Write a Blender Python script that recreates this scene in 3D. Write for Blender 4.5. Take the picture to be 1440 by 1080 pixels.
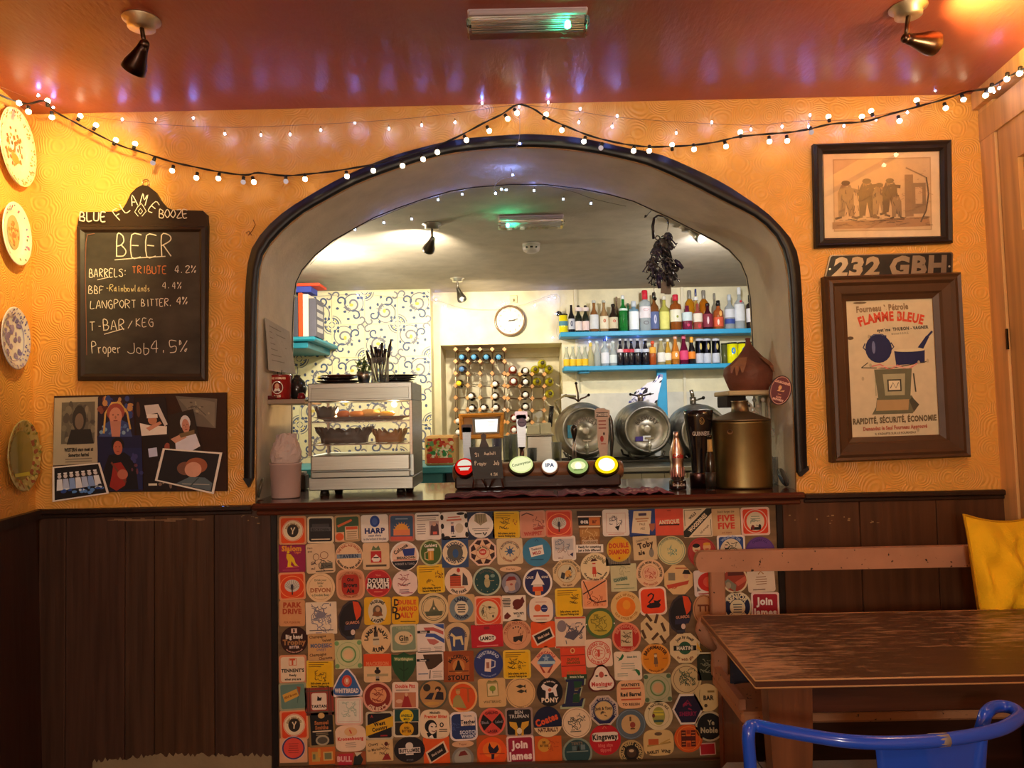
import bpy,bmesh,math,random
from mathutils import Vector,Matrix
from mathutils.geometry import tessellate_polygon
random.seed(7)
PI=math.pi
D=bpy.data
col=bpy.context.scene.collection
for o in list(D.objects): D.objects.remove(o)
R=random.uniform
# ---------------------------------------------------------------- camera
F=1040.0
CAM=Vector((0,0,1.36))
q=Vector((2,-45,-F)).normalized()
ro=math.radians(1.2)
xc=Vector((math.cos(ro),math.sin(ro),0));xc=(xc-q*xc.dot(q)).normalized()
zc=xc.cross(q)
Mwc=Matrix((xc,q,zc)).transposed()          # world axes seen in the camera frame
Mcw=Mwc.transposed()
cd=D.cameras.new('camera');cam=D.objects.new('camera',cd);col.objects.link(cam)
cd.sensor_width=36;cd.lens=F/1440*36;cd.clip_start=.05
cam.matrix_world=Matrix.Translation(CAM)@Mcw.to_4x4()
sc=bpy.context.scene;sc.camera=cam
def ray(px,py): return Mcw@Vector((px-720,540-py,-F))
def W(px,py,Y):
 r=ray(px,py);return CAM+r*(Y/r.y)
def WZ(px,py,z):
 r=ray(px,py);return CAM+r*((z-CAM.z)/r.z)
def WP(px,py,p0,n):
 r=ray(px,py);return CAM+r*((p0-CAM).dot(n)/r.dot(n))
# ---------------------------------------------------------------- world, lights, exposure
vs=sc.view_settings
vs.view_transform='Standard';vs.look='None';vs.exposure=0.0;vs.gamma=1.0;vs.use_curve_mapping=False
sc.display_settings.display_device='sRGB'
w=D.worlds.new('world');sc.world=w;w.use_nodes=True
w.node_tree.nodes['Background'].inputs[0].default_value=(.9,.6,.4,1)
w.node_tree.nodes['Background'].inputs[1].default_value=.02
def lamp(name,kind,loc,power,color,size=.05,rot=None,spot=None,blend=.6):
 l=D.lights.new(name,kind);l.energy=power;l.color=color
 if kind=='AREA': l.size=size
 else: l.shadow_soft_size=size
 if spot: l.spot_size=math.radians(spot);l.spot_blend=blend
 o=D.objects.new(name,l);col.objects.link(o);o.location=loc
 if rot is not None:
  o.rotation_euler=(Vector(rot)-Vector(loc)).to_track_quat('-Z','Y').to_euler()
 return o
WARM=(1,.72,.42);NEUT=(1,.86,.66)
lamp('room_lamp_rear','POINT',(.35,.3,2.3),17,(1,.93,.80),.07)
lamp('rear_low_fill','POINT',(-.25,-1.5,1.55),84,(1,.94,.80),.14)  # unseen low fill added behind the camera to brighten mats and bench
lamp('right_wall_fill','POINT',(1.32,1.72,2.16),10,(1,.76,.40),.05)  # unseen general light added out of view to brighten the right wall
# the two aimed ceiling spots in view: left one at the corner and its plates, right one up at the ceiling
lamp('spot_beam_left','SPOT',W(184,112,2.1),56,(1,.74,.28),.03,rot=W(10,300,2.5),spot=92,blend=1)
lamp('spot_beam_right','SPOT',W(1326,62,1.95),75,(1,.68,.2),.02,rot=(1.52,1.93,2.5),spot=110,blend=1)
# ceiling spots of the room behind the arch, then unseen lights without fixtures
lamp('back_beam_left','SPOT',W(600,350,3.78),95,NEUT,.02,rot=W(572,336,4.15),spot=104,blend=1)
lamp('back_beam_niche','SPOT',W(655,422,4.95),62,(1,.85,.6),.02,rot=W(690,510,5.9),spot=110,blend=1)
lamp('back_beam_shelves','SPOT',W(992,332,3.9),95,(.96,.96,1),.02,rot=W(940,500,5.7),spot=72,blend=1)
lamp('back_fill_left','POINT',(-1.1,4.3,2.1),26,(1,.9,.68),.05)  # unseen light on the left of the back room, no fixture
lamp('back_fill_tiles','SPOT',(-.9,4.6,2.2),38,(1,.92,.74),.04,rot=(-.95,5.55,1.8),spot=100,blend=1)  # unseen light aimed at the tiled wall, no fixture
lamp('back_fill_casks','POINT',(1.35,4.0,2.1),15,(1,.93,.82),.05)  # unseen light on the cask side, no fixture
# ---------------------------------------------------------------- materials (colour comes from the 'Col' attribute of each mesh)
def lin(c): return c/12.92 if c <= .04045 else ((c+.055)/1.055) ** 2.4
_hc={}
def H(s,k=1.0):
 if not isinstance(s,str): return tuple(s)+(1,) if len(s)==3 else tuple(s)
 r=_hc.get((s,k))
 if r is None:
  t=s if len(s)==6 else ''.join(a+a for a in s)
  r=tuple(lin(int(t[i:i+2],16)/255)*k for i in (0,2,4))+(1,)
  _hc[(s,k)]=r
 return r
def newmat(name):
 m=D.materials.new(name);m.use_nodes=True
 nt=m.node_tree;return m,nt,nt.nodes['Principled BSDF']
def node(nt,kind,**kw):
 n=nt.nodes.new(kind)
 for k,v in kw.items():
  if k.startswith('i_'): n.inputs[int(k[2:])].default_value=v
  else: setattr(n,k,v)
 return n
MATS={}
def attr(nt):
 n=nt.nodes.new('ShaderNodeAttribute');n.attribute_name='Col';return n.outputs['Color']
def basic(key,rough=.5,metal=0,bump=0,bscale=60,stain=0,sscale=9,trans=0,coat=0,ior=1.45,stretch=None):
 m,nt,b=newmat(key);L=nt.links.new
 c=attr(nt)
 b.inputs['Roughness'].default_value=rough;b.inputs['Metallic'].default_value=metal
 b.inputs['Coat Weight'].default_value=coat;b.inputs['IOR'].default_value=ior
 if trans: b.inputs['Transmission Weight'].default_value=trans
 tc=node(nt,'ShaderNodeTexCoord')
 co=tc.outputs['Object']
 if stretch:
  mp=node(nt,'ShaderNodeMapping');mp.inputs['Scale'].default_value=stretch
  L(co,mp.inputs['Vector']);co=mp.outputs[0]
 if stain:
  n=node(nt,'ShaderNodeTexNoise');n.inputs['Scale'].default_value=sscale;n.inputs['Detail'].default_value=5
  L(co,n.inputs['Vector'])
  mr=node(nt,'ShaderNodeMapRange');mr.inputs[1].default_value=.3;mr.inputs[2].default_value=.7
  mr.inputs[3].default_value=1-stain;mr.inputs[4].default_value=1+stain*.6
  L(n.outputs[0],mr.inputs[0])
  mx=node(nt,'ShaderNodeVectorMath',operation='SCALE');L(c,mx.inputs[0]);L(mr.outputs[0],mx.inputs['Scale'])
  c=mx.outputs[0]
 L(c,b.inputs['Base Color'])
 if bump:
  n=node(nt,'ShaderNodeTexNoise');n.inputs['Scale'].default_value=bscale;n.inputs['Detail'].default_value=3
  L(co,n.inputs['Vector'])
  bp=node(nt,'ShaderNodeBump');bp.inputs['Strength'].default_value=bump;bp.inputs['Distance'].default_value=.01
  L(n.outputs[0],bp.inputs['Height']);L(bp.outputs[0],b.inputs['Normal'])
 MATS[key]=m;return m
basic('card',.62,stain=.07,sscale=30)
basic('slate',.75,stain=.55,sscale=7,stretch=(1,1,1.6))
basic('matt',.85,bump=.15,stain=.12)
basic('paint',.45,bump=.12,bscale=30,stain=.1)
basic('gloss',.16,coat=.3)
basic('metal',.28,1,stain=.12,sscale=20)
basic('brushed',.34,1,stain=.12,sscale=6,stretch=(2,2,60),bump=.05)
basic('brass',.45,1,stain=.25,sscale=7,bump=.08,bscale=12)
basic('cask',.42,1,stain=.45,sscale=9,bump=.25,bscale=14)
basic('leather',.6,bump=.6,bscale=22,stain=.35)
basic('fabric',.9,bump=.35,bscale=220,stain=.1,sscale=5)
basic('bottle',.08,trans=.55,ior=1.35)
basic('glass',.03,trans=1,ior=1.25)
basic('wood',.42,bump=.2,bscale=3,stain=.42,sscale=3,stretch=(1,5,12),coat=.1)
basic('woodz',.42,bump=.2,bscale=3,stain=.3,sscale=3,stretch=(14,5,.8),coat=.1)
basic('pine',.4,bump=.1,bscale=3,stain=.25,sscale=2.5,stretch=(6,14,.8))
# paint with dark chips
m=basic('chipped',.45,bump=.15,bscale=30,stain=.12);nt=m.node_tree;L=nt.links.new;b=nt.nodes['Principled BSDF']
n=node(nt,'ShaderNodeTexNoise');n.inputs['Scale'].default_value=55;n.inputs['Detail'].default_value=4;L(nt.nodes['Texture Coordinate'].outputs['Object'],n.inputs[0])
cr=node(nt,'ShaderNodeValToRGB');cr.color_ramp.elements[0].position=.66;cr.color_ramp.elements[1].position=.69;L(n.outputs[0],cr.inputs[0])
mx=node(nt,'ShaderNodeMix',data_type='RGBA');mx.inputs['B'].default_value=(.03,.014,.01,1);L(b.inputs['Base Color'].links[0].from_socket,mx.inputs['A']);L(cr.outputs[0],mx.inputs['Factor']);L(mx.outputs['Result'],b.inputs['Base Color'])
# thin clear glassware
m,nt,b=newmat('clear');L=nt.links.new;tr=node(nt,'ShaderNodeBsdfTransparent');L(attr(nt),tr.inputs[0]);gl=node(nt,'ShaderNodeBsdfPrincipled');gl.inputs['Roughness'].default_value=.06;gl.inputs['Base Color'].default_value=(.5,.5,.48,1)
ms=node(nt,'ShaderNodeMixShader');lw=node(nt,'ShaderNodeLayerWeight');lw.inputs[0].default_value=.28;L(lw.outputs['Facing'],ms.inputs[0]);L(tr.outputs[0],ms.inputs[1]);L(gl.outputs[0],ms.inputs[2]);L(ms.outputs[0],nt.nodes['Material Output'].inputs[0]);MATS['clear']=m
# emission: colour value above 1 is brightness
m,nt,b=newmat('light');e=node(nt,'ShaderNodeEmission');nt.links.new(attr(nt),e.inputs[0])
nt.links.new(e.outputs[0],nt.nodes['Material Output'].inputs[0]);MATS['light']=m
# clear thin glass sheet
m,nt,b=newmat('pane');tr=node(nt,'ShaderNodeBsdfTransparent');gl=node(nt,'ShaderNodeBsdfGlossy');gl.inputs['Roughness'].default_value=.02
ms=node(nt,'ShaderNodeMixShader');fr=node(nt,'ShaderNodeFresnel');fr.inputs[0].default_value=1.45
nt.links.new(fr.outputs[0],ms.inputs[0]);nt.links.new(tr.outputs[0],ms.inputs[1]);nt.links.new(gl.outputs[0],ms.inputs[2])
nt.links.new(ms.outputs[0],nt.nodes['Material Output'].inputs[0]);MATS['pane']=m
# worn dark table varnish
m,nt,b=newmat('worn');L=nt.links.new
tc=node(nt,'ShaderNodeTexCoord');mp=node(nt,'ShaderNodeMapping');mp.inputs['Scale'].default_value=(2.6,15,9);L(tc.outputs['Object'],mp.inputs[0])
n1=node(nt,'ShaderNodeTexNoise');n1.inputs['Scale'].default_value=5;n1.inputs['Detail'].default_value=12;n1.inputs['Roughness'].default_value=.72;L(mp.outputs[0],n1.inputs[0])
n2=node(nt,'ShaderNodeTexNoise');n2.inputs['Scale'].default_value=1.6;n2.inputs['Detail'].default_value=2;L(tc.outputs['Object'],n2.inputs[0])
ad=node(nt,'ShaderNodeMath',operation='ADD');ml=node(nt,'ShaderNodeMath',operation='MULTIPLY');ml.inputs[1].default_value=.7
L(n2.outputs[0],ml.inputs[0]);L(n1.outputs[0],ad.inputs[0]);L(ml.outputs[0],ad.inputs[1])
cr=node(nt,'ShaderNodeValToRGB');cr.color_ramp.elements[0].position=.82;cr.color_ramp.elements[1].position=.99
cr.color_ramp.elements[0].color=(.058,.024,.012,1);cr.color_ramp.elements[1].color=(.42,.24,.13,1)
L(ad.outputs[0],cr.inputs[0]);L(cr.outputs[0],b.inputs['Base Color'])
b.inputs['Roughness'].default_value=.33
bp=node(nt,'ShaderNodeBump');bp.inputs['Strength'].default_value=.12;bp.inputs['Distance'].default_value=.004;L(n1.outputs[0],bp.inputs['Height']);L(bp.outputs[0],b.inputs['Normal'])
MATS['worn']=m
# embossed fan-pattern wallpaper, painted orange
def fanpaper(key,base,base2,strength=.55):
 m,nt,b=newmat(key);L=nt.links.new
 tc=node(nt,'ShaderNodeTexCoord')
 nz=node(nt,'ShaderNodeTexNoise');nz.inputs['Scale'].default_value=5;nz.inputs['Detail'].default_value=2;L(tc.outputs['Object'],nz.inputs[0])
 va=node(nt,'ShaderNodeVectorMath',operation='SCALE');va.inputs['Scale'].default_value=.05;L(nz.outputs['Color'],va.inputs[0])
 vb=node(nt,'ShaderNodeVectorMath',operation='ADD');L(tc.outputs['Object'],vb.inputs[0]);L(va.outputs[0],vb.inputs[1])
 vo=node(nt,'ShaderNodeTexVoronoi');vo.inputs['Scale'].default_value=11.5;L(vb.outputs[0],vo.inputs['Vector'])
 mu=node(nt,'ShaderNodeMath',operation='MULTIPLY');mu.inputs[1].default_value=74;L(vo.outputs['Distance'],mu.inputs[0])
 si=node(nt,'ShaderNodeMath',operation='SINE');L(mu.outputs[0],si.inputs[0])
 bp=node(nt,'ShaderNodeBump');bp.inputs['Strength'].default_value=strength;bp.inputs['Distance'].default_value=.0028
 L(si.outputs[0],bp.inputs['Height']);L(bp.outputs[0],b.inputs['Normal'])
 n2=node(nt,'ShaderNodeTexNoise');n2.inputs['Scale'].default_value=2.2;n2.inputs['Detail'].default_value=5;L(tc.outputs['Object'],n2.inputs[0])
 mx=node(nt,'ShaderNodeMix',data_type='RGBA');mx.inputs['A'].default_value=H(base);mx.inputs['B'].default_value=H(base2)
 mr=node(nt,'ShaderNodeMapRange');mr.inputs[1].default_value=.35;mr.inputs[2].default_value=.65;L(n2.outputs[0],mr.inputs[0]);L(mr.outputs[0],mx.inputs['Factor'])
 L(mx.outputs['Result'],b.inputs['Base Color']);b.inputs['Roughness'].default_value=.42
 MATS[key]=m
fanpaper('fanpaper','e0a04a','e3a64f',.3)
# glossy mottled red-brown ceiling
m,nt,b=newmat('ceilpaint');L=nt.links.new
tc=node(nt,'ShaderNodeTexCoord')
n1=node(nt,'ShaderNodeTexNoise');n1.inputs['Scale'].default_value=3;n1.inputs['Detail'].default_value=6;L(tc.outputs['Object'],n1.inputs[0])
cr=node(nt,'ShaderNodeValToRGB');cr.color_ramp.elements[0].position=.3;cr.color_ramp.elements[1].position=.75
cr.color_ramp.elements[0].color=H('8e4430');cr.color_ramp.elements[1].color=H('a4543a');L(n1.outputs[0],cr.inputs[0]);L(cr.outputs[0],b.inputs['Base Color'])
b.inputs['Roughness'].default_value=.38
mp=node(nt,'ShaderNodeMapping');mp.inputs['Scale'].default_value=(60,18,1);L(tc.outputs['Object'],mp.inputs[0])
n2=node(nt,'ShaderNodeTexNoise');n2.inputs['Scale'].default_value=1.4;n2.inputs['Detail'].default_value=4;L(mp.outputs[0],n2.inputs[0])
bp=node(nt,'ShaderNodeBump');bp.inputs['Strength'].default_value=.5;bp.inputs['Distance'].default_value=.003;L(n2.outputs[0],bp.inputs['Height']);L(bp.outputs[0],b.inputs['Normal'])
MATS['ceilpaint']=m
# ---------------------------------------------------------------- mesh builder
_boxf=None
def _hull(pts):
 bm=bmesh.new();vs_=[bm.verts.new(p) for p in pts]
 bmesh.ops.convex_hull(bm,input=vs_);bm.verts.index_update()
 bm.normal_update()
 f=[tuple(v.index for v in fc.verts) for fc in bm.faces];bm.free();return f
def chamfer_pts(x0,x1,y0,y1,z0,z1,b):
 out=[]
 for x,sx in ((x0,1),(x1,-1)):
  for y,sy in ((y0,1),(y1,-1)):
   for z,sz in ((z0,1),(z1,-1)):
    out+=[(x,y+sy*b,z+sz*b),(x+sx*b,y,z+sz*b),(x+sx*b,y+sy*b,z)]
 return out
CHF=_hull(chamfer_pts(-1,1,-1,1,-1,1,.2))
class MB:
 def __init__(s,T=None,m='paint'):
  s.v=[];s.f=[];s.c=[];s.s=[];s.mi=[];s.keys=[];s.T=T;s.m=m;s.lay=0
 def add(s,vs_,fs,c,smooth=False,T=None,m=None):
  m=m or s.m
  if m not in s.keys: s.keys.append(m)
  k=s.keys.index(m);n=len(s.v);T=T or s.T
  s.v+=[T(p) for p in vs_] if T else [Vector(p) for p in vs_]
  cols=c if isinstance(c,list) else None
  for i,f in enumerate(fs):
   s.f.append(tuple(n+a for a in f));s.c.append(H(cols[i]) if cols else H(c));s.s.append(smooth);s.mi.append(k)
  return s
 def box(s,x0,x1,y0,y1,z0,z1,c,b=0,**k):
  if b:
   b=min(b,abs(x1-x0)*.49,abs(y1-y0)*.49,abs(z1-z0)*.49)
   return s.add(chamfer_pts(x0,x1,y0,y1,z0,z1,b),CHF,c,**k)
  v=[(x,y,z) for x in (x0,x1) for y in (y0,y1) for z in (z0,z1)]
  return s.add(v,[(0,1,3,2),(4,6,7,5),(0,4,5,1),(2,3,7,6),(0,2,6,4),(1,5,7,3)],c,**k)
 def lathe(s,prof,c,o=(0,0,0),n=16,ax='z',cols=None,smooth=True,sq=1.0,**k):
  # prof: (radius, height); ax: direction the height runs along
  o=Vector(o)
  if isinstance(ax,str): A={'z': Vector((0,0,1)),'y': Vector((0,1,0)),'-y': Vector((0,-1,0)),'x': Vector((1,0,0))}[ax]
  else: A=Vector(ax).normalized()
  U=A.orthogonal().normalized() if abs(A.z)<.999 else Vector((1,0,0));V=A.cross(U)
  vs_=[];fs=[];cc=[]
  for r,h in prof:
   for i in range(n):
    a=2*PI*i/n;vs_.append(o+A*h+U*(r*math.cos(a))+V*(r*sq*math.sin(a)))
  for j in range(len(prof)-1):
   for i in range(n):
    fs.append((j*n+i,j*n+(i+1)%n,(j+1)*n+(i+1)%n,(j+1)*n+i));cc.append(cols[j] if cols else c)
  if prof[0][0]>1e-5: fs.append(tuple(range(n-1,-1,-1)));cc.append(cols[0] if cols else c)
  if prof[-1][0]>1e-5: fs.append(tuple((len(prof)-1)*n+i for i in range(n)));cc.append(cols[-1] if cols else c)
  return s.add(vs_,fs,cc,smooth,**k)
 def cyl(s,a,b,r,c,n=12,r2=None,**k):
  a=Vector(a);b=Vector(b);L=(b-a).length
  return s.lathe([(r,0),(r if r2 is None else r2,L)],c,a,n,(b-a),**k)
 def ball(s,o,r,c,n=10,rz=None,**k):
  rz=rz or r;m_=max(4,n // 2)
  return s.lathe([(r*math.sin(PI*j/m_)+(1e-6),-rz*math.cos(PI*j/m_)) for j in range(m_+1)],c,o,n,**k)
 def tube(s,pts,r,c,n=8,closed=False,**k):
  pts=[Vector(p) for p in pts];N=len(pts);vs_=[];fs=[]
  prev=None
  for i,p in enumerate(pts):
   if closed: t=pts[(i+1)%N]-pts[i-1]
   else: t=pts[min(i+1,N-1)]-pts[max(i-1,0)]
   t.normalize()
   if prev is None: U=t.orthogonal().normalized()
   else:
    U=prev-t*prev.dot(t)
    U=U.normalized() if U.length>1e-6 else t.orthogonal().normalized()
   prev=U;V=t.cross(U);rr=r[i] if isinstance(r,(list,tuple)) else r
   for j in range(n):
    a=2*PI*j/n;vs_.append(p+U*(rr*math.cos(a))+V*(rr*math.sin(a)))
  for i in range(N if closed else N-1):
   i2=(i+1)%N
   for j in range(n): fs.append((i*n+j,i*n+(j+1)%n,i2*n+(j+1)%n,i2*n+j))
  if not closed: fs.append(tuple(range(n-1,-1,-1)));fs.append(tuple((N-1)*n+j for j in range(n)))
  return s.add(vs_,fs,c,True,**k)
 def prism(s,poly,w0,w1,c,side=None,holes=None,**k):
  # poly in (u, v); extruded along w; T or default maps (u,v,w) -> (u,-w,v)
  loops=[list(poly)]+[list(h) for h in (holes or [])]
  vs_=[];fs=[];cc=[];flat=[p for L_ in loops for p in L_];n=len(flat)
  for w_ in (w0,w1): vs_+=[(p[0],p[1],w_) for p in flat]
  tess=tessellate_polygon([[Vector((p[0],p[1],0)) for p in L_] for L_ in loops])
  for t in tess:
   fs.append(tuple(n+i for i in t));cc.append(c);fs.append(tuple(reversed(t)));cc.append(side or c)
  b_=0
  for L_ in loops:
   m_=len(L_)
   for i in range(m_):
    j=(i+1)%m_;fs.append((b_+i,b_+j,n+b_+j,n+b_+i));cc.append(side or c)
   b_+=m_
  T=k.pop('T',None) or s.T or (lambda p: Vector((p[0],-p[2],p[1])))
  return s.add(vs_,fs,cc,T=T,**k)
 # ---- flat print on a (u,v,w) frame
 def flat(s,poly,c,**k):
  s.lay+=1;w_=s.w0+s.lay*s.dw
  t=tessellate_polygon([[Vector((p[0],p[1],0)) for p in poly]])
  return s.add([(p[0],p[1],w_) for p in poly],[tuple(a) for a in t],c,**k)
 w0=.0021;dw=.00003
 def rect(s,x,y,w_,h,c,rot=0):
  ca,sa=math.cos(math.radians(rot)),math.sin(math.radians(rot))
  return s.flat([(x+a*w_/2*ca-b*h/2*sa,y+a*w_/2*sa+b*h/2*ca) for a,b in ((-1,-1),(1,-1),(1,1),(-1,1))],c)
 def oval(s,x,y,rx,ry,c,n=24,a0=0,a1=360):
  return s.flat([(x+rx*math.cos(math.radians(a0+(a1-a0)*i/n)),y+ry*math.sin(math.radians(a0+(a1-a0)*i/n))) for i in range(n+(a1-a0 != 360))],c)
 def ring(s,x,y,rx,ry,th,c,n=28):
  s.lay+=1;w_=s.w0+s.lay*s.dw;vs_=[]
  for k in (0,1):
   for i in range(n):
    a=2*PI*i/n;vs_.append((x+(rx-k*th)*math.cos(a),y+(ry-k*th)*math.sin(a),w_))
  return s.add(vs_,[(i,(i+1)%n,n+(i+1)%n,n+i) for i in range(n)],c)
 def line(s,pts,th,c):
  s.lay+=1;w_=s.w0+s.lay*s.dw;vs_=[];fs=[];N=len(pts)
  for i,p in enumerate(pts):
   a=pts[max(i-1,0)];b_=pts[min(i+1,N-1)]
   dx,dy=b_[0]-a[0],b_[1]-a[1];l=math.hypot(dx,dy) or 1
   nx,ny=-dy/l*th/2,dx/l*th/2
   vs_+=[(p[0]+nx,p[1]+ny,w_),(p[0]-nx,p[1]-ny,w_)]
  for i in range(N-1): fs.append((2*i,2*i+1,2*i+3,2*i+2))
  return s.add(vs_,fs,c)
 def text(s,t,x,y,size,c,rot=0,bold=.02,sx=1,al='c',asp=1):
  # size is cap height; asp = unit ratio (v unit / u unit)
  k=size/CAPH;adv=[glyph(ch,bold)[2]*k*sx for ch in t];tot=sum(adv)
  u={'c':-tot/2,'l': 0,'r':-tot}[al];ca,sa=math.cos(math.radians(rot)),math.sin(math.radians(rot))
  s.lay+=1;w_=s.w0+s.lay*s.dw
  for ch,ad_ in zip(t,adv):
   gv,gf,_=glyph(ch,bold)
   if gf: s.add([(x+(u+a*k*sx)*ca*asp-(b_*k-size/2)*sa*asp,y+(u+a*k*sx)*sa+(b_*k-size/2)*ca,w_) for a,b_ in gv],gf,c)
   u+=ad_
  return s
 def arc(s,t,x,y,r,size,c,mid=90,bold=.02,sx=1,ry=None,asp=1):
  # mid: angle of the middle letter; mid < 0 writes along the bottom, upright
  k=size/CAPH;adv=[glyph(ch,bold)[2]*k*sx for ch in t];tot=sum(adv);bot=mid<0
  s.lay+=1;w_=s.w0+s.lay*s.dw;u=-tot/2
  for ch,ad_ in zip(t,adv):
   ph=(u+ad_/2)/r;a=math.radians(mid)+(ph if bot else-ph)
   ct,st=math.cos(a),math.sin(a);rt=a+(PI/2 if bot else-PI/2)
   cr_,sr_=math.cos(rt),math.sin(rt);gv,gf,_=glyph(ch,bold)
   if gf: s.add([(x+(r*ct+(p*k*sx-ad_/2)*cr_-(b_*k-size/2)*sr_)*asp,y+(ry or r)/r*(r*st)+(p*k*sx-ad_/2)*sr_+(b_*k-size/2)*cr_,w_) for p,b_ in gv],gf,c)
   u+=ad_
  return s
 def lines(s,x,y,w_,n,gap,c,th=.05,jit=.25):
  for i in range(n):
   ww=w_*(1-R(0,jit));s.rect(x,y-i*gap,ww,th,c)
  return s
 # ---- finish
 def build(s,name,parent=None,origin=None,label=None):
  me=D.meshes.new(name)
  if parent is not None: o_=ORG[parent]
  elif origin is not None: o_=Vector(origin)
  else:
   xs=[v.x for v in s.v];ys=[v.y for v in s.v];zs=[v.z for v in s.v]
   o_=Vector(((min(xs)+max(xs))/2,(min(ys)+max(ys))/2,min(zs)))
  me.from_pydata([tuple(v-o_) for v in s.v],[],s.f)
  for k in s.keys: me.materials.append(MATS[k])
  at=me.color_attributes.new('Col','FLOAT_COLOR','CORNER')
  buf=[]
  for p,c in zip(me.polygons,s.c): buf+=list(c)*p.loop_total
  at.data.foreach_set('color',buf)
  me.polygons.foreach_set('material_index',s.mi);me.polygons.foreach_set('use_smooth',s.s)
  me.update();me.validate()
  ob=D.objects.new(name,me);col.objects.link(ob)
  ORG[ob]=o_
  if parent is None: ob.location=o_
  else: ob.parent=parent
  if label: ob['label']=label
  return ob
 def thing(s,name,label,cat,group=None,origin=None):
  return tag(s.build(name,origin=origin),label,cat,group)
 def struct(s,name,parent=None):
  o=s.build(name,parent,origin=(0,0,0))
  if parent is None: o['kind']='structure'
  return o
ORG={}
def tag(o,label,cat,group=None):
 o['label']=label;o['category']=cat
 if group: o['group']=group
 return o
def empty(name,label,cat,loc,group=None):
 o=D.objects.new(name,None);col.objects.link(o);o.location=loc;ORG[o]=Vector(loc);o.empty_display_size=.05
 return tag(o,label,cat,group)
def clone(src,name,loc=None,parent=None,delta=None):
 o=src.copy();col.objects.link(o);o.name=name;o.parent=parent
 o.location=loc if loc is not None else src.location
 for k in ('label','category','group'):
  if k in o and parent is not None: del o[k]
 return o
# glyph cache from the built-in font
_gl={}
_fc=D.curves.new('lettering','FONT');_fc.resolution_u=2;_fo=D.objects.new('lettering',_fc);col.objects.link(_fo)
def _mesh(txt,bold):
 _fc.body=txt;_fc.offset=bold
 dg=bpy.context.evaluated_depsgraph_get();dg.update()
 ev=_fo.evaluated_get(dg);me=ev.to_mesh()
 v=[(a.co.x,a.co.y) for a in me.vertices];f=[tuple(p.vertices) for p in me.polygons];ev.to_mesh_clear();return v,f
_b0=_mesh('||',0)[0];_b0=max(a[0] for a in _b0)-min(a[0] for a in _b0)
CAPH=max(a[1] for a in _mesh('H',0)[0])
def glyph(ch,bold=.02):
 g=_gl.get((ch,bold))
 if g is None and not _gl.get('live',1): return ([],[],.3)
 if g is None:
  w_=[a[0] for a in _mesh('|'+ch+'|',0)[0]];adv=max(w_)-min(w_)-_b0+bold
  v,f=_mesh(ch,bold) if ch != ' ' else ([],[])
  g=_gl[(ch,bold)]=(v,f,adv)
 return g
for ch in [chr(i) for i in range(33,127)]+list(' éèàÉô£'):
 for b_ in (0,.02,.05): glyph(ch,b_)
D.objects.remove(_fo);_gl['live']=0
def PXF(Y):     # frame whose u, v are the photograph's pixels laid onto the real plane at depth Y
 return lambda p: W(p[0],p[1],Y)+Vector((0,-p[2],0))
def M_(Y): return Y/F
# ================================================================ SETTING
YF,YA,YB=2.60,3.015,5.80         # bar wall face, its rear face, back wall
ZC,ZB,ZCT=2.475,2.345,1.086      # ceilings and counter top
def N_(pts): return [(p[0],-p[1]) for p in pts]
OUT_IN=[(359,690),(360,560),(361,450),(363,400),(367,368),(377,347),(398,323),(427.5,299),(464.5,278),(495.6,261),(534.4,245.5),(573,232),(620,218.4),(658,212.2),(717,207.6),(775,207.8),(833,214.6),(880,224.3),(918,235),(976.6,261.5),(1015.6,281.4),(1054.5,301),(1074,314.2),(1093,335),(1103,359),(1109,394),(1113,470),(1115,550),(1119.5,664),(1120,690)]
OUT_OUT=[(352,684),(344,672),(343,560),(345,450),(346.5,400),(351,362),(361,339),(384,312),(411,291),(443,271.5),(478,252),(527,230),(563.6,216.4),(620,201.8),(658,195.2),(717,190.6),(746,189.6),(814,194.5),(880,209),(926,217.5),(976.6,239),(1015.6,258),(1046.7,278),(1074,297),(1093,315),(1111,336),(1121.5,361),(1125.4,394.5),(1129,470),(1131,545),(1134,655),(1123.5,668)]
LT,LB=W(41,140,YF),W(58,1130,YF)      # left corner, top and bottom
LT.z=ZC;LB.z=0
RT,RB=W(1385,130,YF),W(1424,760,YF);RT.z=ZC;k_=(RB.x-RT.x)/(RT.z-RB.z);RB=Vector((RT.x+k_*ZC,YF,0))
arch=[W(x,y,YF) for x,y in OUT_IN]
# wall face with the arched opening; outline runs round floor level, opening cut down to the bar counter
op=[(p.x,p.z) for p in arch];op[0]=(op[0][0],1.05);op[-1]=(op[-1][0],1.05)
XZ=lambda Y: (lambda p: Vector((p[0],Y-p[2],p[1])))
mb=MB(XZ(YF),'fanpaper')
mb.prism([(LB.x,0),(RB.x,0),(RT.x,ZC),(LT.x,ZC)],0,-.012,'fff',holes=[op])
wall=mb.struct('wall_front')
# core of the thick wall, with the plastered reveal (soffit) of the arch
mb=MB(None,'matt')
cr_='cfc3ac';n=len(arch);opv=[Vector((p[0],YF-.001,p[1])) for p in op]
vv=opv+[v+Vector((0,YA-YF,0)) for v in opv]
mb.add(vv,[(i,i+1,n+i+1,n+i) for i in range(n-1)],cr_,True)
mb.struct('trim_1',None).name='trim_1'
mb=MB(XZ(YA),'matt');mb.prism([(-2.6,0),(2.6,0),(2.6,ZC),(-2.6,ZC)],0,-.02,'d8ccb0',holes=[op]);mb.struct('wall_divider')
# thin dark edge at the far rim of the arch
mb=MB(None,'paint');mb.tube([v+Vector((0,YA-YF+.004,0)) for v in opv],.0035,'241c1a',6);mb.struct('trim_2')
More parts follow.
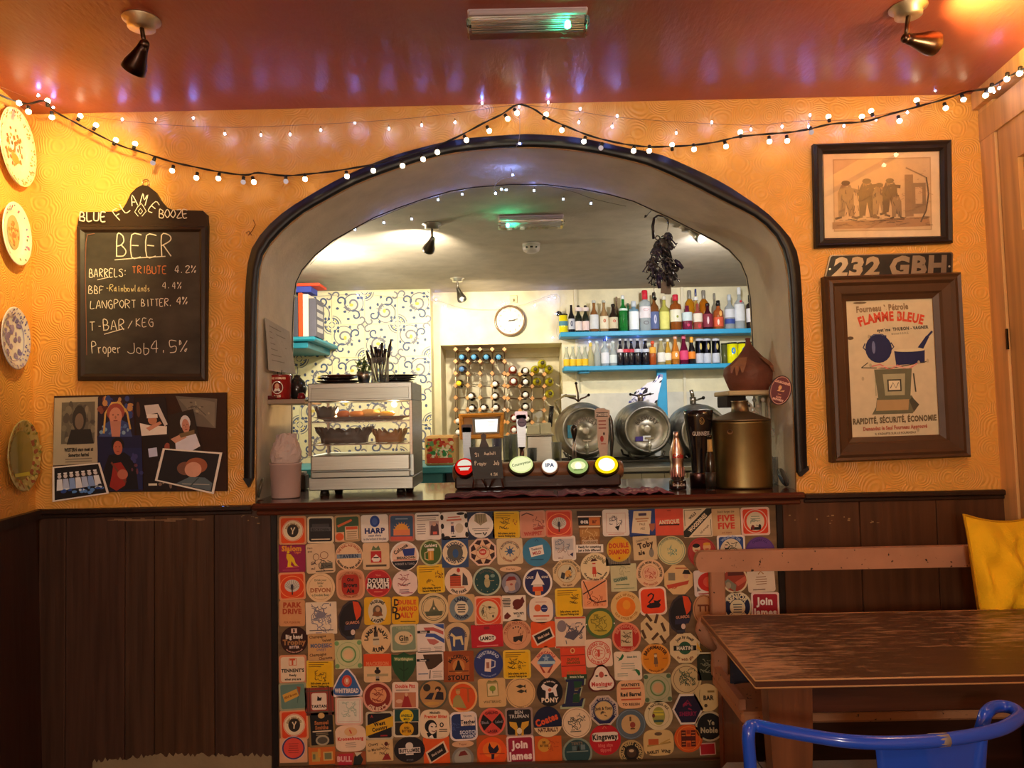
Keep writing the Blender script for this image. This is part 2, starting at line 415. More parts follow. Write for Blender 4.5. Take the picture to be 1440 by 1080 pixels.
# black moulding of the arch
mb=MB(None,'paint')
def smooth(pts,k=3):
 out=[]
 for i in range(len(pts)-1):
  p0,p1,p2,p3=pts[max(i-1,0)],pts[i],pts[i+1],pts[min(i+2,len(pts)-1)]
  for j in range(k):
   t=j/k
   out.append(tuple(.5*(2*b+(c-a)*t+(2*a-5*b+4*c-d)*t*t+(3*b-a-3*c+d)*t ** 3) for a,b,c,d in zip(p0,p1,p2,p3)))
 return out+[tuple(pts[-1])]
inn=OUT_IN[1:-1];oo=OUT_OUT[2:-1]
def resample(pts,n):
 L_=[0]
 for a,b in zip(pts,pts[1:]): L_.append(L_[-1]+math.dist(a,b))
 out=[];j=0
 for i in range(n):
  t=L_[-1]*i/(n-1)
  while j<len(pts)-2 and L_[j+1]<t: j+=1
  s_=(t-L_[j])/((L_[j+1]-L_[j]) or 1);out.append(tuple(a+(b-a)*s_ for a,b in zip(pts[j],pts[j+1])))
 return out
A_=resample(smooth([(358,672)]+inn[1:-1]+[(1119.5,664)]),70);B_=resample(smooth([(344,672)]+oo[1:-1]+[(1134,655)]),70)
prof=[(0,0),(0,.014),(.1,.018),(.55,.019),(.62,.014),(.9,.013),(1,.008),(1,0)]
vv=[];ff=[];m_=len(prof)
for a,b in zip(A_,B_):
 for t,d in prof: vv.append(W(a[0]+(b[0]-a[0])*t,a[1]+(b[1]-a[1])*t,YF)+Vector((0,-d,0)))
for i in range(69):
 for j in range(m_-1): ff.append((i*m_+j,i*m_+j+1,(i+1)*m_+j+1,(i+1)*m_+j))
mb.add(vv,ff,'17161b',True)
for tri in ([(344,672),(358,672),(352,685)],[(1119.5,664),(1134,655),(1135,660),(1123.5,670)]):
 mb.prism(N_(tri),0,.02,'17161b',T=lambda p: W(p[0],-p[1],YF)+Vector((0,-p[2],0)))
mb.struct('trim_3')
# front room ceiling, side and rear walls, floor
mb=MB(None,'ceilpaint');mb.box(-2.4,2.4,-2.2,YF+.35,ZC,ZC+.05,'fff');mb.struct('ceiling')
mb=MB(None,'wood');mb.box(-2.4,2.4,-2.2,YF,-.05,0,'5a3a24');mb.struct('floor')
mb=MB(None,'paint');mb.box(-2.4,2.4,-2.25,-2.2,0,ZC,'c9b598');mb.struct('wall_rear')
# left wall: hinges on the corner, turned a little inwards
DL=ray(520,588).normalized();DL.z=0;DL.normalize()       # direction away from the viewer
DR=ray(856,590);DR.z=0;DR.normalize()
def side_wall(name,Ct,Cb,d,mat,colr,thick,z0=0):
 # slab through the corner line running towards the viewer
 mb=MB(None,mat);L_=4.9
 a,b=Cb.copy(),Ct.copy()
 if z0: a=a.lerp(b,z0/ZC)
 n_=Vector((thick,0,0));vv=[a,b,b-d*L_,a-d*L_];vv+=[v+n_ for v in vv]
 vv=[v+d*0.0 for v in vv]
 mb.add(vv,[(0,1,2,3),(7,6,5,4),(0,4,5,1),(1,5,6,2),(2,6,7,3),(3,7,4,0)],colr);return mb.struct(name)
side_wall('wall_left',LT,LB,DL,'fanpaper','fff',-.05)
side_wall('wall_right',RT,RB,DR,'pine','d09c62',.05)
# --- dado panelling
def rail_z(px): return W(px,718-(px-57)*28/1363,YF).z
ZR=rail_z(240);ZR2=rail_z(1270)
dk='4a301e'
panels=MB(None,'woodz')
def pan(x0,x1,parent,c=dk,yb=1125):
 a=W(x0,800,YF).x;b=W(x1,800,YF).x;zt=(ZR if x0<700 else ZR2)-.01
 m_=MB(None,'woodz');m_.box(a+.0012,b-.0012,YF-.012,YF-.001,0,zt,c,.002);return m_.build('plank',parent)
base=MB(None,'woodz');base.box(LB.x,W(392,800,YF).x,YF-.002,YF,0,ZR-.01,'140c08');dl=base.struct('wall_dado')
for x0,x1 in ((57,95),(95,178),(178,219),(219,303),(303,384)): pan(x0,x1,dl,('483024','4b3226','4c3426','4e3422','4c321f')[int(x0/60)%5])
base=MB(None,'woodz');base.box(W(1092,800,YF).x,RB.x,YF-.002,YF,0,ZR2-.01,'140c08');dr=base.struct('wall_dado_right')
for x0,x1 in ((1101,1210),(1210,1318),(1318,1418)): pan(x0,x1,dr,'53331f')
# black upright fillets either side of the mat-covered bar front
for i,(x0,x1) in enumerate(((383,392),(1092,1101))):
 m_=MB(None,'paint');m_.box(W(x0,800,YF).x,W(x1,800,YF).x,YF-.018,YF-.0,0,ZR,'1a1210',.002);m_.struct('trim_%d'%(4+i))
# pale scuffing along the foot of the left panelling
m_=MB(None,'matt');m_.T=lambda p: W(p[0],-p[1],YF-.0125)+Vector((0,-p[2],0));m_.w0=.0002;rr=random.Random(8)
tp_=[(130+i*3,1074-9*min(1,i/30)-rr.uniform(0,7)) for i in range(85)]
m_.flat(N_(tp_+[(382,1100),(130,1100)]),'8f7c5e');m_.build('scuffed_patch',dl)
m_=MB(None,'matt');m_.T=lambda p: W(p[0],-p[1],YF-.0125)+Vector((0,-p[2],0));m_.w0=.0002
for i in range(26): x_=rr.uniform(155,285);m_.rect(x_,-731+rr.uniform(-1.5,1.5),rr.uniform(6,22),rr.uniform(1,2.4),'8a6a4c')
for i in range(22): m_.rect(rr.choice([320,345,360,1115,1145,1165,1190,1230])+rr.uniform(-6,6),-(730+rr.uniform(-6,6)),rr.uniform(1,4),rr.uniform(.6,2),'9a8058')
m_.build('scratches',dl)['kind']='stuff'
# dado rails
def rail(name,x0,x1,z):
 m_=MB(None,'woodz');m_.box(x0,x1,YF-.028,YF,z-.012,z+.006,'2c1a12',.004);m_.box(x0,x1,YF-.018,YF,z-.026,z-.012,'2c1a12',.003);m_.struct(name)
rail('trim_6',LB.x-.02,W(357,715,YF).x,ZR);rail('trim_7',W(1128,700,YF).x,W(1421,700,YF).x,ZR2)
# left-wall dado and rail
def on(Cp,d,t,z,out): 
 n_=Vector((-d.y,d.x,0));n_=n_ if n_.x*(-Cp.x)>0 else-n_
 p=Cp-d*t+n_*out;p.z=z;return p
def slab(mb,Cp,d,t0,t1,z0,z1,o0,o1,c,T=None):
 v=[on(Cp(z),d,t,z,o_) for t in (t0,t1) for o_ in (o0,o1) for z in (z0,z1)]
 mb.add(v,[(0,1,3,2),(4,6,7,5),(0,4,5,1),(2,3,7,6),(0,2,6,4),(1,5,7,3)],c)
m_=MB(None,'woodz');slab(m_,lambda z: LB.lerp(LT,z/ZC),DL,.0,3,0,ZR-.01,0,.012,'3a2014');m_.struct('wall_dado_left')
m_=MB(None,'woodz');slab(m_,lambda z: LB.lerp(LT,z/ZC),DL,.0,3,ZR-.026,ZR+.006,.01,.03,'2c1a12');m_.struct('trim_8')
# right wall: pine door casing and panelled cupboard door
def rsl(name,t0,t1,z0,z1,o0,o1,c,parent,key='pine'):
 mb=MB(None,key);f=lambda z: RB.lerp(RT,z/ZC)
 v=[]
 for t in (t0,t1):
  for o_ in (o0,o1):
   for z in (z0,z1): v.append(on(f(z),DR,t,z,o_))
 mb.add(v,[(0,1,3,2),(4,6,7,5),(0,4,5,1),(2,3,7,6),(0,2,6,4),(1,5,7,3)],c)
 return mb.build(name,parent) if parent else mb.struct(name)
door=rsl('door_1',.10,1.1,0,2.30,.0,.006,'c89860',None)
rsl('casing',0,.10,0,ZC-.06,.0,.028,'dcaa6e',door);rsl('head_casing',0,1.2,2.30,2.40,.006,.03,'cc9a60',door);rsl('cornice',0,1.3,2.415,ZC,.0,.05,'ce9c62',door)
for z0,z1 in ((0,.25),(1.0,1.14),(1.83,1.93),(2.17,2.30)): rsl('door_rail',.22,.75,z0,z1,.006,.022,'cc9c64',door)
for t0 in (.11,.75): rsl('stile',t0,t0+.11,0,2.30,.006,.022,'ca985e',door)
for z0,z1 in ((.29,.96),(1.18,1.79),(1.97,2.13)): rsl('raised_panel',.26,.71,z0,z1,.006,.014,'d6a468',door)
rsl('hinge',.104,.112,1.55,1.62,.028,.034,'2a221c',door,'metal')
# --- back room shell
mb=MB(None,'matt');mb.box(-2.6,2.6,YA+.02,YB+.6,ZB,ZB+.05,'b8ac9a');mb.struct('ceiling_back')
mb=MB(None,'matt');mb.box(-2.6,-2.55,YA,YB+.6,0,ZB,'d9cfb2');mb.struct('wall_back_left')
mb=MB(None,'matt');mb.box(2.2,2.25,YA,YB+.6,0,ZB,'d9cfb2');mb.struct('wall_back_right')
mb=MB(None,'matt');mb.box(-2.6,2.6,YA-.4,YB+.6,-.05,0,'6a5a4a');mb.struct('floor_back')
x0,z0=W(622,640,YB).x,.9;x1=W(790,480,YB).x;zt=W(700,484,YB).z
mb=MB(XZ(YB),'matt');mb.prism([(-2.6,0),(2.3,0),(2.3,ZB+.02),(-2.6,ZB+.02)],0,-.45,'e6dcb8',holes=[[(x0,z0),(x1,z0),(x1,zt),(x0,zt)]]);mb.struct('wall_back')
mb=MB(None,'matt');mb.box(x0-.05,x1+.05,YB+.44,YB+.46,z0-.05,zt+.05,'efe7cc')
mb.box(W(712,500,YB+.4).x,x1+.02,YB+.40,YB+.44,W(0+712,503,YB+.4).z,zt+.02,'d8cba6');mb.struct('wall_niche')
# sloping pale battens on the back wall at the right
for i,px in enumerate((811,961)):
 m_=MB(None,'matt');a=W(px,500,YB);m_.box(a.x-.012,a.x+.012,YB-.02,YB,1.0,ZB,'e2d8ba',.003);m_.struct('trim_%d'%(9+i))
# lower wall lining behind the casks
m_=MB(None,'matt');m_.box(W(790,600,YB).x,2.2,YB-.015,YB,.9,W(900,552,YB).z,'d9d4c4');m_.struct('trim_11')
# --- patterned tiles, one object each, on a projecting pier at the left
TY=5.62
xa,xb=W(380,500,TY).x-.6,W(606.5,500,TY).x
pier=MB(None,'matt');pier.box(xa,xb,TY,YB,0,ZB,'d9d0a8');pier=pier.struct('wall_tiled')
ts=M_(TY)*46.5;c0=xb;zt=ZB-.012
tm=MB(lambda p: Vector((p[0]*ts/2,-p[2],p[1]*ts/2)),'card');MB.w0=.0062
tm.box(-ts/2+.001,ts/2-.001,-.006,0,-ts/2+.001,ts/2-.001,'e9e0b4',.001,T=lambda p: Vector(p))
bl,gy,ye='4a5878','77767e','d8c050'
def curl(cx,cy,r0,r1,a0,a1,th,c,n=14):
 tm.line([(cx+(r0+(r1-r0)*i/n)*math.cos(math.radians(a0+(a1-a0)*i/n)),cy+(r0+(r1-r0)*i/n)*math.sin(math.radians(a0+(a1-a0)*i/n))) for i in range(n+1)],th,c)
tm.oval(-1+.0,-1,.2,.2,bl,10,0,90);tm.oval(.98,.98,.16,.16,bl,8,180,270)
curl(-1,-1,.42,.42,5,85,.08,bl);curl(-1,-1,.56,.56,5,85,.05,gy)
for a in (20,45,70):
 ca,sa=math.cos(math.radians(a)),math.sin(math.radians(a));tm.oval(-1+ca*.32,-1+sa*.32,.05,.05,ye if a==45 else bl,8)
curl(.25,.28,.5,.1,200,560,.1,gy,22);curl(.22,.25,.66,.3,60,250,.07,gy);curl(.3,.3,.62,.6,-60,60,.05,gy)
curl(-.45,.45,.32,.08,-40,300,.1,bl,18);curl(.45,-.45,.32,.08,130,-210,.1,bl,18)
curl(-.7,.8,.25,.1,180,-60,.09,gy);curl(.8,-.7,.25,.1,-90,150,.09,gy)
for p in ((.62,.82),(.82,.62),(.62,.62),(-.1,.86),(.86,-.1),(-.2,-.2),(0,-.65),(-.65,0)): tm.oval(p[0],p[1],.1,.08,bl,8)
tm.oval(.2,.2,.13,.1,ye,8)
for p in ((-.15,.1,30),(.1,-.15,60),(-.05,-.05,45)): tm.rect(p[0],p[1],.3,.045,gy,p[2])
MB.w0=.0021
tobj=tm.build('tile',pier,None);first=True
for r in range(6):
 for c_ in range(7):
  x_=c0-ts*(c_+.5);z_=zt-ts*(r+.5)
  o=tobj if first else tobj.copy()
  if not first: col.objects.link(o)
  first=False;o.parent=pier
  o.location=(x_,TY-.0005,z_)
  o.rotation_euler=(0,((0,1),(3,2))[r%2][c_%2]*PI/2,0)
# mesh was authored about the world origin: pier origin is the world origin as well
# ================================================================ BEER MATS on the bar front
YM=YF-.013
bf=MB(None,'wood');bf.box(W(391,800,YF).x,W(1093,800,YF).x,YF-.012,YF-.0005,.0,ZCT-.05,'84694a');bfo=bf.struct('bar_front')
CR,TA,PK,WH,BK,NV,RD,OR,YL,GN,BR='f0dcb8','d9b483','f3cdb8','f7ece0','1c1718','22305e','c0202a','ec5418','f2bd08','2c5a34','5c2418'
def circ(a,n=28,r=1): return [(a*r*math.cos(2*PI*i/n),r*math.sin(2*PI*i/n)) for i in range(n)]
def rsq(a,h=1,r=.18,n=4):
 out=[]
 for cx,cy,s0 in ((a-r,h-r,0),(-a+r,h-r,90),(-a+r,-h+r,180),(a-r,-h+r,270)):
  for i in range(n+1):
   t=math.radians(s0+90*i/n);out.append((cx+r*math.cos(t),cy+r*math.sin(t)))
 return out
def outline(sh,a):
 if sh=='sq': return rsq(a)
 if sh=='sx': return rsq(a,r=.05,n=2)
 if sh=='sr': return rsq(a,r=.38,n=6)
 if sh=='ro': return circ(a)
 if sh=='oc': return [(a*1.04*math.cos(PI/8+PI/4*i),1.04*math.sin(PI/8+PI/4*i)) for i in range(8)]
 if sh=='hx': return [(a*math.cos(PI/3*i),1.0*math.sin(PI/3*i)/.866) for i in range(6)]
 if sh=='di': return [(a,0),(.06,1),(-.06,1),(-a,0),(-.06,-1),(.06,-1)]
 if sh=='ba': return [(a*(abs(math.cos(t)) ** .55)*(1 if math.cos(t)>0 else-1),(abs(math.sin(t)) ** .55)*(1 if math.sin(t)>0 else-1)) for t in [2*PI*i/32 for i in range(32)]]
 if sh=='tr': return [(.1,.97),(0,1),(-.1,.97),(-.5*a,.45),(-a*.97,-.6),(-a*.92,-.85),(-a*.7,-.95),(0,-1),(a*.7,-.95),(a*.92,-.85),(a*.97,-.6),(.5*a,.45)][::-1]
 if sh=='sh': return [(-a,.85),(-a*.5,.8),(0,1),(a*.5,.8),(a,.85),(a*.97,.2),(a*.75,-.35),(a*.3,-.85),(0,-1),(-a*.3,-.85),(-a*.75,-.35),(-a*.97,.2)][::-1]
 if sh=='ho': return [(a*math.cos(math.radians(t)),.25+.75*math.sin(math.radians(t))) for t in range(-20,201,12)]+[(-a*.7,-1),(a*.7,-1)]
 if sh=='tf': 
  out=[]
  for i in range(48):
   t=2*PI*i/48;r=.86+.16*math.cos(3*(t-PI/2));out.append((a*r*math.cos(t),r*math.sin(t)))
  return out
 if sh=='gd': return [(a*.45,1),(-a*.1,.97),(-a*.62,.72),(-a,.2),(-a,-.35),(-a*.8,-.7),(-a*.25,-.98),(.1,-.98),(a*.35,-.75),(a*.4,-.5),(a*.8,-.2),(a,.2),(a,.6),(a*.8,.88)][::-1]
 if sh=='fl': return [(-a,1),(a*1,1),(a*.85,.2),(a*.75,-1),(-a*.75,-1),(-a*.85,.2)][::-1]
 if sh=='E': return [(-.55,1),(a,1),(a*.93,.5),(a*.78,.5),(.55,.78),(.2,.78),(.1,.15),(.35,.15),(.5,.35),(.62,.35),(.45,-.25),(.32,-.25),(.3,-.02),(.05,-.02),(-.05,-.72),(.35,-.72),(.62,-.4),(.78,-.4),(.6,-1),(-a,-1),(-a,-.82),(-.62,-.75),(-.35,.78),(-.5,.82)][::-1]
 if sh=='hr': return circ(a)[0:15]+[(-a,-.7),(a,-.7)]
mats_n=0
def mat(x,y,w_,h,sh,c,label,ops=(),rim=None):
 global mats_n
 mats_n+=1
 lift=.0022 if label.startswith('+') else 0;label=label.lstrip('+')
 a=w_/h;hh=h/2*M_(YM);c0=W(x,y,YM);jr=math.radians(1.0+R(-1.6,1.6));cj,sj=math.cos(jr),math.sin(jr)
 mb=MB(lambda p: c0+Vector(((p[0]*cj-p[1]*sj)*hh,-p[2]-lift,(p[0]*sj+p[1]*cj)*hh)),'card')
 ol=outline(sh,a)
 mb.prism(ol,0,.002,rim or c)
 if rim:
  k=.87
  mb.flat([(p[0]*k,p[1]*k) for p in ol],c)
 for o_ in ops:
  f=o_[0];A=o_[1:]
  if f in 'tT' and len(f)==1:
   bo=.02 if f=='t' else .05;sx=A[6] if len(A)>6 else .85;k=A[3]/CAPH;tw=sum(glyph(ch_,bo)[2] for ch_ in A[0])*k*sx;mw=1.66*(a if sh != 'tr' else a*.88);rr_=abs(A[2])
   if sh in ('ro','oc','tf'): mw=1.84*a*math.sqrt(max(.05,1-min(.95,rr_+A[3]/2) ** 2))
   mw -= abs(A[1]);sx *= min(1,mw/tw);mb.text(A[0],A[1],A[2],A[3],A[4],*(A[5:6] or (0,)),bold=bo,sx=sx)
  elif f=='a': mb.arc(A[0],0,0,A[1]*a if a<1 else A[1],A[2],A[3],A[4] if len(A)>4 else 90,bold=.05,sx=.9)
  elif f=='r': mb.rect(*A)
  elif f=='o': mb.oval(*A)
  elif f=='g': mb.ring(*A)
  elif f=='p': mb.flat(A[0],A[1])
  elif f=='l': mb.line(A[0],A[1],A[2])
  elif f=='n': mb.lines(*A)
  elif f=='s':   # sketchy drawing: x, y, size, colour, seed-like count
   rr=random.Random(A[4]*7+1)
   for i in range(A[4]):
    px_,py_=A[0]+rr.uniform(-1,1)*A[2],A[1]+rr.uniform(-1,1)*A[2];pts=[(px_,py_)];an=rr.uniform(0,6.3)
    for j in range(5):
     an+=rr.uniform(-1,1);px_=min(max(px_+math.cos(an)*A[2]*.2,A[0]-A[2]),A[0]+A[2]);py_=min(max(py_+math.sin(an)*A[2]*.2,A[1]-A[2]),A[1]+A[2]);pts.append((px_,py_))
    mb.line(pts,rr.uniform(.03,.06),A[3])
  elif f=='fig':  # small standing figure: x, y, height, coat colour, skin colour
   X,Y_,h_,k1,k2=A
   mb.flat([(X-.2*h_,Y_-.5*h_),(X+.2*h_,Y_-.5*h_),(X+.14*h_,Y_+.15*h_),(X-.14*h_,Y_+.15*h_)],k1)
   mb.oval(X,Y_+.28*h_,.13*h_,.16*h_,k2,10);mb.rect(X,Y_+.44*h_,.3*h_,.1*h_,k1)
   mb.rect(X-.08*h_,Y_-.62*h_,.07*h_,.25*h_,k1);mb.rect(X+.08*h_,Y_-.62*h_,.07*h_,.25*h_,k1)
 return mb.thing('beer_mat',label,'beer mat','beer mats covering the bar front',origin=tuple(c0))
def cock(x,y,s): return [('o',0,0,.68,.68,CR),('g',0,0,.74,.74,.03,CR),('o',0,0,.4,.46,'352a22'),('l',[(-.12,.2),(.0,-.05),(.14,.22)],.09,CR),('l',[(0,0),(-.03,-.25)],.08,CR),('a','* '*0+'FINE OLD ALES',.5,.13,'a07840'),]
def peacock(k='8a8478'): return [('g',0,-.05,.9,.8,.05,'ff9a5a'),('o',0,.02,.55,.45,'d8d0c4'),*[('l',[(0,-.3),(.5*math.cos(math.radians(t)),.05+.4*math.sin(math.radians(t)))],.03,k) for t in range(-10,200,21)],('o',0,-.05,.1,.2,'3a3440'),('r',0,-.4,.09,.45,'4a2a20')]
def yell(i,pic): return [('r',-.1,.84,1.4,.05,'8a6408'),('r',-.25,.68,1.1,.05,'8a6408'),('r',-.35,.54,.9,.05,'8a6408'),*pic,('T','Sally-please, party-in',.02,-.62,.13,'3a2a06',0,.75),('T','Second Pinking-tree',.02,-.82,.13,'3a2a06',0,.75)]
# ---- row 1
mat(412,746,38,40,'sq',OR,'orange square beer mat with cockerel roundel, first in the top row',cock(0,0,1),'e8a070')
mat(451,745,37,37,'sq','2a2426','square beer mat, black fading to grey, cream border, lettered across the middle',[('r',0,.3,1.3,.3,'4a4648'),('r',0,.05,1.5,.3,'5e5a5c'),('t','BECKONEN',0,.02,.2,'1a1616'),('r',0,-.7,1.4,.07,CR)],CR)
mat(489,743,36,37,'sq','466040','green square beer mat with orange ball and pink letter card',[('p',[(-.8,.25),(.3,.7),(.36,.55),(-.7,.1)],'e0703c'),('r',.3,-.35,1.0,1.0,'e8c8a0'),('r',.3,.02,.9,.22,'e05a2c'),('n',.3,-.25,.8,4,.16,'a08058'),('r',-.62,-.6,.7,.7,'e8b088'),('o',-.62,-.6,.3,.28,'e8602a')],'c8a070')
mat(527,743,38,38,'sq',WH,'white square beer mat with blue oval above navy serif capitals',[('o',.02,.52,.36,.42,'2c4a9c'),('o',.02,.52,.2,.26,'4a68b8'),('T','HARP',0,-.17,.36,'1c2c70',0,1.05),('t','stays sharp',0,-.5,.16,'1c2c70'),('t','to the bottom of the glass',0,-.76,.15,'38406a',0,.7)])
mat(565,742,36,38,'sq','3c5a80','blue square beer mat with orange rising sun over a pink band',[('r',0,-.78,1.6,.28,'e06050'),('o',0,-.2,.5,.5,'f0a440',16,0,180),('r',0,-.35,1.2,.42,'ea8a58'),*[('l',[(.5*math.cos(math.radians(t)),-.2+.5*math.sin(math.radians(t))),(.62*math.cos(math.radians(t)),-.2+.62*math.sin(math.radians(t)))],.05,'f0b050') for t in range(10,180,20)],('r',0,.65,.9,.07,'9ab0c8')],'c0806a')
mat(602,740,36,38,'sq',WH,'white square beer mat with a grey band and a small printed photo',[('r',0,.78,1.6,.1,'584c48'),('n',-.1,.6,1.4,2,.13,'8a7a74'),('n',-.5,.15,.7,5,.17,'9a8a84'),('r',.45,-.15,.7,1.05,'c8a8a0'),('p',[(.15,-.65),(.8,-.65),(.75,.1),(.45,.3),(.2,0)],'5a3c40'),('o',.45,.15,.14,.16,'d8a890'),('r',.5,-.5,.3,.2,'e86a5a')])
mat(639,739,37,38,'sq',WH,'white square beer mat edged by black waves with a soldier',[*[('o',s_*.88,t,.12,.2,BK) for s_ in (-1,1) for t in (-.7,0,.65)],('o',-.6,-.85,.25,.12,BK),('o',.5,.85,.3,.1,BK),('r',0,.62,.9,.08,'d87860'),('r',0,.42,1.1,.12,'d87860'),('fig',-.15,-.1,.7,'3a2c50',PK),('o',.35,-.2,.3,.35,'d8c8b0'),('r',-.1,-.78,.3,.08,BK)])
mat(676,739,38,38,'sx','26304e','navy square beer mat carrying a white disc with a feathered crest',[('o',0,.02,.93,.93,WH),('p',[(-.4,.85),(.4,.85),(.5,.3),(.12,.1),(0,0),(-.12,.1),(-.45,.35)],'a89a78'),*[('l',[(x,.85),(x*.8,.2)],.04,'6a5e48') for x in (-.3,-.1,.1,.3)],('n',0,-.22,1.4,2,.12,'7a6e68'),('r',-.2,-.58,.5,.07,'4a4038'),('l',[(.15,-.5),(.28,-.7),(.42,-.5)],.1,BK)])
mat(712,738,38,37,'sq',YL,'yellow square beer mat with two line-drawn cartoon figures, in the top row',yell(1,[('s',-.1,.1,.4,'6a4c06',14),('s',.6,.2,.2,'a83a10',5)]),'f0c840')
mat(749,737,36,37,'sq','dc9478','salmon square beer mat with a reclining figure and pink capitals',[('l',[(-.8,.7),(-.4,.85),(.1,.65)],.08,'5a3a3a'),('s',.45,.15,.4,'8a4440',12),('p',[(0,-.3),(.8,-.15),(.8,-.4),(.1,-.45)],'b8503c'),('T','WHIPPET',0,-.7,.26,'c84a3a',0,.8)],'e0a084')
mat(786,736,37,37,'sq','de4a32','red square beer mat with a grey peacock, in the top row',peacock(),'e88060')
mat(829,743,36,50,'fl','a87038','tall beer mat shaped like a full glass above a caption strip',[('r',0,.82,1.4,.3,'3a2820'),('r',0,.66,1.3,.06,WH),('r',0,.4,1.25,.42,BK),('r',.28,.4,.62,.42,'d87a38'),('T','oca',-.28,.4,.22,WH),('T','ar',.28,.4,.22,'7a3010'),('r',0,.1,1.2,.07,CR),('r',0,-.25,1.1,.4,'c08a48'),('s',0,-.3,.4,'e0b878',12),('r',0,-.78,.9,.3,'d8b894'),('t','TAVERNERS',0,-.78,.13,'7a5a3a')],'8a5c30')
mat(829,771,38,11,'sx',WH,'+narrow white caption strip of a beer mat, two lines of black text',[('T','Ready for something',0,.42,.55,BK,0,.85),('T','just a little different?',0,-.42,.55,BK,0,.8)])
mat(866,735,37,37,'sq',WH,'white square beer mat with thin square border and inked bird sketch',[('l',[(-.72,.72),(.72,.72),(.72,-.72),(-.72,-.72),(-.72,.72)],.03,'d09080'),('s',0,.05,.45,'6a6468',16),('p',[(-.1,-.3),(.3,-.2),(.15,-.6)],BK),('l',[(-.6,-.85),(.6,-.85)],.04,'d88a70')])
mat(903,735,37,37,'sx','2e4486','blue square beer mat with a tilted cream price card and a shield',[('p',[(-.6,.9),(.75,.85),(.5,-.9),(-.85,-.7)],CR),('r',.05,.62,.6,.2,'4a3c58'),('r',0,.3,1.0,.1,'c88a58'),('r',0,.12,.8,.08,'c88a58'),('t','PALE',0,-.1,.16,'8a6a4a'),('t','ALE',0,-.42,.16,'8a6a4a'),('p',[(.5,-.1),(.95,-.1),(.9,-.5),(.7,-.7),(.55,-.5)],'b86a4a')])
mat(941,734,39,37,'sx','e85a40','plain coral red square beer mat with white jagged lettering',[('T','ANTIQUE',0,.02,.28,CR,3,.8),('r',0,-.2,1.5,.1,'3a1412'),('r',0,.85,.3,.05,'7a2018')])
mat(981,735,40,40,'sx',CR,'cream square beer mat crossed by a slanting black band',[('p',[(-1,-.95),(-1,-.55),(.65,.98),(1,.98),(1,.65),(-.68,-.98)],'2a2a24'),('T','WOODBINES',0,0,.26,CR,43,.8),('T','WILLS',-.35,.5,.17,'4a3a28',43),('t','full strength',.45,-.45,.13,'6a4a30',43),('l',[(-.9,-.2),(-.9,.9),(.3,.9)],.04,'4a4030'),('l',[(.9,.2),(.9,-.9),(-.4,-.9)],.04,'4a4030')])
mat(1021,734,39,37,'sx',TA,'tan square beer mat with two rows of heavy red capitals',[('T','FIVE',0,.3,.42,'d8402c',0,1.05),('T','FIVE',0,-.28,.42,'d8402c',0,1.05),('t',"Don't forget the",0,.78,.15,'6a4028'),('t','and cheers',0,-.78,.13,'a85a38')])
mat(1062,733,40,39,'sq','ea4a26','red square beer mat, white bordered, with a village scene disc',[('g',0,0,.86,.86,.06,PK),('o',0,0,.64,.68,'e6d8ba'),('n',0,.35,.7,3,.16,'8a9a7a'),('s',0,-.1,.35,'9aa08a',8),('r',0,-.5,.7,.2,BK),('o',.3,-.4,.1,.2,BK),('o',-.2,-.42,.12,.18,'7a2a20')],'f6d2c0')
# ---- row 2
mat(411,785,37,38,'sx','9c2050','crimson square beer mat with a yellow skier',[('T','Slalom',-.02,.72,.36,'f0a030',0,.95),('t','Lager',.42,.44,.16,'f08a30'),('p',[(-.4,.35),(-.1,.3),(.15,0),(.25,-.35),(.45,-.55),(.2,-.55),(-.05,-.2),(-.1,-.5),(.1,-.62),(-.35,-.62),(-.3,-.2),(-.42,.05)],'f2c818'),('o',-.28,.45,.1,.1,'f2c818',10),('l',[(-.45,-.68),(.5,-.6)],.05,'e86a70'),('r',-.1,-.85,1.2,.05,'d05878')])
mat(451,785,40,41,'sq','e8c8a0','cream square beer mat with a sketch of two people drinking',[('t','Here',-.7,.72,.13,'6a4a38'),('t','goes',-.7,.5,.13,'6a4a38'),('g',.25,.2,.28,.26,.04,'8a4c30'),('g',-.3,.1,.22,.24,.04,'7a5040'),('r',.4,-.5,.8,.4,'6a6458'),('s',.3,-.45,.4,'3a3632',10),('s',-.35,-.4,.3,'6a5048',9),('r',.25,-.86,1.2,.06,'4a3a30')])
mat(491,782,39,39,'ro','f0cca0','round cream beer mat with blue barred name across its middle',[('g',0,0,.93,.93,.03,'c87a58'),('r',0,-.0,1.75,.3,'8a98a8'),('T','TAVERN',0,0,.24,'3a4a68',0,.95),('a','THE REAL ALE PEOPLE',.78,.14,'c05a3c'),('a','tastes the way ahead',.8,.16,'3a2a20',-90)])
mat(529,782,37,37,'sq','e8c59a','cream square beer mat with a small red and white card and crown',[('r',0,-.05,.8,.85,'c8302c'),('p',[(-.35,-.2),(0,.15),(.35,-.2),(.2,-.4),(-.2,-.4)],WH),('r',0,-.1,.4,.1,BK),('p',[(-.35,.45),(-.2,.8),(0,.6),(.2,.8),(.35,.45)],'6a7a50'),('r',0,-.7,1.55,.15,'5a4a38')])
mat(569,782,40,41,'ro','f4d0b8','round pink beer mat with a blue flag and black lower segment',[('o',0,0,.93,.93,'22222e',24,200,340),('T','Colonna',-.25,.5,.24,'4a3a30',32,.8),('p',[(-.15,.48),(.72,.52),(.66,.02),(-.02,.0)],'2c3c8c'),('T','BREAKDOWN',.1,-.1,.15,BK,0,.85),('r',0,-.24,1.5,.06,'c06050'),('t','FORGET A TONG',0,-.52,.13,'b8b0b0')],WH)
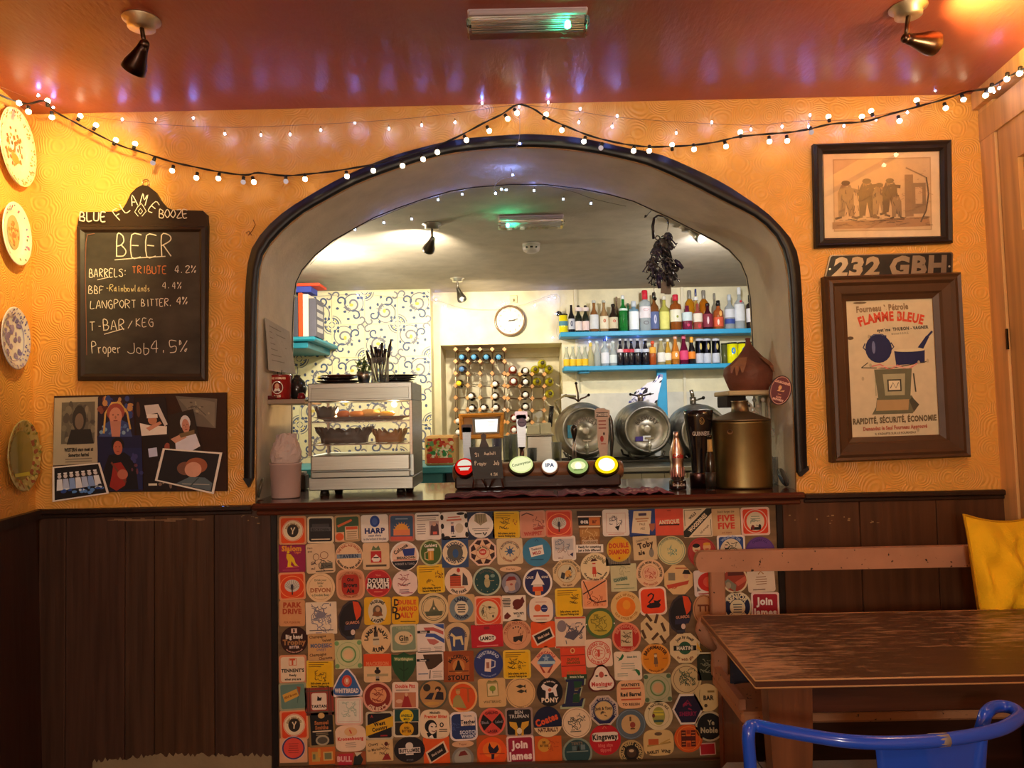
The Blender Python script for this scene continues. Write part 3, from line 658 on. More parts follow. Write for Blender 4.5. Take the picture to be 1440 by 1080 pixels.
mat(606,777,32,37,'ro','4c6a2c','oval green beer mat with a mug of lager',[('T','Carlsberg',0,.55,.2,WH,3,.75),('r',-.0,-.2,.4,.75,'d89a38'),('r',0,.22,.5,.18,WH),('r',-.02,-.2,.08,.6,'f0c070'),('l',[(-.2,.1),(-.45,0),(-.45,-.45),(-.2,-.55)],.07,'e8d0a0')],'c8c898')
mat(640,777,37,41,'sx','35507e','blue square beer mat carrying a white ring with a blue centre',[('o',0,0,.85,.85,CR),('o',0,0,.54,.54,'5e5c54'),('o',.03,-.05,.2,.3,'345a90'),('a','RUDDLES',.69,.2,'26304e'),('a','GOOD BEER',.7,.18,'26304e',-90)])
mat(679,776,39,39,'oc','3e1c1c','dark octagonal beer mat with a cream eight-pointed star',[('p',[(( .93 if i%2==0 else .52)*math.cos(PI/8*i+PI/2),(.93 if i%2==0 else .52)*math.sin(PI/8*i+PI/2)) for i in range(16)],'f0c8a0'),('g',0,0,.5,.5,.03,'c05040'),('o',0,0,.26,.22,'d03a30'),('T','RED',0,0,.14,PK),('a','STAR NIGHT',.36,.12,BK)],PK)
mat(717,775,36,36,'sq','e4cda4','cream square beer mat with circular text and a blue snowflake',[('g',0,0,.8,.8,.03,'c08a68'),('a','A SPORTING CHEER',.68,.14,'6a5a58'),('a','Winning spirit',.7,.15,'a06040',-90),*[('l',[(-.4*math.cos(t),-.4*math.sin(t)),(.4*math.cos(t),.4*math.sin(t))],.08,'5e7a94') for t in (0,PI/4,PI/2,3*PI/4)],('o',0,0,.2,.2,'3c5c8c')])
mat(755,776,40,40,'ro','3c86b0','round sky blue beer mat with a tilted white card',[('p',[(-.55,.3),(.4,.5),(.5,-.15),(-.4,-.35)],WH),('t','Theakston',-.03,.22,.15,'5a3a50',10,.75),('T','MILD',0,-.06,.2,'c05048',10),('l',[(-.12,.72),(0,.88),(.12,.72)],.04,'1c4c70'),('r',0,-.52,.9,.07,'1c5a80')])
mat(793,771,33,34,'sq','e8dcd4','white square beer mat with a grey and blue landscape sketch',[('r',0,.3,1.5,.9,'c8c4c4'),('s',-.1,.2,.55,'7c8494',16),('s',0,-.3,.5,'b09488',9),('p',[(.45,-.5),(.75,-.35),(.7,-.7)],'2c2c5c')],WH)
mat(869,789,34,12,'sx','8a7e70','grey crimped rim piece showing under the yellow bottle-cap beer mat',[*[('r',x/2.2,0,.16,1.6,'4a4038') for x in range(-5,6)]])
mat(870,772,34,35,'ro','eaa818','+round yellow bottle-cap beer mat with red capitals',[('T','DOUBLE',0,.3,.34,'d0401c',0,.8),('T','DIAMOND',0,-.2,.34,'d0401c',0,.75),('o',0,-.7,.08,.08,'d0401c')],'d8b040')
mat(907,770,33,34,'sx','dcc294','cream square beer mat with slanted brown script and a jug',[('t','CHARRINGTON',-.2,.62,.14,'5a4a34',10,.7),('T','Toby',.05,.25,.42,'4a3020',12,.9),('T','ale',-.3,-.38,.34,'3a281c',6),('o',.5,-.45,.2,.35,'8a8478'),('r',.5,-.1,.2,.12,'6a6458')])
mat(944,774,40,40,'ro','dcd094','round pale yellow beer mat with a green knight on horseback',[('g',0,0,.95,.95,.06,'8aa088'),('g',0,0,.78,.78,.02,'8aa088'),('a','ST GEORGES TAVERNS LIMITED',.85,.09,'6a8068'),('s',.05,0,.3,'6a9a88',12),('l',[(0,.4),(-.1,-.4)],.04,'7aa090')])
mat(987,777,40,42,'ro','b8403c','round red beer mat with two grinning cartoon heads, half behind the bench',[('g',0,0,.9,.9,.03,'8a2c2a'),('o',-.35,.3,.26,.28,'e8c8a0'),('o',.35,.35,.26,.28,'e8b078'),('o',-.35,.48,.24,.14,BK),('o',.35,.55,.24,.1,'e0a030'),('r',-.35,.18,.22,.06,'c83030'),('r',.35,.22,.22,.06,'c83030')])
mat(1028,772,39,39,'sq','2c4c90','blue square beer mat, white bordered, with hunting figures',[('o',0,-.2,.8,.95,'e0d0b0'),('s',0,0,.5,'2a2420',14),('fig',-.35,0,.7,'2a2420',PK),('a','WELSH BITTER',.88,.16,'9ab0d8')],WH)
mat(1069,776,41,42,'ro','6c4494','round purple beer mat above the bench rail',[('a','CHEERS ALL',.8,.14,'4a2c78'),('g',0,0,.95,.95,.03,'54347c')])
# ---- row 3
mat(411,824,37,38,'sq','ea4c1c','orange square beer mat with a grey peacock, at the left edge',peacock(),'f0a070')
mat(451,826,40,41,'ro','f2cfa0','round cream beer mat with a county name in thin capitals',[('g',0,0,.82,.82,.02,'c08a60'),('t','Drink your',0,.5,.14,'5a5038'),('t','bitter',0,.3,.14,'5a5038'),('t','with',0,.1,.12,'7a6a48'),('T','DEVON',0,-.18,.26,'b86a40',0,1),('t','n Double Beer',0,-.5,.15,'3a4a3a')])
mat(493,822,40,43,'ba','d8926a','tan barrel-shaped beer mat with a red arched centre',[('p',[(p[0]*.62,p[1]*.66) for p in outline('ba',.93)],'b8301c'),('T','Old',0,.32,.2,BK),('T','Brown',0,-.02,.26,BK,0,.8),('T','Ale',0,-.38,.26,BK),('a','DONCASTER CELEBRATED',.82,.1,'a0502c'),('a','SPECIAL BREW',.84,.1,'a0502c',-90)],'e8a880')
mat(532,820,37,39,'ro','c4282e','round red beer mat with slanted white double capitals',[('r',0,.0,1.5,.75,'3a1418'),('T','DOUBLE',.02,.17,.3,WH,0,.85),('T','MAXIM',0,-.2,.34,WH,0,.95),('g',0,0,.96,.96,.06,'e06a58'),('t','Vaux',0,.58,.14,'f08a70'),('r',0,-.6,.6,.06,'f08a70')])
mat(570,820,36,36,'ro','f6dcd4','round blush white beer mat with a cherub sketch',[('s',-.1,.25,.45,'a84a50',14),('l',[(-.3,-.15),(.1,-.1),(.4,0)],.06,'5a4a4a'),('n',-.1,-.5,.9,2,.15,'8a6a80',.07),('r',.1,-.75,.9,.06,'b04a70')])
mat(606,814,38,39,'sq',YL,'yellow square beer mat with a seated cartoon man, third row',yell(2,[('s',.6,.3,.25,'7a3a08',12),('s',0,-.25,.3,'9a6c08',8)]),'f0c840')
mat(645,817,39,40,'ro','f2d8bc','round cream beer mat with a red brick brewery building',[('r',-.22,.0,.75,.7,'c8502c'),*[('r',-.22,-.25+.16*i,.75,.03,'7a2c1c') for i in range(5)],('p',[(-.6,.35),(-.3,.55),(.16,.35)],'3a2c28'),('p',[(.25,-.3),(.65,-.3),(.6,.2),(.3,.6)],'4a4444'),('r',-.1,-.42,1.0,.1,'e08a60'),('o',0,.75,.12,.15,'c83a28'),('a','FINE FARE',.78,.17,'3a2c28',-90)])
mat(685,817,40,40,'ro','1f4a4c','round dark teal beer mat with a cherub and a ring of stars',[('o',0,-.1,.2,.35,'b8ac80'),('o',.0,.3,.16,.16,'c8b890'),('l',[(-.2,0),(.5,.02)],.04,'a89a70'),('o',.4,.35,.16,.12,'7a9a90'),('a','BABYCHAM',.72,.14,'5a5850'),*[('o',.72*math.cos(t),.72*math.sin(t),.03,.03,'c8b880',6) for t in (2.9,3.5,4.1,4.7,5.3,5.9)]],'b8c4ac')
mat(718,800,30,8,'ro','e8c098','little scroll-shaped banner beer mat above a portrait disc, third row',[('t','Fine Fare',0,0,.6,'8a4a30')])
mat(719,820,30,31,'ro','8a8898','small round beer mat with a man in a red hat',[('o',0,-.1,.5,.6,'c8a898'),('p',[(-.5,.2),(.5,.3),(.3,.6),(-.2,.6)],'8a2c28'),('o',-.45,-.5,.2,.3,'b8b4c0'),('o',.5,-.3,.2,.4,'7a7488'),('o',.0,-.1,.14,.1,'a85a50')],'4a3c3c')
mat(756,819,41,42,'ro','26285e','round navy beer mat with a white ice-cream swirl, white rim',[('p',[(-.45,-.15),(-.3,.1),(-.15,.25),(0,.75),(.18,.3),(.32,.1),(.45,-.15)],WH),('r',0,-.2,.6,.2,'d8ccc0'),('r',0,-.42,.7,.3,'e0501c'),('r',0,-.7,.4,.3,'e8904c'),('t','CALIE',-.5,.35,.14,WH),('t','SONS',.5,.35,.14,WH)],WH)
mat(797,806,40,40,'oc','e0c494','octagonal cream beer mat with a huntsman ringed by text',[('g',0,0,.66,.66,.03,'a88a60'),('a','COUNTRY WHOLESOME ALES',.82,.13,'6a5a44'),('a','for taste',.82,.13,'8a5c34',-90),('o',0,0,.6,.6,'d8cca8'),('p',[(-.45,-.3),(-.2,-.4),(-.1,0),(-.35,.1)],'35383c'),('o',.1,-.05,.22,.26,'e0a850'),('p',[(.1,.2),(.35,.25),(.25,.5)],BK),('s',.2,-.1,.3,'5a5040',7)])
mat(837,798,41,41,'ro','f0dcae','round cream beer mat with a stout man in a red coat',[('a','WOODBINE',.72,.22,'8a7c5a'),('a','the great little cigarette',.8,.13,'4a3a28',-90),('fig',-.08,-.05,.75,'d0442c',PK),('p',[(-.3,.42),(.2,.45),(.05,.6),(-.2,.58)],'4a2420'),('l',[(.1,-.35),(.4,-.5)],.07,BK)])
mat(877,812,36,38,'sx','d0cca0','pale green square beer mat with slanted green sketch lettering',[('s',.1,.5,.4,'a8a880',10),('p',[(-.8,-.05),(.25,.12),(.3,-.15),(-.75,-.35)],'a8b494'),('T','CAVERN',-.25,-.12,.2,'4a6c58',9,.8),('r',-.1,-.5,1.0,.08,'7a8a6a'),('r',0,-.78,1.5,.05,'8a9a78')])
mat(914,806,39,39,'ro','eac298','round cream beer mat with an orange clown, ringed by dark text',[('a','DING DING MUM WITH BITTER',.78,.15,'4a3424'),('g',0,0,.55,.55,.03,'d08a60'),('o',0,0,.45,.45,'e8b090'),('s',0,0,.35,'c04a30',12),('a','AND SNACKS',.8,.12,'c06040',-90)])
mat(954,815,41,42,'oc','e2be86','octagonal tan beer mat with a black-hatted waiter and red ribbon',[('r',-.45,.2,.45,.5,'8a7e68'),('o',.5,.25,.16,.2,'d8a880'),('p',[(.25,.38),(.8,.35),(.7,.62),(.4,.65)],BK),('p',[(-.8,-.35),(.7,-.05),(.6,-.3),(-.7,-.6)],'c84a34'),('T','TOP',-.3,-.52,.14,'c84a34'),('r',.2,.75,.8,.07,'b8582c')])
mat(994,820,36,36,'sq','f2e4e0','white square beer mat with a red disc, half behind the bench post',[('o',.1,.1,.8,.72,'d83028'),('o',.2,.1,.5,.42,'e8604c'),('p',[(-.8,-.2),(-.5,-.55),(-.8,-.6)],'8a8284'),('r',-.2,-.78,1,.08,'c05048')])
mat(1033,815,37,37,'ro','b04834','round brick-red beer mat with a dropped packet, between bench posts',[('p',[(-.9,-.2),(0,-.9),(.1,-.4),(-.5,.1)],'8a8a78'),('p',[(0,-.2),(.8,.25),(.9,-.1),(.2,-.5)],'d86a54'),('r',.1,.5,1.2,.4,'6a3028'),('o',-.5,-.4,.2,.25,'b8a890')],CR)
mat(1070,813,38,38,'sq','f2e0cc','white square beer mat with five thin brown lines under a crest',[('n',0,.1,.9,4,.17,'a0683c',.05),('l',[(-.2,.3),(0,.5),(.2,.3)],.08,'c08a50'),('r',-.2,-.8,.9,.06,'6a4030')])
# ---- row 4
mat(411,862,36,36,'sq','dc9c68','tan square beer mat with red two-line capitals, fourth row',[('T','PARK',0,.62,.36,'b84420',0,1),('T','DRIVE',0,.14,.36,'b84420',0,.95),('t','FOR PLEASURE',0,-.7,.15,'a85a30')])
mat(452,869,43,44,'sx','f4e0c4','large cream square beer mat with a grey pencil cartoon of a crowd',[('s',0,.3,.6,'7a7484',26),('s',0,-.3,.6,'9a94a0',20),('o',-.02,.2,.3,.2,'8a8494'),('r',0,-.75,1.5,.05,'5a5058')])
mat(493,872,34,55,'gd','221c20','guardsman-shaped beer mat, black bearskin and orange plume, left of centre',[('p',[(.12,.95),(.4,.9),(.56,.55),(.5,.2),(.3,-.02),(.2,.4)],'e04a1c'),('a','GUARDS',0.0,.0,'e0a080') if 0 else ('t','GUARDS',.1,-.12,.14,'e8a080',4),('p',[(-.3,-.25),(.5,-.2),(.4,-.45),(-.3,-.5)],'30304a'),('o',.12,-.6,.11,.14,'e8d0c0'),('r',-.0,-.85,.4,.12,'3c3c48')],'3c3034')
mat(531,859,37,38,'sq','ecb420','yellow square beer mat with a portrait oval of a cavalier',[('o',0,0,.68,.92,'e0d0b0'),('a','HUSUMS',.72,.2,'2a2420'),('a','LAGER',.74,.22,'2a2420',-90),('o',0,.0,.34,.42,'6a5a48'),('o',.02,.12,.16,.18,'c8a078'),('p',[(-.4,-.35),(.4,-.35),(.25,-.05),(-.25,-.05)],'8a5028')])
mat(570,858,37,38,'sq','f0b41c','yellow square beer mat with three stepped black capital Ds',[('T','D',-.62,.58,.44,'2a1410'),('T','OUBLE',.12,.58,.3,'e0581c',0,.95),('T','D',-.75,.04,.44,'2a1410'),('T','IAMOND',.15,.12,.3,'e0581c',0,.9),('T','D',-.55,-.42,.44,'2a1410'),('T','AILY',.12,-.35,.34,'e0581c',0,.9),('r',.2,-.8,1.1,.06,'3a2414')])
mat(610,855,42,42,'ro','e2c894','round cream beer mat with a dark green spired monument',[('g',0,0,.82,.82,.04,'3a443c'),('g',0,0,.7,.7,.02,'3a443c'),('p',[(0,.6),(.08,.2),(.3,-.15),(.45,-.35),(-.45,-.35),(-.3,-.15),(-.08,.2)],'6a6a50'),('p',[(-.6,-.2),(.6,-.2),(.5,-.5),(-.5,-.5)],'565c46'),('o',.02,-.02,.06,.08,'f0dcb0'),('a','KING AND BARNES ALES',.76,.06,'3a443c')])
mat(649,855,37,38,'sq','d8b07c','tan square beer mat with a grey-blue ring of letters',[('o',0,0,.88,.9,'7c8c94'),('o',0,0,.5,.52,'e8dcc0'),('a','LAMBS',.7,.24,'20284c'),('a','TENNER',.7,.2,'20284c',-90),*[('r',0,.24-.17*i,.6-.08*(i%2),.08,BK) for i in range(4)]])
mat(687,859,39,41,'sq','e85026','orange-red square beer mat with a cream disc and dark map marks',[('g',0,0,.86,.86,.05,'f4a080'),('o',0,0,.66,.68,'e0cca0'),('p',[(-.5,0),(-.35,.3),(-.3,-.1),(-.42,-.3)],'3a3c38'),('o',.08,.25,.14,.08,'2a2a28'),('s',0,-.05,.45,'a8946c',10),('o',.3,-.35,.06,.1,'3a3c38')],'f2b898')
mat(723,855,33,35,'sx','f2e4d0','white square beer mat with two dark red leaf shapes',[('n',-.58,.75,.7,6,.12,'2a2420',.07),('o',.3,.35,.42,.36,'6a2018'),('p',[(-.1,-.0),(.7,.9),(.85,.5),(.5,0),(.2,-.15)],'6a2018'),('p',[(-.8,-.8),(-.55,-.85),(-.25,-.6),(-.55,-.3),(-.8,-.55)],'6a2018'),('T',"WOLFE'S",.35,-.42,.16,BK,0,.8),('t','SET',.35,-.65,.13,BK)])
mat(761,858,40,36,'ro','6c6e84','slate round beer mat half hidden under a cream barrel-shaped one')
mat(761,857,33,34,'ba','f2dcc8','+cream barrel-shaped beer mat with an orange ball and a blue ball',[('o',-.28,.15,.28,.28,'e2602c'),('o',.25,.1,.28,.3,'2c3474'),('r',.25,.1,.4,.06,'a8b0d8'),('r',0,-.5,1.3,.14,'e06a48'),('r',0,.62,.9,.06,'c88a70'),('r',0,-.76,.9,.06,'c88a70')])
mat(800,847,38,39,'sq',YL,'yellow square beer mat with a small cartoon at upper right, fourth row',yell(3,[('s',.4,.25,.32,'6a4c06',14)]),'f0c840')
mat(836,835,36,40,'sq','f0a070','peach square beer mat with black crossed lines like branches',[('l',[(-.75,.9),(-.5,.3),(-.2,-.5)],.07,'3a201c'),('l',[(-.8,-.0),(.1,.5),(.8,.9)],.08,'3a201c'),('l',[(-.4,-.3),(.1,-.6),(.8,-.5)],.1,'4a241c'),('s',0,-.3,.5,'b0502c',12)],'f2b890')
mat(880,853,42,43,'ro','e6c07c','round tan beer mat with a glowing orange centre disc',[('o',0,0,.62,.62,'f08018'),('o',.05,.12,.25,.3,'f4a028'),('a','FULL OF DAYS',.78,.14,'b87830'),('a','OLD STYLE BITTER',.78,.14,'b87830',-90)])
mat(918,845,38,39,'sr','f04a1c','orange rounded-square beer mat with a black swan, white border',[('p',[(-.45,-.42),(-.2,-.5),(.4,-.48),(.55,-.3),(.45,-.15),(.6,.1),(.3,0),(.05,.05),(.1,-.1),(-.2,-.15),(-.45,-.3)],'241018'),('l',[(-.1,-.2),(-.3,-.1),(0,.2),(.08,.42),(-.08,.54),(-.28,.44),(-.33,.34)],.11,'241018')],'f8ddc8')
mat(957,864,33,54,'gd','221c20','guardsman-shaped beer mat, black bearskin and orange plume, right of centre',[('p',[(.12,.95),(.4,.9),(.56,.55),(.5,.2),(.3,-.02),(.2,.4)],'e04a1c'),('t','GUARDS',.1,-.12,.14,'e8a080',4),('p',[(-.3,-.25),(.5,-.2),(.4,-.45),(-.3,-.5)],'30304a'),('o',.12,-.6,.11,.14,'e8d0c0'),('r',-.0,-.85,.4,.12,'3c3c48')],'3c3034')
mat(990,857,31,42,'ro','c89468','tan oval beer mat with brown carved letters beside the bench post',[('g',0,0,.66,.92,.04,'8a4c30'),('T','TTi',0,.1,.4,'7a3c24',0,.9)])
mat(1037,853,40,41,'ro','1c2244','round navy beer mat with arched cream capitals and cream centre',[('o',0,-.05,.52,.54,'e4d8b0'),('a','SENIOR',.72,.3,'e8dcb8'),('a','SERVICE',.74,.24,'e8dcb8',-90),('n',0,.15,.65,4,.17,'4a4a58',.07)],'e4d8b8')
mat(1076,852,39,38,'sq','a81c30','crimson square beer mat, white bordered, with bold invitation text, by the right edge',[('T','Join',0,.35,.5,'fbf0ea',0,.9),('T','James',0,-.45,.5,'fbf0ea',0,.9)],'f6dcd4')
# ---- row 5
mat(414,900,38,38,'ro','38160f','round chocolate beer mat with bold white and tan wording',[('r',0,.68,.42,.34,'e8c8b8'),('T','B',0,.68,.22,'38160f'),('T','Big head',0,.25,.28,'f4e4d4',0,.8),('T','Trophy',0,-.14,.36,'b07c4c',0,.95),('T','BITTER',0,-.5,.17,'f4d8cc'),('a','the pint that thinks pub',.86,.09,'e0a890',-90)])
mat(452,910,37,38,'sq','d8a86c','tan square beer mat with black script above and below blue text',[('t','Champagne',-.25,.78,.2,'4a2c1c',4),('t','Velvet',.4,.5,.2,'4a2c1c',4),('T','MODESEC',0,.12,.26,'5a6a8c',0,.85),('t','SWEET',0,-.18,.18,'7a7080'),('t','Champagne',-.25,-.52,.2,'4a2c1c',4),('t','Charente',.3,-.78,.2,'4a2c1c',4)])
mat(490,920,37,39,'sx','cfd09c','pale green square beer mat with bandstand ring, fifth row',[('g',0,0,.56,.58,.1,'6a9a5c'),('o',0,0,.36,.36,'eac898'),*[('o',s1*.8,s2*.8,.16,.16,'7aa86c') for s1 in (-1,1) for s2 in (-1,1)],('g',0,0,.84,.86,.03,'94b47c')])
mat(529,899,41,42,'ro','e8c490','round cream beer mat with a dark rum bottle ringed by capitals',[('a',"LAMB'S NAVY",.66,.24,'241a18'),('a','RUM',.7,.26,'241a18',-80),('r',0,.1,.26,.8,'4a3830'),('r',0,.65,.14,.4,'2a1c18'),('r',0,-.1,.42,.55,'d8c8a8'),('r',0,.0,.4,.1,'7a6a58')])
mat(568,897,37,38,'sq','8a9c80','sage green square beer mat with a cream script oval',[('o',0,0,.68,.5,'e2cca0'),('t','MOTHERS',0,.72,.18,'b8c4a0'),('T','Gin',0,0,.36,'5a5038'),('o',.5,.15,.06,.06,'d8503c'),('r',0,-.3,.5,.05,'6a6048')],'d8ccA8'.lower())
mat(606,897,38,39,'sx','f0e2d8','white square beer mat with wavy red and blue stripes',[('p',[(-.5,.75),(.2,.75),(.9,.45),(.9,.2),(.2,.5),(-.4,.55)],'c86058'),('p',[(-.3,.35),(.3,.3),(.95,-.1),(.95,-.4),(.2,.05),(-.4,.1)],'3c56a0'),('p',[(.2,.95),(.95,.95),(.95,.6),(.6,.75)],'3c56a0'),('p',[(-.3,-.05),(.3,-.1),(.6,-.3),(.2,-.5),(-.1,-.4)],'c87068'),('r',-.5,.45,.9,.18,BK),('T','Famous',-.5,.45,.11,WH),('n',-.4,-.7,.9,2,.14,'a89890'),('n',.5,-.65,.6,3,.12,'a89890')])
mat(643,895,35,39,'ho','d8b888','horseshoe-shaped beer mat, dark blue centre with a cream horse',[('p',[(.55*math.cos(math.radians(t)),.2+.5*math.sin(math.radians(t))) for t in range(0,181,15)]+[(-.45,-.98),(.45,-.98)],'3c4a78'),('p',[(-.4,.3),(-.1,.0),(.35,.05),(.42,-.6),(.3,-.6),(.2,-.2),(-.15,-.2),(-.2,-.7),(-.32,-.65),(-.3,0),(-.5,.1)],'e4d098'),('a','DOUBLE RIFLE TURNER',.68,.14,'4a4458')])
mat(685,894,44,31,'sx','c41a2c','wide crimson beer mat with a white oval of black capitals',[('o',0,-.2,.78,.36,WH),('T','LAMOT',0,-.2,.3,BK,0,.8),('r',0,.7,.5,.25,'8a1c28'),('r',0,-.86,1.9,.08,'e88a88')])
mat(727,892,41,42,'ro','dca078','round tan beer mat with a black crowned face and ring text',[('a','IT TAKES OLD FAVOURITE',.8,.14,'a8583c'),('g',0,0,.66,.66,.02,'a8583c'),*[('o',.35*math.cos(t),.2+.3*math.sin(t),.05,.06,BK,6) for t in (.8,1.3,1.8,2.3)],('p',[(-.25,-.15),(.1,-.1),(.4,-.05),(.3,-.5),(.1,-.35),(-.1,-.5),(-.25,-.45)],'241c1a'),('s',.2,.1,.2,'8a5a40',5)])
mat(764,892,34,36,'sq','ee5a20','orange square beer mat with tilted black card, fifth row',[('p',[(-.9,-.05),(.55,.6),(.88,-.2),(-.5,-.85)],'f4d4bc'),('p',[(-.74,-.1),(.5,.46),(.72,-.16),(-.46,-.7)],'201818'),('T','Black Label',.02,-.1,.17,'e8c8b0',23,.75),('r',0,.78,.3,.05,'a83a10')])
mat(802,889,43,43,'sx','e8ceb4','large beige square beer mat with an inked man in a wing chair',[('r',0,.93,1.9,.1,'c85030'),('r',0,-.93,1.9,.1,'c85030'),('o',-.55,.4,.3,.38,'8a7e84'),('s',.25,.1,.5,'5a5462',26),('p',[(-.4,-.3),(.2,-.5),(.6,-.1),(.3,.15),(-.2,0)],'5c5664'),('l',[(.55,-.1),(.9,.4)],.09,'4a4452'),('o',.2,.45,.16,.16,'d8c0b0'),('l',[(-.3,-.5),(-.25,-.75)],.05,'5a5462')])
mat(844,876,41,42,'ro','4e6c3a','round green beer mat with a mustard centre and sketched men',[('o',0,0,.8,.8,'c4ae3c'),('s',-.1,.05,.5,'7a7420',20),('r',.1,-.5,.6,.08,'7a7420'),('o',-.92,-.05,.04,.05,WH),('o',.92,-.05,.04,.05,WH)])
mat(881,896,40,41,'ro','c02c22','round red beer mat with a pale ladder-like panel and figure',[('r',0,-.05,.8,1.1,'d8c098'),('s',0,0,.35,'6a5438',14),('a','BREWMASTER',.76,.2,'e08468'),('a','traditional ales',.8,.12,'e08468',-90)],'e88a68')
mat(921,885,41,42,'oc','e4c894','octagonal cream beer mat with scattered brown cork shapes',[*[('p',[(x+.3*math.cos(t)-.09*math.sin(t),y+.3*math.sin(t)+.09*math.cos(t)),(x-.3*math.cos(t)-.09*math.sin(t),y-.3*math.sin(t)+.09*math.cos(t)),(x-.3*math.cos(t)+.09*math.sin(t),y-.3*math.sin(t)-.09*math.cos(t)),(x+.3*math.cos(t)+.09*math.sin(t),y+.3*math.sin(t)-.09*math.cos(t))],'5a3c24') for x,y,t in ((-.4,.2,-.9),(.55,.15,-1.2),(0,-.45,.8),(-.75,-.3,-1.2),(.1,.7,1.3),(-.4,.78,-.9),(.5,-.65,-1))]])
mat(963,911,43,42,'oc','ecd2a0','octagonal cream beer mat with green disc and black name bar',[('o',0,0,.42,.42,'2a5a3c'),('r',0,0,1.5,.32,'1c1c18'),('T','MARTINI',0,0,.22,'f0e4c8',0,.8),('a','Just by itself',.72,.17,'4a3020'),('a','or with gin',.74,.17,'8a4c28',-90)])
mat(991,905,22,30,'sx','5a4018','narrow brown beer mat with a yellow corner beside the bench post',[('p',[(-.75,-.4),(-.75,.2),(-.3,-.7)],'eab030'),('r',0,-.85,1.3,.14,'e0d4b0'),('s',.1,.2,.4,'8a6c30',8)])
# ---- row 6
mat(412,941,38,39,'sq','f0d8b8','cream square beer mat with a framed orange T',[('r',0,.52,.56,.5,'e0622c'),('r',0,.52,.48,.42,'f0d8b8'),('T','T',0,.52,.36,'d8501c',0,1.1),('T',"TENNENT'S",0,-.08,.22,BK,0,.95),('T','Ready',0,-.4,.15,BK),('T','when you are',0,-.68,.15,BK)],'e89a70')
mat(450,948,38,39,'sq',YL,'yellow square beer mat with a crouching cartoon man, sixth row',yell(4,[('s',.05,-.1,.38,'6a4606',18)]),'f0c840')
mat(488,960,45,41,'tr','3a64a4','blue triangular beer mat with white border and red emblem',[('o',0,.12,.34,.4,'d84830'),('o',0,.12,.18,.24,'e8a080'),('r',0,.15,.08,.2,WH),('T','WHITBREAD',0,-.52,.27,'f0e4dc',0,.85)],'f2e4e0')
mat(531,939,38,39,'sq','e8c494','orange over cream square beer mat with a stout bottle',[('r',0,.55,1.96,.86,'e8501c'),('T','MACKESON',0,.3,.24,'f08a58',0,.95),('r',0,-.35,.18,.8,BK),('o',0,-.25,.22,.16,'2a1c18'),('r',0,-.6,.26,.25,'a8a098'),('r',0,-.5,1.5,.18,'b0a078'),('r',0,-.82,.26,.12,BK)])
mat(568,938,35,41,'sh','25512f','dark green shield-shaped beer mat with a folded centre crease',[('r',0,.55,1.35,.26,'4c7a44'),('T','Worthington',0,.55,.17,'dccf9c',0,.85),('r',0,-.2,.04,1.2,'142c18'),('l',[(-.3,-.05),(0,-.25),(.3,-.05)],.09,'173a20')])
mat(605,936,38,39,'sx','f0ddd0','white square beer mat with a large brown arrow-like blot',[('p',[(-.5,.8),(.85,.8),(.9,.3),(.4,-.1),(.1,-.25),(-.15,-.25),(-.3,.1)],'4a3424'),('r',-.5,.4,.9,.18,BK),('T','Famous',-.5,.4,.11,WH),('l',[(.0,-.3),(-.05,-.9)],.07,'4a3424'),('n',.5,-.4,.7,4,.13,'a89a90'),('r',-.5,-.55,.7,.07,'6a7a98')])
mat(645,937,42,42,'sx','9c4a1e','rust brown square beer mat with a bottle in a sunray arch',[('r',0,-.1,1.4,1.5,'b8622c'),('a','MACKESON',.66,.2,'241814'),('o',0,.0,.4,.45,'d08a48'),('p',[(-.28,-.25),(.28,-.25),(.12,.1),(.06,.4),(-.06,.4),(-.12,.1)],'241814'),('r',0,-.3,1.3,.07,'5a2c14'),('T','STOUT',0,-.72,.28,'241814',0,1)])
mat(687,933,40,41,'ro','2c3c80','round royal blue beer mat with a white tankard',[('a','WHITBREAD',.78,.2,'b8c0d8'),('p',[(-.28,-.5),(.14,-.55),(.2,.3),(-.22,.34)],'ecd8cc'),('l',[(.2,.25),(.45,.15),(.42,-.2),(.16,-.3)],.08,'c8ccd8'),('r',-.05,-.1,.2,.4,'a86a58'),('a','tankard keg bitter',.84,.1,'8a98c8',-90)])
mat(727,934,38,39,'sq',YL,'yellow square beer mat with a cartoon crowd, sixth row',yell(5,[('s',-.3,.05,.35,'5a4206',14),('s',.35,-.05,.3,'5a4206',10)]),'f0c840')
mat(768,931,43,44,'di','f2b48c','diamond-shaped peach beer mat with a blue starred badge',[('a','NEWCASTLE',.62,.16,'c84a48'),('p',[(-.55,.05),(-.2,.5),(.25,.5),(.6,.05),(.3,-.3),(-.3,-.3)],'4a6a98'),('p',[(( .24 if i%2==0 else .1)*math.cos(PI/5*i+PI/2),.25+(.24 if i%2==0 else .1)*math.sin(PI/5*i+PI/2)) for i in range(10)],'9ab4d0'),('r',0,-.02,1.1,.18,'b8d0d8'),('p',[(-.45,-.15),(-.3,-.25),(-.05,-.65),(-.2,-.65)],'a83c2c'),('p',[(.45,-.15),(.3,-.25),(.05,-.65),(.2,-.65)],'a83c2c')])
mat(806,930,34,41,'sx','e64a28','red beer mat made of three stacked bands with dark lettering',[('r',0,.42,1.6,.05,'8a2418'),('r',0,-.28,1.6,.05,'8a2418'),('o',0,.72,.16,.18,'e8b878'),('o',0,.72,.09,.11,'c04018'),('T','DUTCH',0,.15,.16,'6a4a10',0,.9),('T','ORANGE',0,-.08,.16,'6a4a10',0,.9),('t','BITTERS',0,-.75,.2,'a87830')])
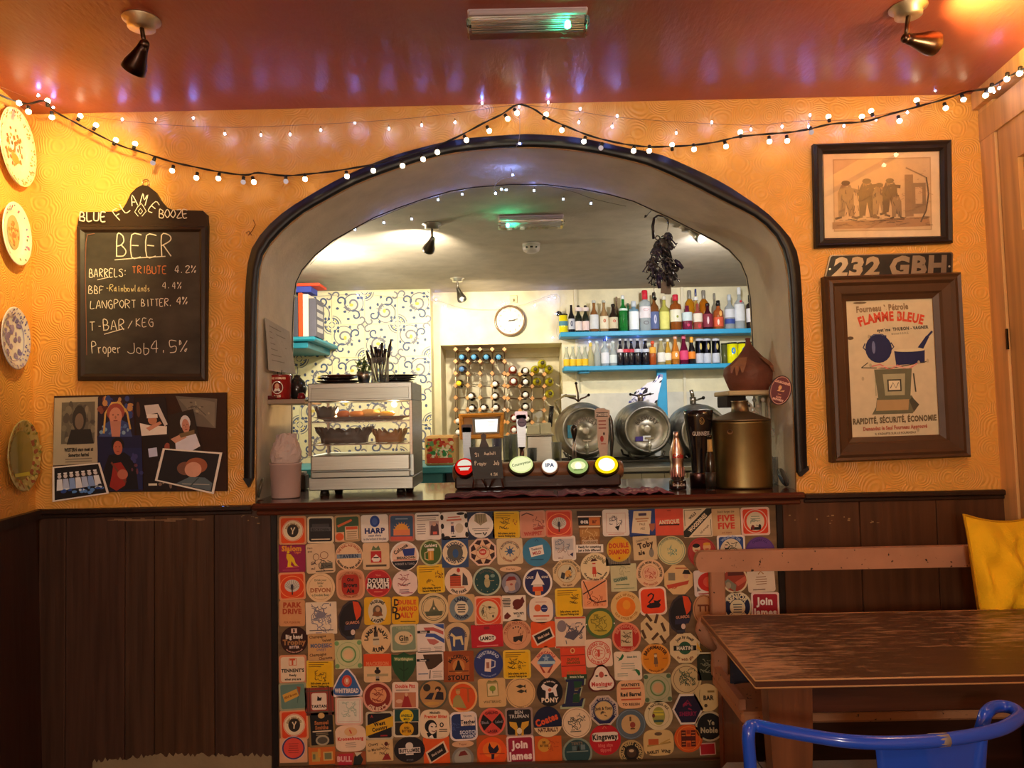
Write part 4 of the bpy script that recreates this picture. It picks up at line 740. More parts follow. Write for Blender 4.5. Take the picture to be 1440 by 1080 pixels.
mat(842,918,37,38,'sq','f0d2b8','cream square beer mat with a red ring of letters round a lion',[('g',0,0,.86,.86,.06,'d8402c'),('a','BREWERS OF YORK',.68,.18,'d8503c'),('a','DOUBLE ALE',.7,.16,'d8503c',-90),('g',0,0,.48,.48,.04,'d8402c'),('s',0,0,.3,'d8402c',10),('r',0,0,.16,.5,'d8503c')])
mat(883,936,38,39,'sq','f2dcc0','cream square beer mat with green birds in opposite corners',[('p',[(-.85,.7),(-.55,.55),(-.35,.85),(-.25,.7),(-.4,.45),(-.7,.35),(-.6,.5)],'2a7040'),('p',[(.2,-.3),(.5,-.35),(.75,-.75),(.85,-.6),(.8,-.35),(.6,-.25)],'2a7040'),('T','Green Bird',.3,.62,.12,'4a6a58',0,.8),('n',0,.15,1.0,3,.16,'8a9a88'),('n',-.4,-.55,.8,2,.14,'8a9a88')])
mat(922,926,41,42,'ro','e88e18','round orange beer mat with a marching figure and dark capitals',[('a','BREWMASTER',.76,.2,'3a1c10'),('fig',0,0,.7,'7a5a40','e8c898'),('a','export pale ale',.82,.11,'8a3c10',-90),('r',-.6,0,.3,.05,'a04c10'),('r',.6,0,.3,.05,'a04c10')],'f0a850')
mat(965,955,42,43,'ro','d8bc88','round tan beer mat with a thin brown ring and green dragon',[('g',0,0,.84,.84,.03,'6a3c2c'),('s',.05,.15,.5,'5c6448',26),('s',0,0,.4,'3c4838',12)])
mat(992,938,23,36,'sx','232a1c','narrow black-green beer mat with a pale plant, beside the bench post',[('s',.1,.1,.5,'8a8a70',14)])
# ---- row 7
mat(412,979,38,38,'sq','6a8c80','teal square beer mat with a tilted mustard ticket',[('p',[(-.75,.15),(.3,.52),(.45,.0),(-.6,-.4)],'e0ac48'),('T','Mild Brown',-.15,.06,.16,'a06020',18,.8),('p',[(.3,.7),(.6,.65),(.5,.0)],'a8542c'),('l',[(.4,.0),(.3,-.5)],.05,'4a6a60')],'a8a888')
mat(449,986,40,38,'sx','9c3c30','tartan red square beer mat with a small cream label',[*[('r',0,y_,2,.1,'5a5848') for y_ in (-.75,.75)],*[('r',x_,0,.1,2,'6a3830') for x_ in (-.85,.85,-.7,.7)],('p',[(p[0]*.55,p[1]*.6) for p in rsq(1,1,.25)],'f2dcc8'),('T','TARTAN',0,-.35,.2,BK,0,.9),('p',[(-.15,.05),(.15,.05),(.2,.3),(.05,.25),(-.1,.4)],BK)])
mat(491,999,38,39,'sq','ece4d2','pale square beer mat with faint green drawing, pink border',[('s',0,.1,.5,'b8c4b0',22),('l',[(-.75,.75),(.75,.75),(.75,-.75),(-.75,-.75),(-.75,.75)],.03,'e0a8a0')],'f0c4b0')
mat(531,980,41,42,'ro','8c2a20','round maroon beer mat with a pink griffin emblem',[('o',.05,.12,.55,.52,'e8a070'),('s',.05,.12,.4,'9a3a28',14),('a',"GILBEY'S",.78,.24,'f0c8a8',-90)],'e8a890')
mat(570,978,36,37,'sq','f2d8c4','cream square beer mat with red slanted title over a woman photo',[('T','Double Pitt',0,.7,.24,'d8402c',0,.8),('r',-.2,.42,1.0,.05,BK),('r',0,-.3,1.6,1.1,'c8805c'),('p',[(-.3,-.85),(.5,-.85),(.25,-.1),(.15,.15),(-.05,.15),(-.1,-.2)],'a82c2c'),('o',.08,.08,.12,.14,'e0b08c'),('o',-.45,-.4,.25,.15,'e0b498')])
mat(609,976,41,41,'ro','a88050','round brown beer mat with three dark-coated drinkers',[('o',0,0,.88,.88,'c09058'),('o',-.4,.45,.25,.25,'3c3228'),('p',[(-.6,-.3),(-.1,-.35),(.1,.1),(-.2,.1)],'2c2a3a'),('p',[(.1,-.35),(.7,-.4),(.7,.1),(.3,.2)],'2c242c'),('o',.35,.35,.2,.16,'3a2a20'),('o',.3,.25,.1,.1,'d8a078'),('o',-.1,-.6,.5,.12,'d0a050')],'5c5a48')
mat(651,980,40,42,'ro','e2561e','round orange beer mat with a soldier beside a tall gate',[('p',[(-.7,-.6),(.2,-.75),(-.05,-.15),(-.2,.15),(-.45,.15),(-.65,-.1)],'a89858'),('o',-.3,.35,.14,.16,'d8a060'),('r',.35,.1,.12,.9,'b85a28'),('l',[(-.4,.55),(.0,.62),(.6,.5)],.08,'b06028'),('r',-.3,.48,.3,.1,'b89050')],'f0b070')
mat(692,974,38,39,'sq','e0b67c','tan square beer mat with a green tree panel',[('r',.05,.22,.8,.95,'8a8048'),('r',.05,.22,.7,.85,'e4cc98'),('o',.05,.3,.22,.2,'8aa03c'),('r',.05,.05,.06,.2,'6a6a2c'),('p',[(-.35,.72),(.45,.72),(.3,.9),(.05,.8),(-.2,.9)],'8a8048'),('t','WHITBREAD',0,-.62,.17,'7a6030')])
mat(732,974,41,42,'ro','e2b67c','round tan beer mat with two small dark fish',[('g',0,0,.9,.9,.02,'7a5030'),*[('p',[(x-.3,y_),(x,y_+.13),(x+.22,y_+.02),(x+.35,y_+.12),(x+.35,y_-.12),(x+.2,y_-.03),(x,y_-.13)],'3a3428') for x,y_ in ((0,.42),(.05,.1))],('a','-  -  -  -  -  -  -',.92,.1,'4a3020',-90),('a','-  -  -  -',.92,.1,'4a3020')])
mat(773,973,36,39,'ro','181218','round black beer mat with a white pony',[('p',[(-.6,.4),(-.45,.6),(-.2,.45),(.2,.3),(.45,.55),(.6,.5),(.45,.25),(.55,-.3),(.35,-.3),(.25,0),(-.1,-.05),(-.1,-.4),(-.3,-.4),(-.28,.1),(-.5,.2)],'f2e0d8'),('o',0,.15,.12,.12,'c86a4a'),('T','PONY',0,-.55,.3,'f4e0c8',0,1.05),('a','the little drink',.82,.1,'e8d0c0')])
mat(806,974,37,43,'E','20264c','beer mat cut as a giant letter E, blue with pale outline',[('p',[(.05,.72),(.62,.7),(.5,.35),(.1,.3)],'1e4a30'),('p',[(-.0,-.1),(.42,-.05),(.4,-.6),(-.05,-.6)],'1e4a30')],'a8b490')
mat(811,951,28,6,'sx','2c4a30','+narrow green caption strip above the letter E mat',[('T',"Ismade 'n Easy",0,0,.8,'d8d8b8')])
mat(846,956,41,42,'tf','f6e0cc','trefoil-shaped white beer mat with a dark red outline',[('T','Moninger',0,-.25,.26,'d03c30',0,.85),('r',0,-.45,.7,.04,'8a6a58'),('o',0,.35,.16,.2,'c85a48'),('o',-.3,.28,.1,.06,'5a4a40'),('o',.3,.28,.1,.06,'5a4a40')],'5c1c18')
mat(887,976,39,39,'ba','f0b888','peach barrel-shaped beer mat with black arched lettering',[('T','WATNEYS',0,.65,.18,BK,0,1),('r',0,.4,1.4,.1,'d0502c'),('T','Red Barrel',0,0,.26,BK,0,.8),('r',0,-.36,1.4,.1,'d0502c'),('T','TO RELISH',0,-.7,.16,'5a3020',0,1)])
mat(925,967,37,39,'sx','b8b48c','pale green square beer mat with bandstand ring, seventh row',[('g',0,0,.56,.58,.1,'6a8a50'),('o',0,0,.36,.36,'d8a878'),*[('o',s1*.8,s2*.8,.16,.16,'5c7450') for s1 in (-1,1) for s2 in (-1,1)],('g',0,0,.84,.86,.03,'8a9a6c')])
mat(967,997,43,41,'hx','241634','hexagonal dark purple beer mat with white edge',[('l',[(-.25,.2),(0,.6),(.25,.2)],.1,'7a1c3c'),('s',0,.2,.3,'a02448',8),('T','SHERRY',0,-.3,.26,'8a1c48',0,.8)],'ead8c8')
mat(994,981,37,38,'ro','e0c48c','round cream beer mat with black capitals, beside the bench end',[('T','BAR',.1,0,.3,BK),('l',[(-.5,.6),(-.55,.2),(-.5,-.3)],.03,'7a6040'),('o',-.1,-.55,.12,.12,'4a3c28'),('r',.3,.45,.5,.14,'8a6c3c')])
# ---- row 8
mat(414,1019,39,41,'sq','ea4a1e','orange square beer mat with cockerel roundel, second from the bottom row',cock(0,0,1),'eca070')
mat(453,1026,36,47,'sx','1c1a1a','tall black beer mat with gothic lettering and a gold edge',[('o',0,.82,.2,.16,'d8b070'),('T',"Samuel",0,.42,.2,'b87040',0,.9),('T',"Smiths",0,.14,.2,'b87040',0,.9),('r',0,-.08,1.1,.07,'e8d4b0'),('n',0,-.2,.9,2,.1,'8a7c60'),('o',0,-.6,.4,.3,'b0a488'),('o',0,-.6,.3,.2,'5a5448')],'9c7c4c')
mat(493,1038,43,36,'ba','f4d2b4','wide cream barrel-shaped beer mat with red serif name',[('o',.05,.5,.5,.34,'eab880'),('l',[(-.05,.65),(.1,.35)],.1,'d8442c'),('T','Kronenbourg',0,-.02,.24,'d8382c',0,.95),('n',0,-.35,.9,3,.14,'a88a78')])
mat(534,1020,38,38,'sq','201a22','black square beer mat with a yellow slanting band of italic text',[('p',[(-1,-.75),(-1,.0),(1,.68),(1,-.08)],'e2b028'),('T','West',.0,.14,.26,'241a14',10,.9),('T','Country',.0,-.2,.24,'241a14',12,.85),('r',.3,-.72,.5,.1,'a02c30'),('T','A',-.55,.68,.2,'a03430')],'c8bca0')
mat(572,1016,37,39,'sq','2a2420','black and teal square beer mat with a yellow figure-eight',[('r',0,.5,1.7,.85,'1e4a48'),('r',0,.06,1.8,.04,CR),('o',0,.46,.48,.46,'eccc1c'),('o',0,-.46,.5,.46,'e0a81c'),('T','ANSELLS',0,.5,.16,'2c4a30',0,.8),('T','MILD',0,.25,.14,'2c4a30'),('r',0,.02,.2,.14,'4a3410'),('T','AND',0,-.35,.13,'5a3010'),('T','BITTER',0,-.58,.17,'5a3010',0,.8)],'e4d8bc')
mat(612,1018,42,40,'ba','f2d8b4','cream barrel-shaped beer mat with a black-haired smiling man',[('T',"Mitchell's",0,.78,.14,BK),('T','Premier Bitter',.05,.52,.22,'e0502c',0,.75),('o',-.3,-.15,.42,.45,'181414'),('p',[(-.45,-.95),(.1,-.95),(.1,-.4),(-.6,-.6)],'181414'),('o',-.18,-.28,.28,.38,'f0dcc4'),('l',[(-.3,-.15),(-.15,-.18)],.07,BK),('l',[(0,-.18),(.12,-.15)],.07,BK),('l',[(-.25,-.45),(-.05,-.5),(.08,-.42)],.05,'8a3030'),('p',[(-.5,-.9),(-.2,-.7),(-.1,-.95)],WH),('g',.45,-.05,.14,.16,.07,BK),('n',.55,-.35,.6,2,.13,BK)])
mat(652,1021,38,39,'sr','27386e','blue and white rounded-square beer mat with whisky lettering',[('r',.32,.45,1.0,.85,'f0dccc'),('T','Teacher',.34,.3,.24,'2a2a38',0,.8),('t','TEACHERS',.3,.7,.1,'5a5060'),('t','WHISKY',.3,.08,.13,'5a4a50'),('T','SCOTCH',.35,-.42,.22,'d0d4e4',0,.9),('T','WHISKY',.35,-.7,.2,'d0d4e4',0,.9),('s',-.55,0,.28,'4a5c98',10)],'efe0dc')
mat(692,1015,37,38,'ro','d8483c','round red beer mat divided into quarters, black bow-tie at the sides',[('p',[(0,0),(-.62,.6),(-.86,0),(-.62,-.6)],'1e1818'),('p',[(0,0),(.62,.6),(.86,0),(.62,-.6)],'1e1818'),('T','CARLING',0,.66,.17,'5a1414',0,.8),('T','LAGER',0,-.66,.18,'5a1414'),('T','Black',-.5,0,.18,'8a8088'),('T','Label',.5,0,.18,'8a8088')],'e8705c')
mat(730,1015,38,39,'sq','191720','black square beer mat with golden draped curtains and an owl',[('t','BEN',0,.68,.22,'d0c8c0',0,1),('t','TRUMAN',0,.4,.24,'d0c8c0',0,.95),('p',[(-.7,.05),(-.2,-.02),(-.1,-.4),(-.3,-.55),(-.65,-.25)],'e0a834'),('p',[(.7,.05),(.2,-.02),(.1,-.4),(.3,-.55),(.65,-.25)],'e0a834'),('r',-.22,-.7,.16,.5,'e0a834'),('r',.22,-.7,.16,.5,'e0a834'),('o',0,-.62,.18,.22,'ead8bc')],'a88c80')
mat(770,1015,39,42,'ro','151a3c','round beer mat, navy above and cream below, with orange script',[('o',0,0,.97,.97,'e8c898',20,200,340),('T','Coates',-.05,.15,.42,'e0562c',18,.85),('T','NATURALLY',0,-.5,.24,'5a2414',0,.8)])
mat(811,1016,41,42,'ro','ecd0ac','round cream beer mat with a grey sketch of two animals',[('g',0,0,.9,.9,.025,'8a5a44'),('s',-.15,-.05,.4,'5c564c',20),('s',.3,.35,.25,'6a6458',12),('r',-.1,-.55,.7,.06,'5c564c')])
mat(849,999,41,42,'oc','242550','octagonal navy beer mat with a tan centre and cream ring letters',[('a','SOMETHING TO SAVOUR TODAY',.8,.15,'c8b8b0'),('o',0,0,.58,.6,'d8b478'),('T','Jack & Tony',0,.15,.18,'3a2c28',0,.75),('s',0,-.2,.2,'5a4a38',8),('g',0,0,.62,.64,.03,'a8a088')],'d0b8a4')
mat(887,1018,41,41,'ro','5c6a74','round grey-blue beer mat with a tan centre and small red stamp',[('o',0,0,.64,.64,'d4ac74'),('g',0,0,.95,.95,.04,'84909a'),('r',-.02,.35,.12,.3,'6a5030'),('o',.12,-.05,.18,.2,'9a4030'),('r',.12,-.3,.3,.08,'5a4028')])
mat(926,1006,39,40,'ro','e6d0a0','round cream beer mat with a yellow portrait oval',[('g',0,0,.74,.74,.02,'a89058'),('a','A NATURAL ALE',.82,.15,'5a4a34'),('o',0,-.02,.44,.62,'a8a048'),('r',0,.3,.7,.08,'e0cc40'),('r',0,.08,.7,.14,'e0cc40'),('r',0,-.36,.66,.16,'35544c'),('o',-.35,0,.1,.14,'6a2c20')])
mat(968,1038,39,38,'ro','e05c1a','round orange beer mat with a dark knotted H emblem',[('g',0,0,.86,.86,.04,'f09040'),('r',-.35,0,.34,1.15,'5a1c14'),('r',.35,0,.34,1.15,'5a1c14'),('r',0,.0,.9,.32,'5a1c14'),('r',0,.45,.25,.3,'a83c18'),('r',0,-.45,.25,.3,'a83c18'),*[('r',s1*.35,y_,.26,.06,'e08040') for s1 in (-1,1) for y_ in (-.4,-.2,.2,.4)]])
mat(998,1021,40,41,'ro','1a1618','round black beer mat with cream gothic text, beside the bench leg',[('T','Ye',.1,.25,.3,'b8a888'),('T','Noble',-.05,-.25,.34,'c0b090',0,.85)],'c8b898')
# ---- bottom row
mat(413,1055,38,33,'sx','e8b088','tan square beer mat with a purple-ringed red disc, bottom left corner',[('o',0,.2,.98,.95,'4a3a6c'),('o',0,.2,.82,.82,'e85040'),('n',0,.55,1,5,.18,'a8302c'),('g',0,.2,1.0,.98,.05,'d8c8c8')])
mat(453,1062,37,24,'sx','d8702c','orange beer mat with two beige windows, cut by the skirting',[('r',-.7,-.1,.9,1.1,'c8a050'),('r',.7,-.1,1.1,1.0,'d8b068'),('r',.7,-.1,.8,.7,'7a7c58'),('r',-.9,-.1,.3,.6,'7a7c58'),('r',-.3,.3,.3,1.0,'e0a040')])
mat(493,1068,42,22,'sx','a8542c','beer mat with a red flag and black wing, cut by the skirting',[('p',[(-1.5,.7),(.4,.8),(.1,-.9),(-1.5,-.8)],'c83040'),('T','BULL',-.75,.1,.6,'f0b8b0'),('p',[(.5,.4),(1.2,.8),(1.6,0),(1.2,-.9),(.3,-.9)],'2c2c28'),('p',[(.5,.9),(1.5,.9),(.8,.4)],'d8ccb0')])
mat(534,1055,37,29,'sx','e2bc84','tan beer mat with brown script beside a red-coated waitress, bottom row',[('t','Chewy',-.6,.6,.26,'4a301c',8),('t','to Market',-.5,.1,.24,'4a301c',6),('l',[(-.55,-.3),(-.45,-.1),(-.35,-.3)],.06,'6a4a30'),('s',.5,.1,.5,'6a4430',14),('p',[(.2,-.9),(1.1,-.9),(.8,-.3),(.5,-.4)],'a02c2c'),('o',.65,.6,.18,.2,'5a2018')])
mat(576,1054,43,35,'ro','231c22','oval black beer mat with a white name banner',[('r',0,-.05,1.7,.42,'ecdcd0'),('T','BUTCOMBE',0,-.05,.26,'2a2428',0,.74),('o',0,.3,.3,.28,'e4d8cc'),('r',0,-.34,.6,.12,'ecdcd0'),('a','BITTER',.8,.12,'6a6468',-90)])
mat(614,1056,36,38,'sx','ec5e22','orange square beer mat with tilted black card, bottom row',[('p',[(-.8,-.05),(.55,.72),(.88,-.1),(-.5,-.9)],'f0c8a8'),('p',[(-.66,-.12),(.5,.56),(.72,-.1),(-.4,-.74)],'201818'),('T','Black Label',.03,-.1,.16,'c8b0a0',28,.75)])
mat(651,1046,30,9,'ro','e0b088','little scroll-shaped banner beer mat above a grey disc, bottom row',[('t','Topper',0,0,.6,'9a5a40')])
mat(651,1066,30,30,'ro','8a8680','small grey round beer mat with a faint red cap, cut by the skirting',[('o',0,0,.78,.78,'a8a498'),('p',[(-.4,.2),(.5,.3),(.2,.7),(-.2,.6)],'7a2c28')])
mat(692,1056,42,43,'sx','b8541c','orange beer mat with a cockerel against a sunset',[('o',0,-.1,.96,1.0,'f0581a'),('o',0,.1,.6,.5,'f47a28'),('p',[(-.25,.25),(-.15,.55),(-.05,.3),(.1,.15),(.35,.4),(.45,.1),(.3,-.1),(.15,-.2),(.12,-.5),(-.05,-.5),(-.05,-.2),(-.2,-.05)],'241430'),('r',0,-.15,1.6,.05,'b83c10')])
mat(732,1054,38,38,'sq','a3193a','crimson square beer mat, white bordered, with bold invitation text, in the bottom row',[('T','Join',0,.38,.5,'fbe4e0',0,.9),('T','James',0,-.42,.5,'fbe4e0',0,.9)],'f4ccc4')
mat(771,1054,37,37,'sx','d8601e','rusty orange square beer mat with a golden disc of initials',[('o',-.3,.35,.48,.5,'d89a38'),('T','BB',-.3,.55,.16,'5a3a10'),('T','BITTER',-.3,.3,.15,'5a3a10',0,.8),('s',.4,.3,.4,'b84a18',10)])
mat(812,1058,41,40,'ro','26484c','round dark teal beer mat with a dim skyline, cut by the skirting',[('T','TENTS',0,.62,.2,'7a6a58'),('r',-.2,.3,.3,.3,'5a7478'),('r',.4,.35,.3,.35,'6a8084'),('p',[(-.05,.1),(.1,.5),(.2,.1)],BK),('r',0,.08,1.5,.06,'8a9a90')],'8a9684')
mat(851,1040,43,42,'ro','c41c26','round red beer mat with a white oblong name plate',[('p',[(p[0]*1,p[1]*.42+.2) for p in rsq(.85,.7,.3)],'f2dcc8'),('T','Kingsway',0,.2,.34,'2a2420',0,.8),('T','king size',0,-.34,.2,'e06a60'),('T','tipped',0,-.64,.2,'e06a60'),('l',[(-.12,.72),(0,.92),(.12,.72)],.05,'d87a50')])
mat(888,1058,34,34,'ro','231a14','round black and cream beer mat of arched letters, cut by the skirting',[('a','WORLD WEST COUNTRY',.72,.22,'d8b878'),('o',0,.0,.4,.4,'4a3424'),('o',0,.15,.2,.12,'d8c098')],'c8a468')
mat(926,1044,42,35,'ba','e4be7c','cream barrel-shaped beer mat with a brick-red box and ship',[('r',-.4,.05,.8,.5,'d0602c'),('p',[(-.9,-.3),(1.0,-.05),(.9,.1),(-.1,-.15),(-.9,-.15)],'b89048'),('l',[(.1,-.1),(.9,.25)],.1,'c89c50'),('o',.0,.68,.3,.14,'6a5038'),('T','BARLEY',-.45,-.72,.22,'3a2414',6,.8),('T','WINE',.55,-.68,.22,'3a2414',-8,.8)])
mat(995,1053,22,16,'sx','b8202c','small red beer mat with pale edge, low beside the bench leg',[],'e8c0b8')
# ================================================================ THINGS ON THE FRONT WALLS
def PX(Y): return lambda p: W(p[0],-p[1],Y)+Vector((0,-p[2],0))
def QF(c,Wd,Hh,Y,off=0):
 (ax,ay),(bx,by),(cx,cy),(dx,dy)=c     # top-left, top-right, bottom-right, bottom-left
 def f(p):
  s,t=p[0]/Wd,-p[1]/Hh
  x=(ax*(1-s)+bx*s)*(1-t)+(dx*(1-s)+cx*s)*t
  y=(ay*(1-s)+by*s)*(1-t)+(dy*(1-s)+cy*s)*t
  return W(x,y,Y)+Vector((0,-p[2]-off,0))
 return f
def inst(name,me,parent,loc,rot=None):
 o=D.objects.new(name,me);col.objects.link(o);o.parent=parent;o.location=loc
 if rot is not None: o.rotation_mode='QUATERNION';o.rotation_quaternion=rot
 ORG[o]=Vector((0,0,0));return o
def mould(mb,outer,inner,prof,Y,c,off=0):
 n=len(outer);vv=[];m_=len(prof)
 for a,b in zip(outer,inner):
  for t,d in prof: vv.append(W(a[0]+(b[0]-a[0])*t,a[1]+(b[1]-a[1])*t,Y)+Vector((0,-d-off,0)))
 ff=[];
 for i in range(n):
  k=(i+1)%n
  for j in range(m_-1): ff.append((i*m_+j,k*m_+j,k*m_+j+1,i*m_+j+1))
 mb.add(vv,ff,c)
# ---- single-stroke handwriting, 4 x 6 grid
SF={'A': '00 26 40;12 32','B': '00 06 26 35 34 23 03;23 42 41 30 00','C': '45 26 15 11 20 41','D': '00 06 26 44 42 20 00','E': '46 06 00 40;03 33','F': '46 06 00;03 33','G': '45 26 04 02 20 40 43 23','I': '20 26','J': '46 41 20 01','K': '00 06;46 03 40','L': '06 00 40','M': '00 06 23 46 40','N': '00 06 40 46','O': '20 02 04 26 44 42 20','P': '00 06 36 45 34 03','R': '00 06 36 45 34 03;13 40','S': '45 26 05 14 33 41 20 01','T': '06 46;26 20','U': '06 01 20 41 46','Z': '06 46 00 40','4': '30 36 02 42','2': '05 26 45 00 40','5': '46 06 03 33 42 30 00','%': '00 46;04 15 06 04;30 42 31 30','.': '10 11',':': '11 12;14 15','-': '13 33','/': '00 46',',': '11 00',
   'a': '33 13 01 10 31;34 31 40','b': '06 00 30 42 23 03','d': '33 03 01 20 31;36 30','e': '02 32 23 03 01 20 40','i': '23 20;25 24','n': '00 03;02 23 32 30','o': '10 01 03 23 32 30 10','p': '0< 03;03 23 31 20 00','r': '00 03;02 23 33','s': '33 13 02 31 20 00','w': '03 10 22 30 43','l': '16 11 20','t': '16 11 20;04 24','u': '03 01 20 31;33 30','y': '03 11;33 0<'}
def pen(mb,t,x,y,h,c,th=1.0,wk=.62,slope=0.0,jit=.05,gap=.28):
 rr=random.Random(len(t)+int(x))
 for ch in t:
  if ch==' ': x+=h*.45;continue
  k=.72 if ch.islower() else 1
  for st in SF[ch].split(';'):
   pts=[]
   for q_ in st.split():
    gx,gy=int(q_[0]),(-2 if q_[1]=='<' else int(q_[1]))
    pts.append((x+(gx/4)*h*wk*k+rr.uniform(-jit,jit)*h,y+gy/6*h+slope*x*0+rr.uniform(-jit,jit)*h))
   mb.line(smooth(pts,3) if len(pts)>2 else pts,th,c)
  x+=h*wk*k*(1 if ch not in '.:I-,' else .75)+h*gap*k
  y+=slope*h
 return x
# ---- blackboard menu
bb=empty('blackboard','tall arched blackboard with a chalked beer list on the orange wall','blackboard',W(204,536,YF-.01))
o_=[(113,536),(112,322),(115,305),(119,300),(168,299),(176,295),(181,287),(187,274),(195,266),(203,262),(212,264),(222,272),(229,284),(237,293),(246,297),(288,298),(294,304),(295,320),(293,536)]
m_=MB(PX(YF),'paint');m_.prism(N_(o_),.002,.016,'2a1c14');m_.build('board',bb)
m_=MB(None,'paint');mould(m_,[(113,536),(112,320),(294,320),(293,536)],[(124,526),(123,329),(283,328),(284,526)],[(0,.0),(0,.016),(.15,.024),(.6,.026),(1,.017)],YF,'2c1e15');m_.build('frame',bb)
m_=MB(PX(YF),'slate');m_.prism(N_([(123,526),(123,329),(284,328),(284,526)]),.016,.0175,'403b35');m_.build('slate',bb)
ck=MB(PX(YF),'matt');ck.w0=.0178;wh='e8e0d0'
rr_=random.Random(3)
pen(ck,'BEER',168,-362,30,wh,1.5,.42,0,.03);ck.line([(165,-367),(200,-364),(236,-362)],1.3,wh)
pen(ck,'BARRELS:',130,-391,11,wh,1.1,.43,.01,.05,.2);pen(ck,'TRIBUTE',190,-386,10,'c87848',1.1,.5,0,.05,.22);pen(ck,'4.2%',249,-385,10,wh,1.0,.55)
ck.line([(141,-395),(158,-391)],1,wh)
pen(ck,'BBF',129,-414,10,wh,.9,.5);pen(ck,'-Rainbowlands',153,-411,9,'d8ca98',.9,.5,0,.05,.22);pen(ck,'4.4%',232,-407,9,wh,.9,.55)
pen(ck,'LANGPORT',132,-435,11,wh,1,.52,.01,.05,.22);pen(ck,'BITTER.',203,-432,10,wh,1,.45,.01,.05,.22);pen(ck,'4%',252,-429,10,wh,1.1,.6)
pen(ck,'T-',131,-466,12,wh,1,.55);pen(ck,'BAR',150,-465,14,wh,1.1,.5);ck.line([(151,-471),(179,-463)],1,wh);pen(ck,'/',184,-463,11,wh,1,.6);pen(ck,'KEG',196,-460,11,wh,1,.5)
pen(ck,'Proper',134,-497,15,wh,1,.42,0,.05,.2);pen(ck,'Job',184,-498,15,wh,1,.6);pen(ck,'4.5%',217,-496,16,wh,1.1,.6)
ck.line([(138,-330.5),(128,-332),(126,-342),(125,-380),(126,-440),(127,-500)],.9,'8a5a4a');ck.build('chalk_writing',bb,label='chalk handwriting in white, cream and orange')
c2=MB(PX(YF),'matt');c2.w0=.0265;pen(c2,'BLUE',119,-313,12,wh,1.5,.52,-.02);pen(c2,'BOOZE',229,-309,11,wh,1.3,.55,0,.05,.2)
c2.w0=.0165
for ch,x,y,a in (('F',171,304,38),('L',180,294,32),('A',192,285,14),('M',206,284,-16),('E',219,295,-42)):
 t0=MB(None);t0.w0=0;t0.dw=0;pen(t0,ch,-4,-6,15,wh,1.2,.5);ca,sa=math.cos(math.radians(a)),math.sin(math.radians(a))
 c2.add([(x+p.x*ca-p.y*sa,-y+p.x*sa+p.y*ca,.0172) for p in t0.v],t0.f,wh)
c2.w0=.0172
c2.line([(198,-306),(193,-300),(197,-293),(201,-289)],.9,wh);c2.line([(203,-306),(209,-299),(205,-292),(202,-288)],.9,wh);c2.line([(201,-303),(198,-299),(201,-295),(204,-299),(201,-303)],.9,wh)
c2.build('chalk_heading',bb)
m_=MB(None,'metal');p=W(205,257,YF-.012);m_.tube([p+Vector((.012*math.cos(t),0,.012*math.sin(t))) for t in [2*PI*i/12 for i in range(12)]],.002,'b09a70',6,True);m_.build('hanging_ring',bb)
# ---- board of pinned photographs
def card(c,label,cat,draw,Y=YF,off=.02,border=None,name='photograph',group='photographs pinned to the brown board',base='f0e8dc',thick=.0006,Wd=100,Hh=100):
 f=QF(c,Wd,Hh,Y,off);m_=MB(f,'card');m_.w0=thick+.0001
 m_.prism([(0,0),(Wd,0),(Wd,-Hh),(0,-Hh)],0,thick,base)
 if border is not None: m_.rect(Wd/2,-Hh/2,Wd-2*border,Hh-2*border,'1c1a20')
 draw(m_);return m_.thing(name,label,cat,group)
m_=MB(PX(YF),'matt');m_.prism(N_([(80,557),(320,552),(321,690),(78,692)]),.002,.016,'3a241a');m_.thing('pinboard','dark brown board covered in pinned photographs, left of the bar opening','board')
def face(m_,x,y,r,sk='c88a6a',hair='2a2020',hy=.5):
 m_.oval(x,y+r*hy,r*1.12,r*1.0,hair,14);m_.oval(x,y,r*.8,r,sk,14);m_.rect(x-r*.32,y+r*.15,r*.22,r*.1,'3a2420');m_.rect(x+r*.32,y+r*.15,r*.22,r*.1,'3a2420');m_.rect(x,y-r*.5,r*.5,r*.12,'8a3a34');m_.oval(x,y-r*.12,r*.12,r*.2,'b0755a',6)
def blots(m_,n,cols,x0,x1,y0,y1,s,seed=1):
 rr=random.Random(seed)
 for i in range(n): m_.oval(rr.uniform(x0,x1),rr.uniform(y0,y1),rr.uniform(.4,1)*s,rr.uniform(.4,1)*s,rr.choice(cols),8)
def d1(m):
 m.rect(55,-38,76,62,'6a6458');blots(m,30,['8a8472','54504a','7a7464'],22,90,-65,-12,8,3);m.oval(58,-32,16,20,'3a3634',14);m.oval(58,-36,10,12,'7a6a5c');m.flat([(30,-70),(92,-70),(84,-48),(40,-48)],'2e2c2c');m.text('WESTERN stars meet at',58,-78,5,'2a2420',0,.05,.8);m.text('Somerton festival',58,-86,5,'2a2420',0,.05,.8);m.rect(58,-92,60,1,'6a6052');m.rect(58,-96,60,1,'6a6052')
card([(81,560),(142,558),(141,651),(79,654)],'yellowed newspaper clipping with a dark portrait, pinned at the board\'s top left corner','newspaper',d1,name='newspaper_clipping',base='b8ac92',off=.017)
def d2(m):
 blots(m,40,['3c2a4a','8a4a3a','3a4a8a','c8925a','5a2a2a'],5,95,-50,-5,10,5);m.flat([(5,-98),(95,-98),(85,-65),(60,-55),(35,-58),(15,-70)],'3a4c84');blots(m,14,['5a7ab0','8ab0c8'],10,90,-95,-70,6,6);m.line([(18,-90),(22,-40),(40,-15),(62,-15),(82,-40),(90,-80)],5,'d8b060');face(m,50,-48,22,'d89478','a85040',.45);m.flat([(35,-60),(65,-60),(62,-98),(40,-98)],'c88a74')
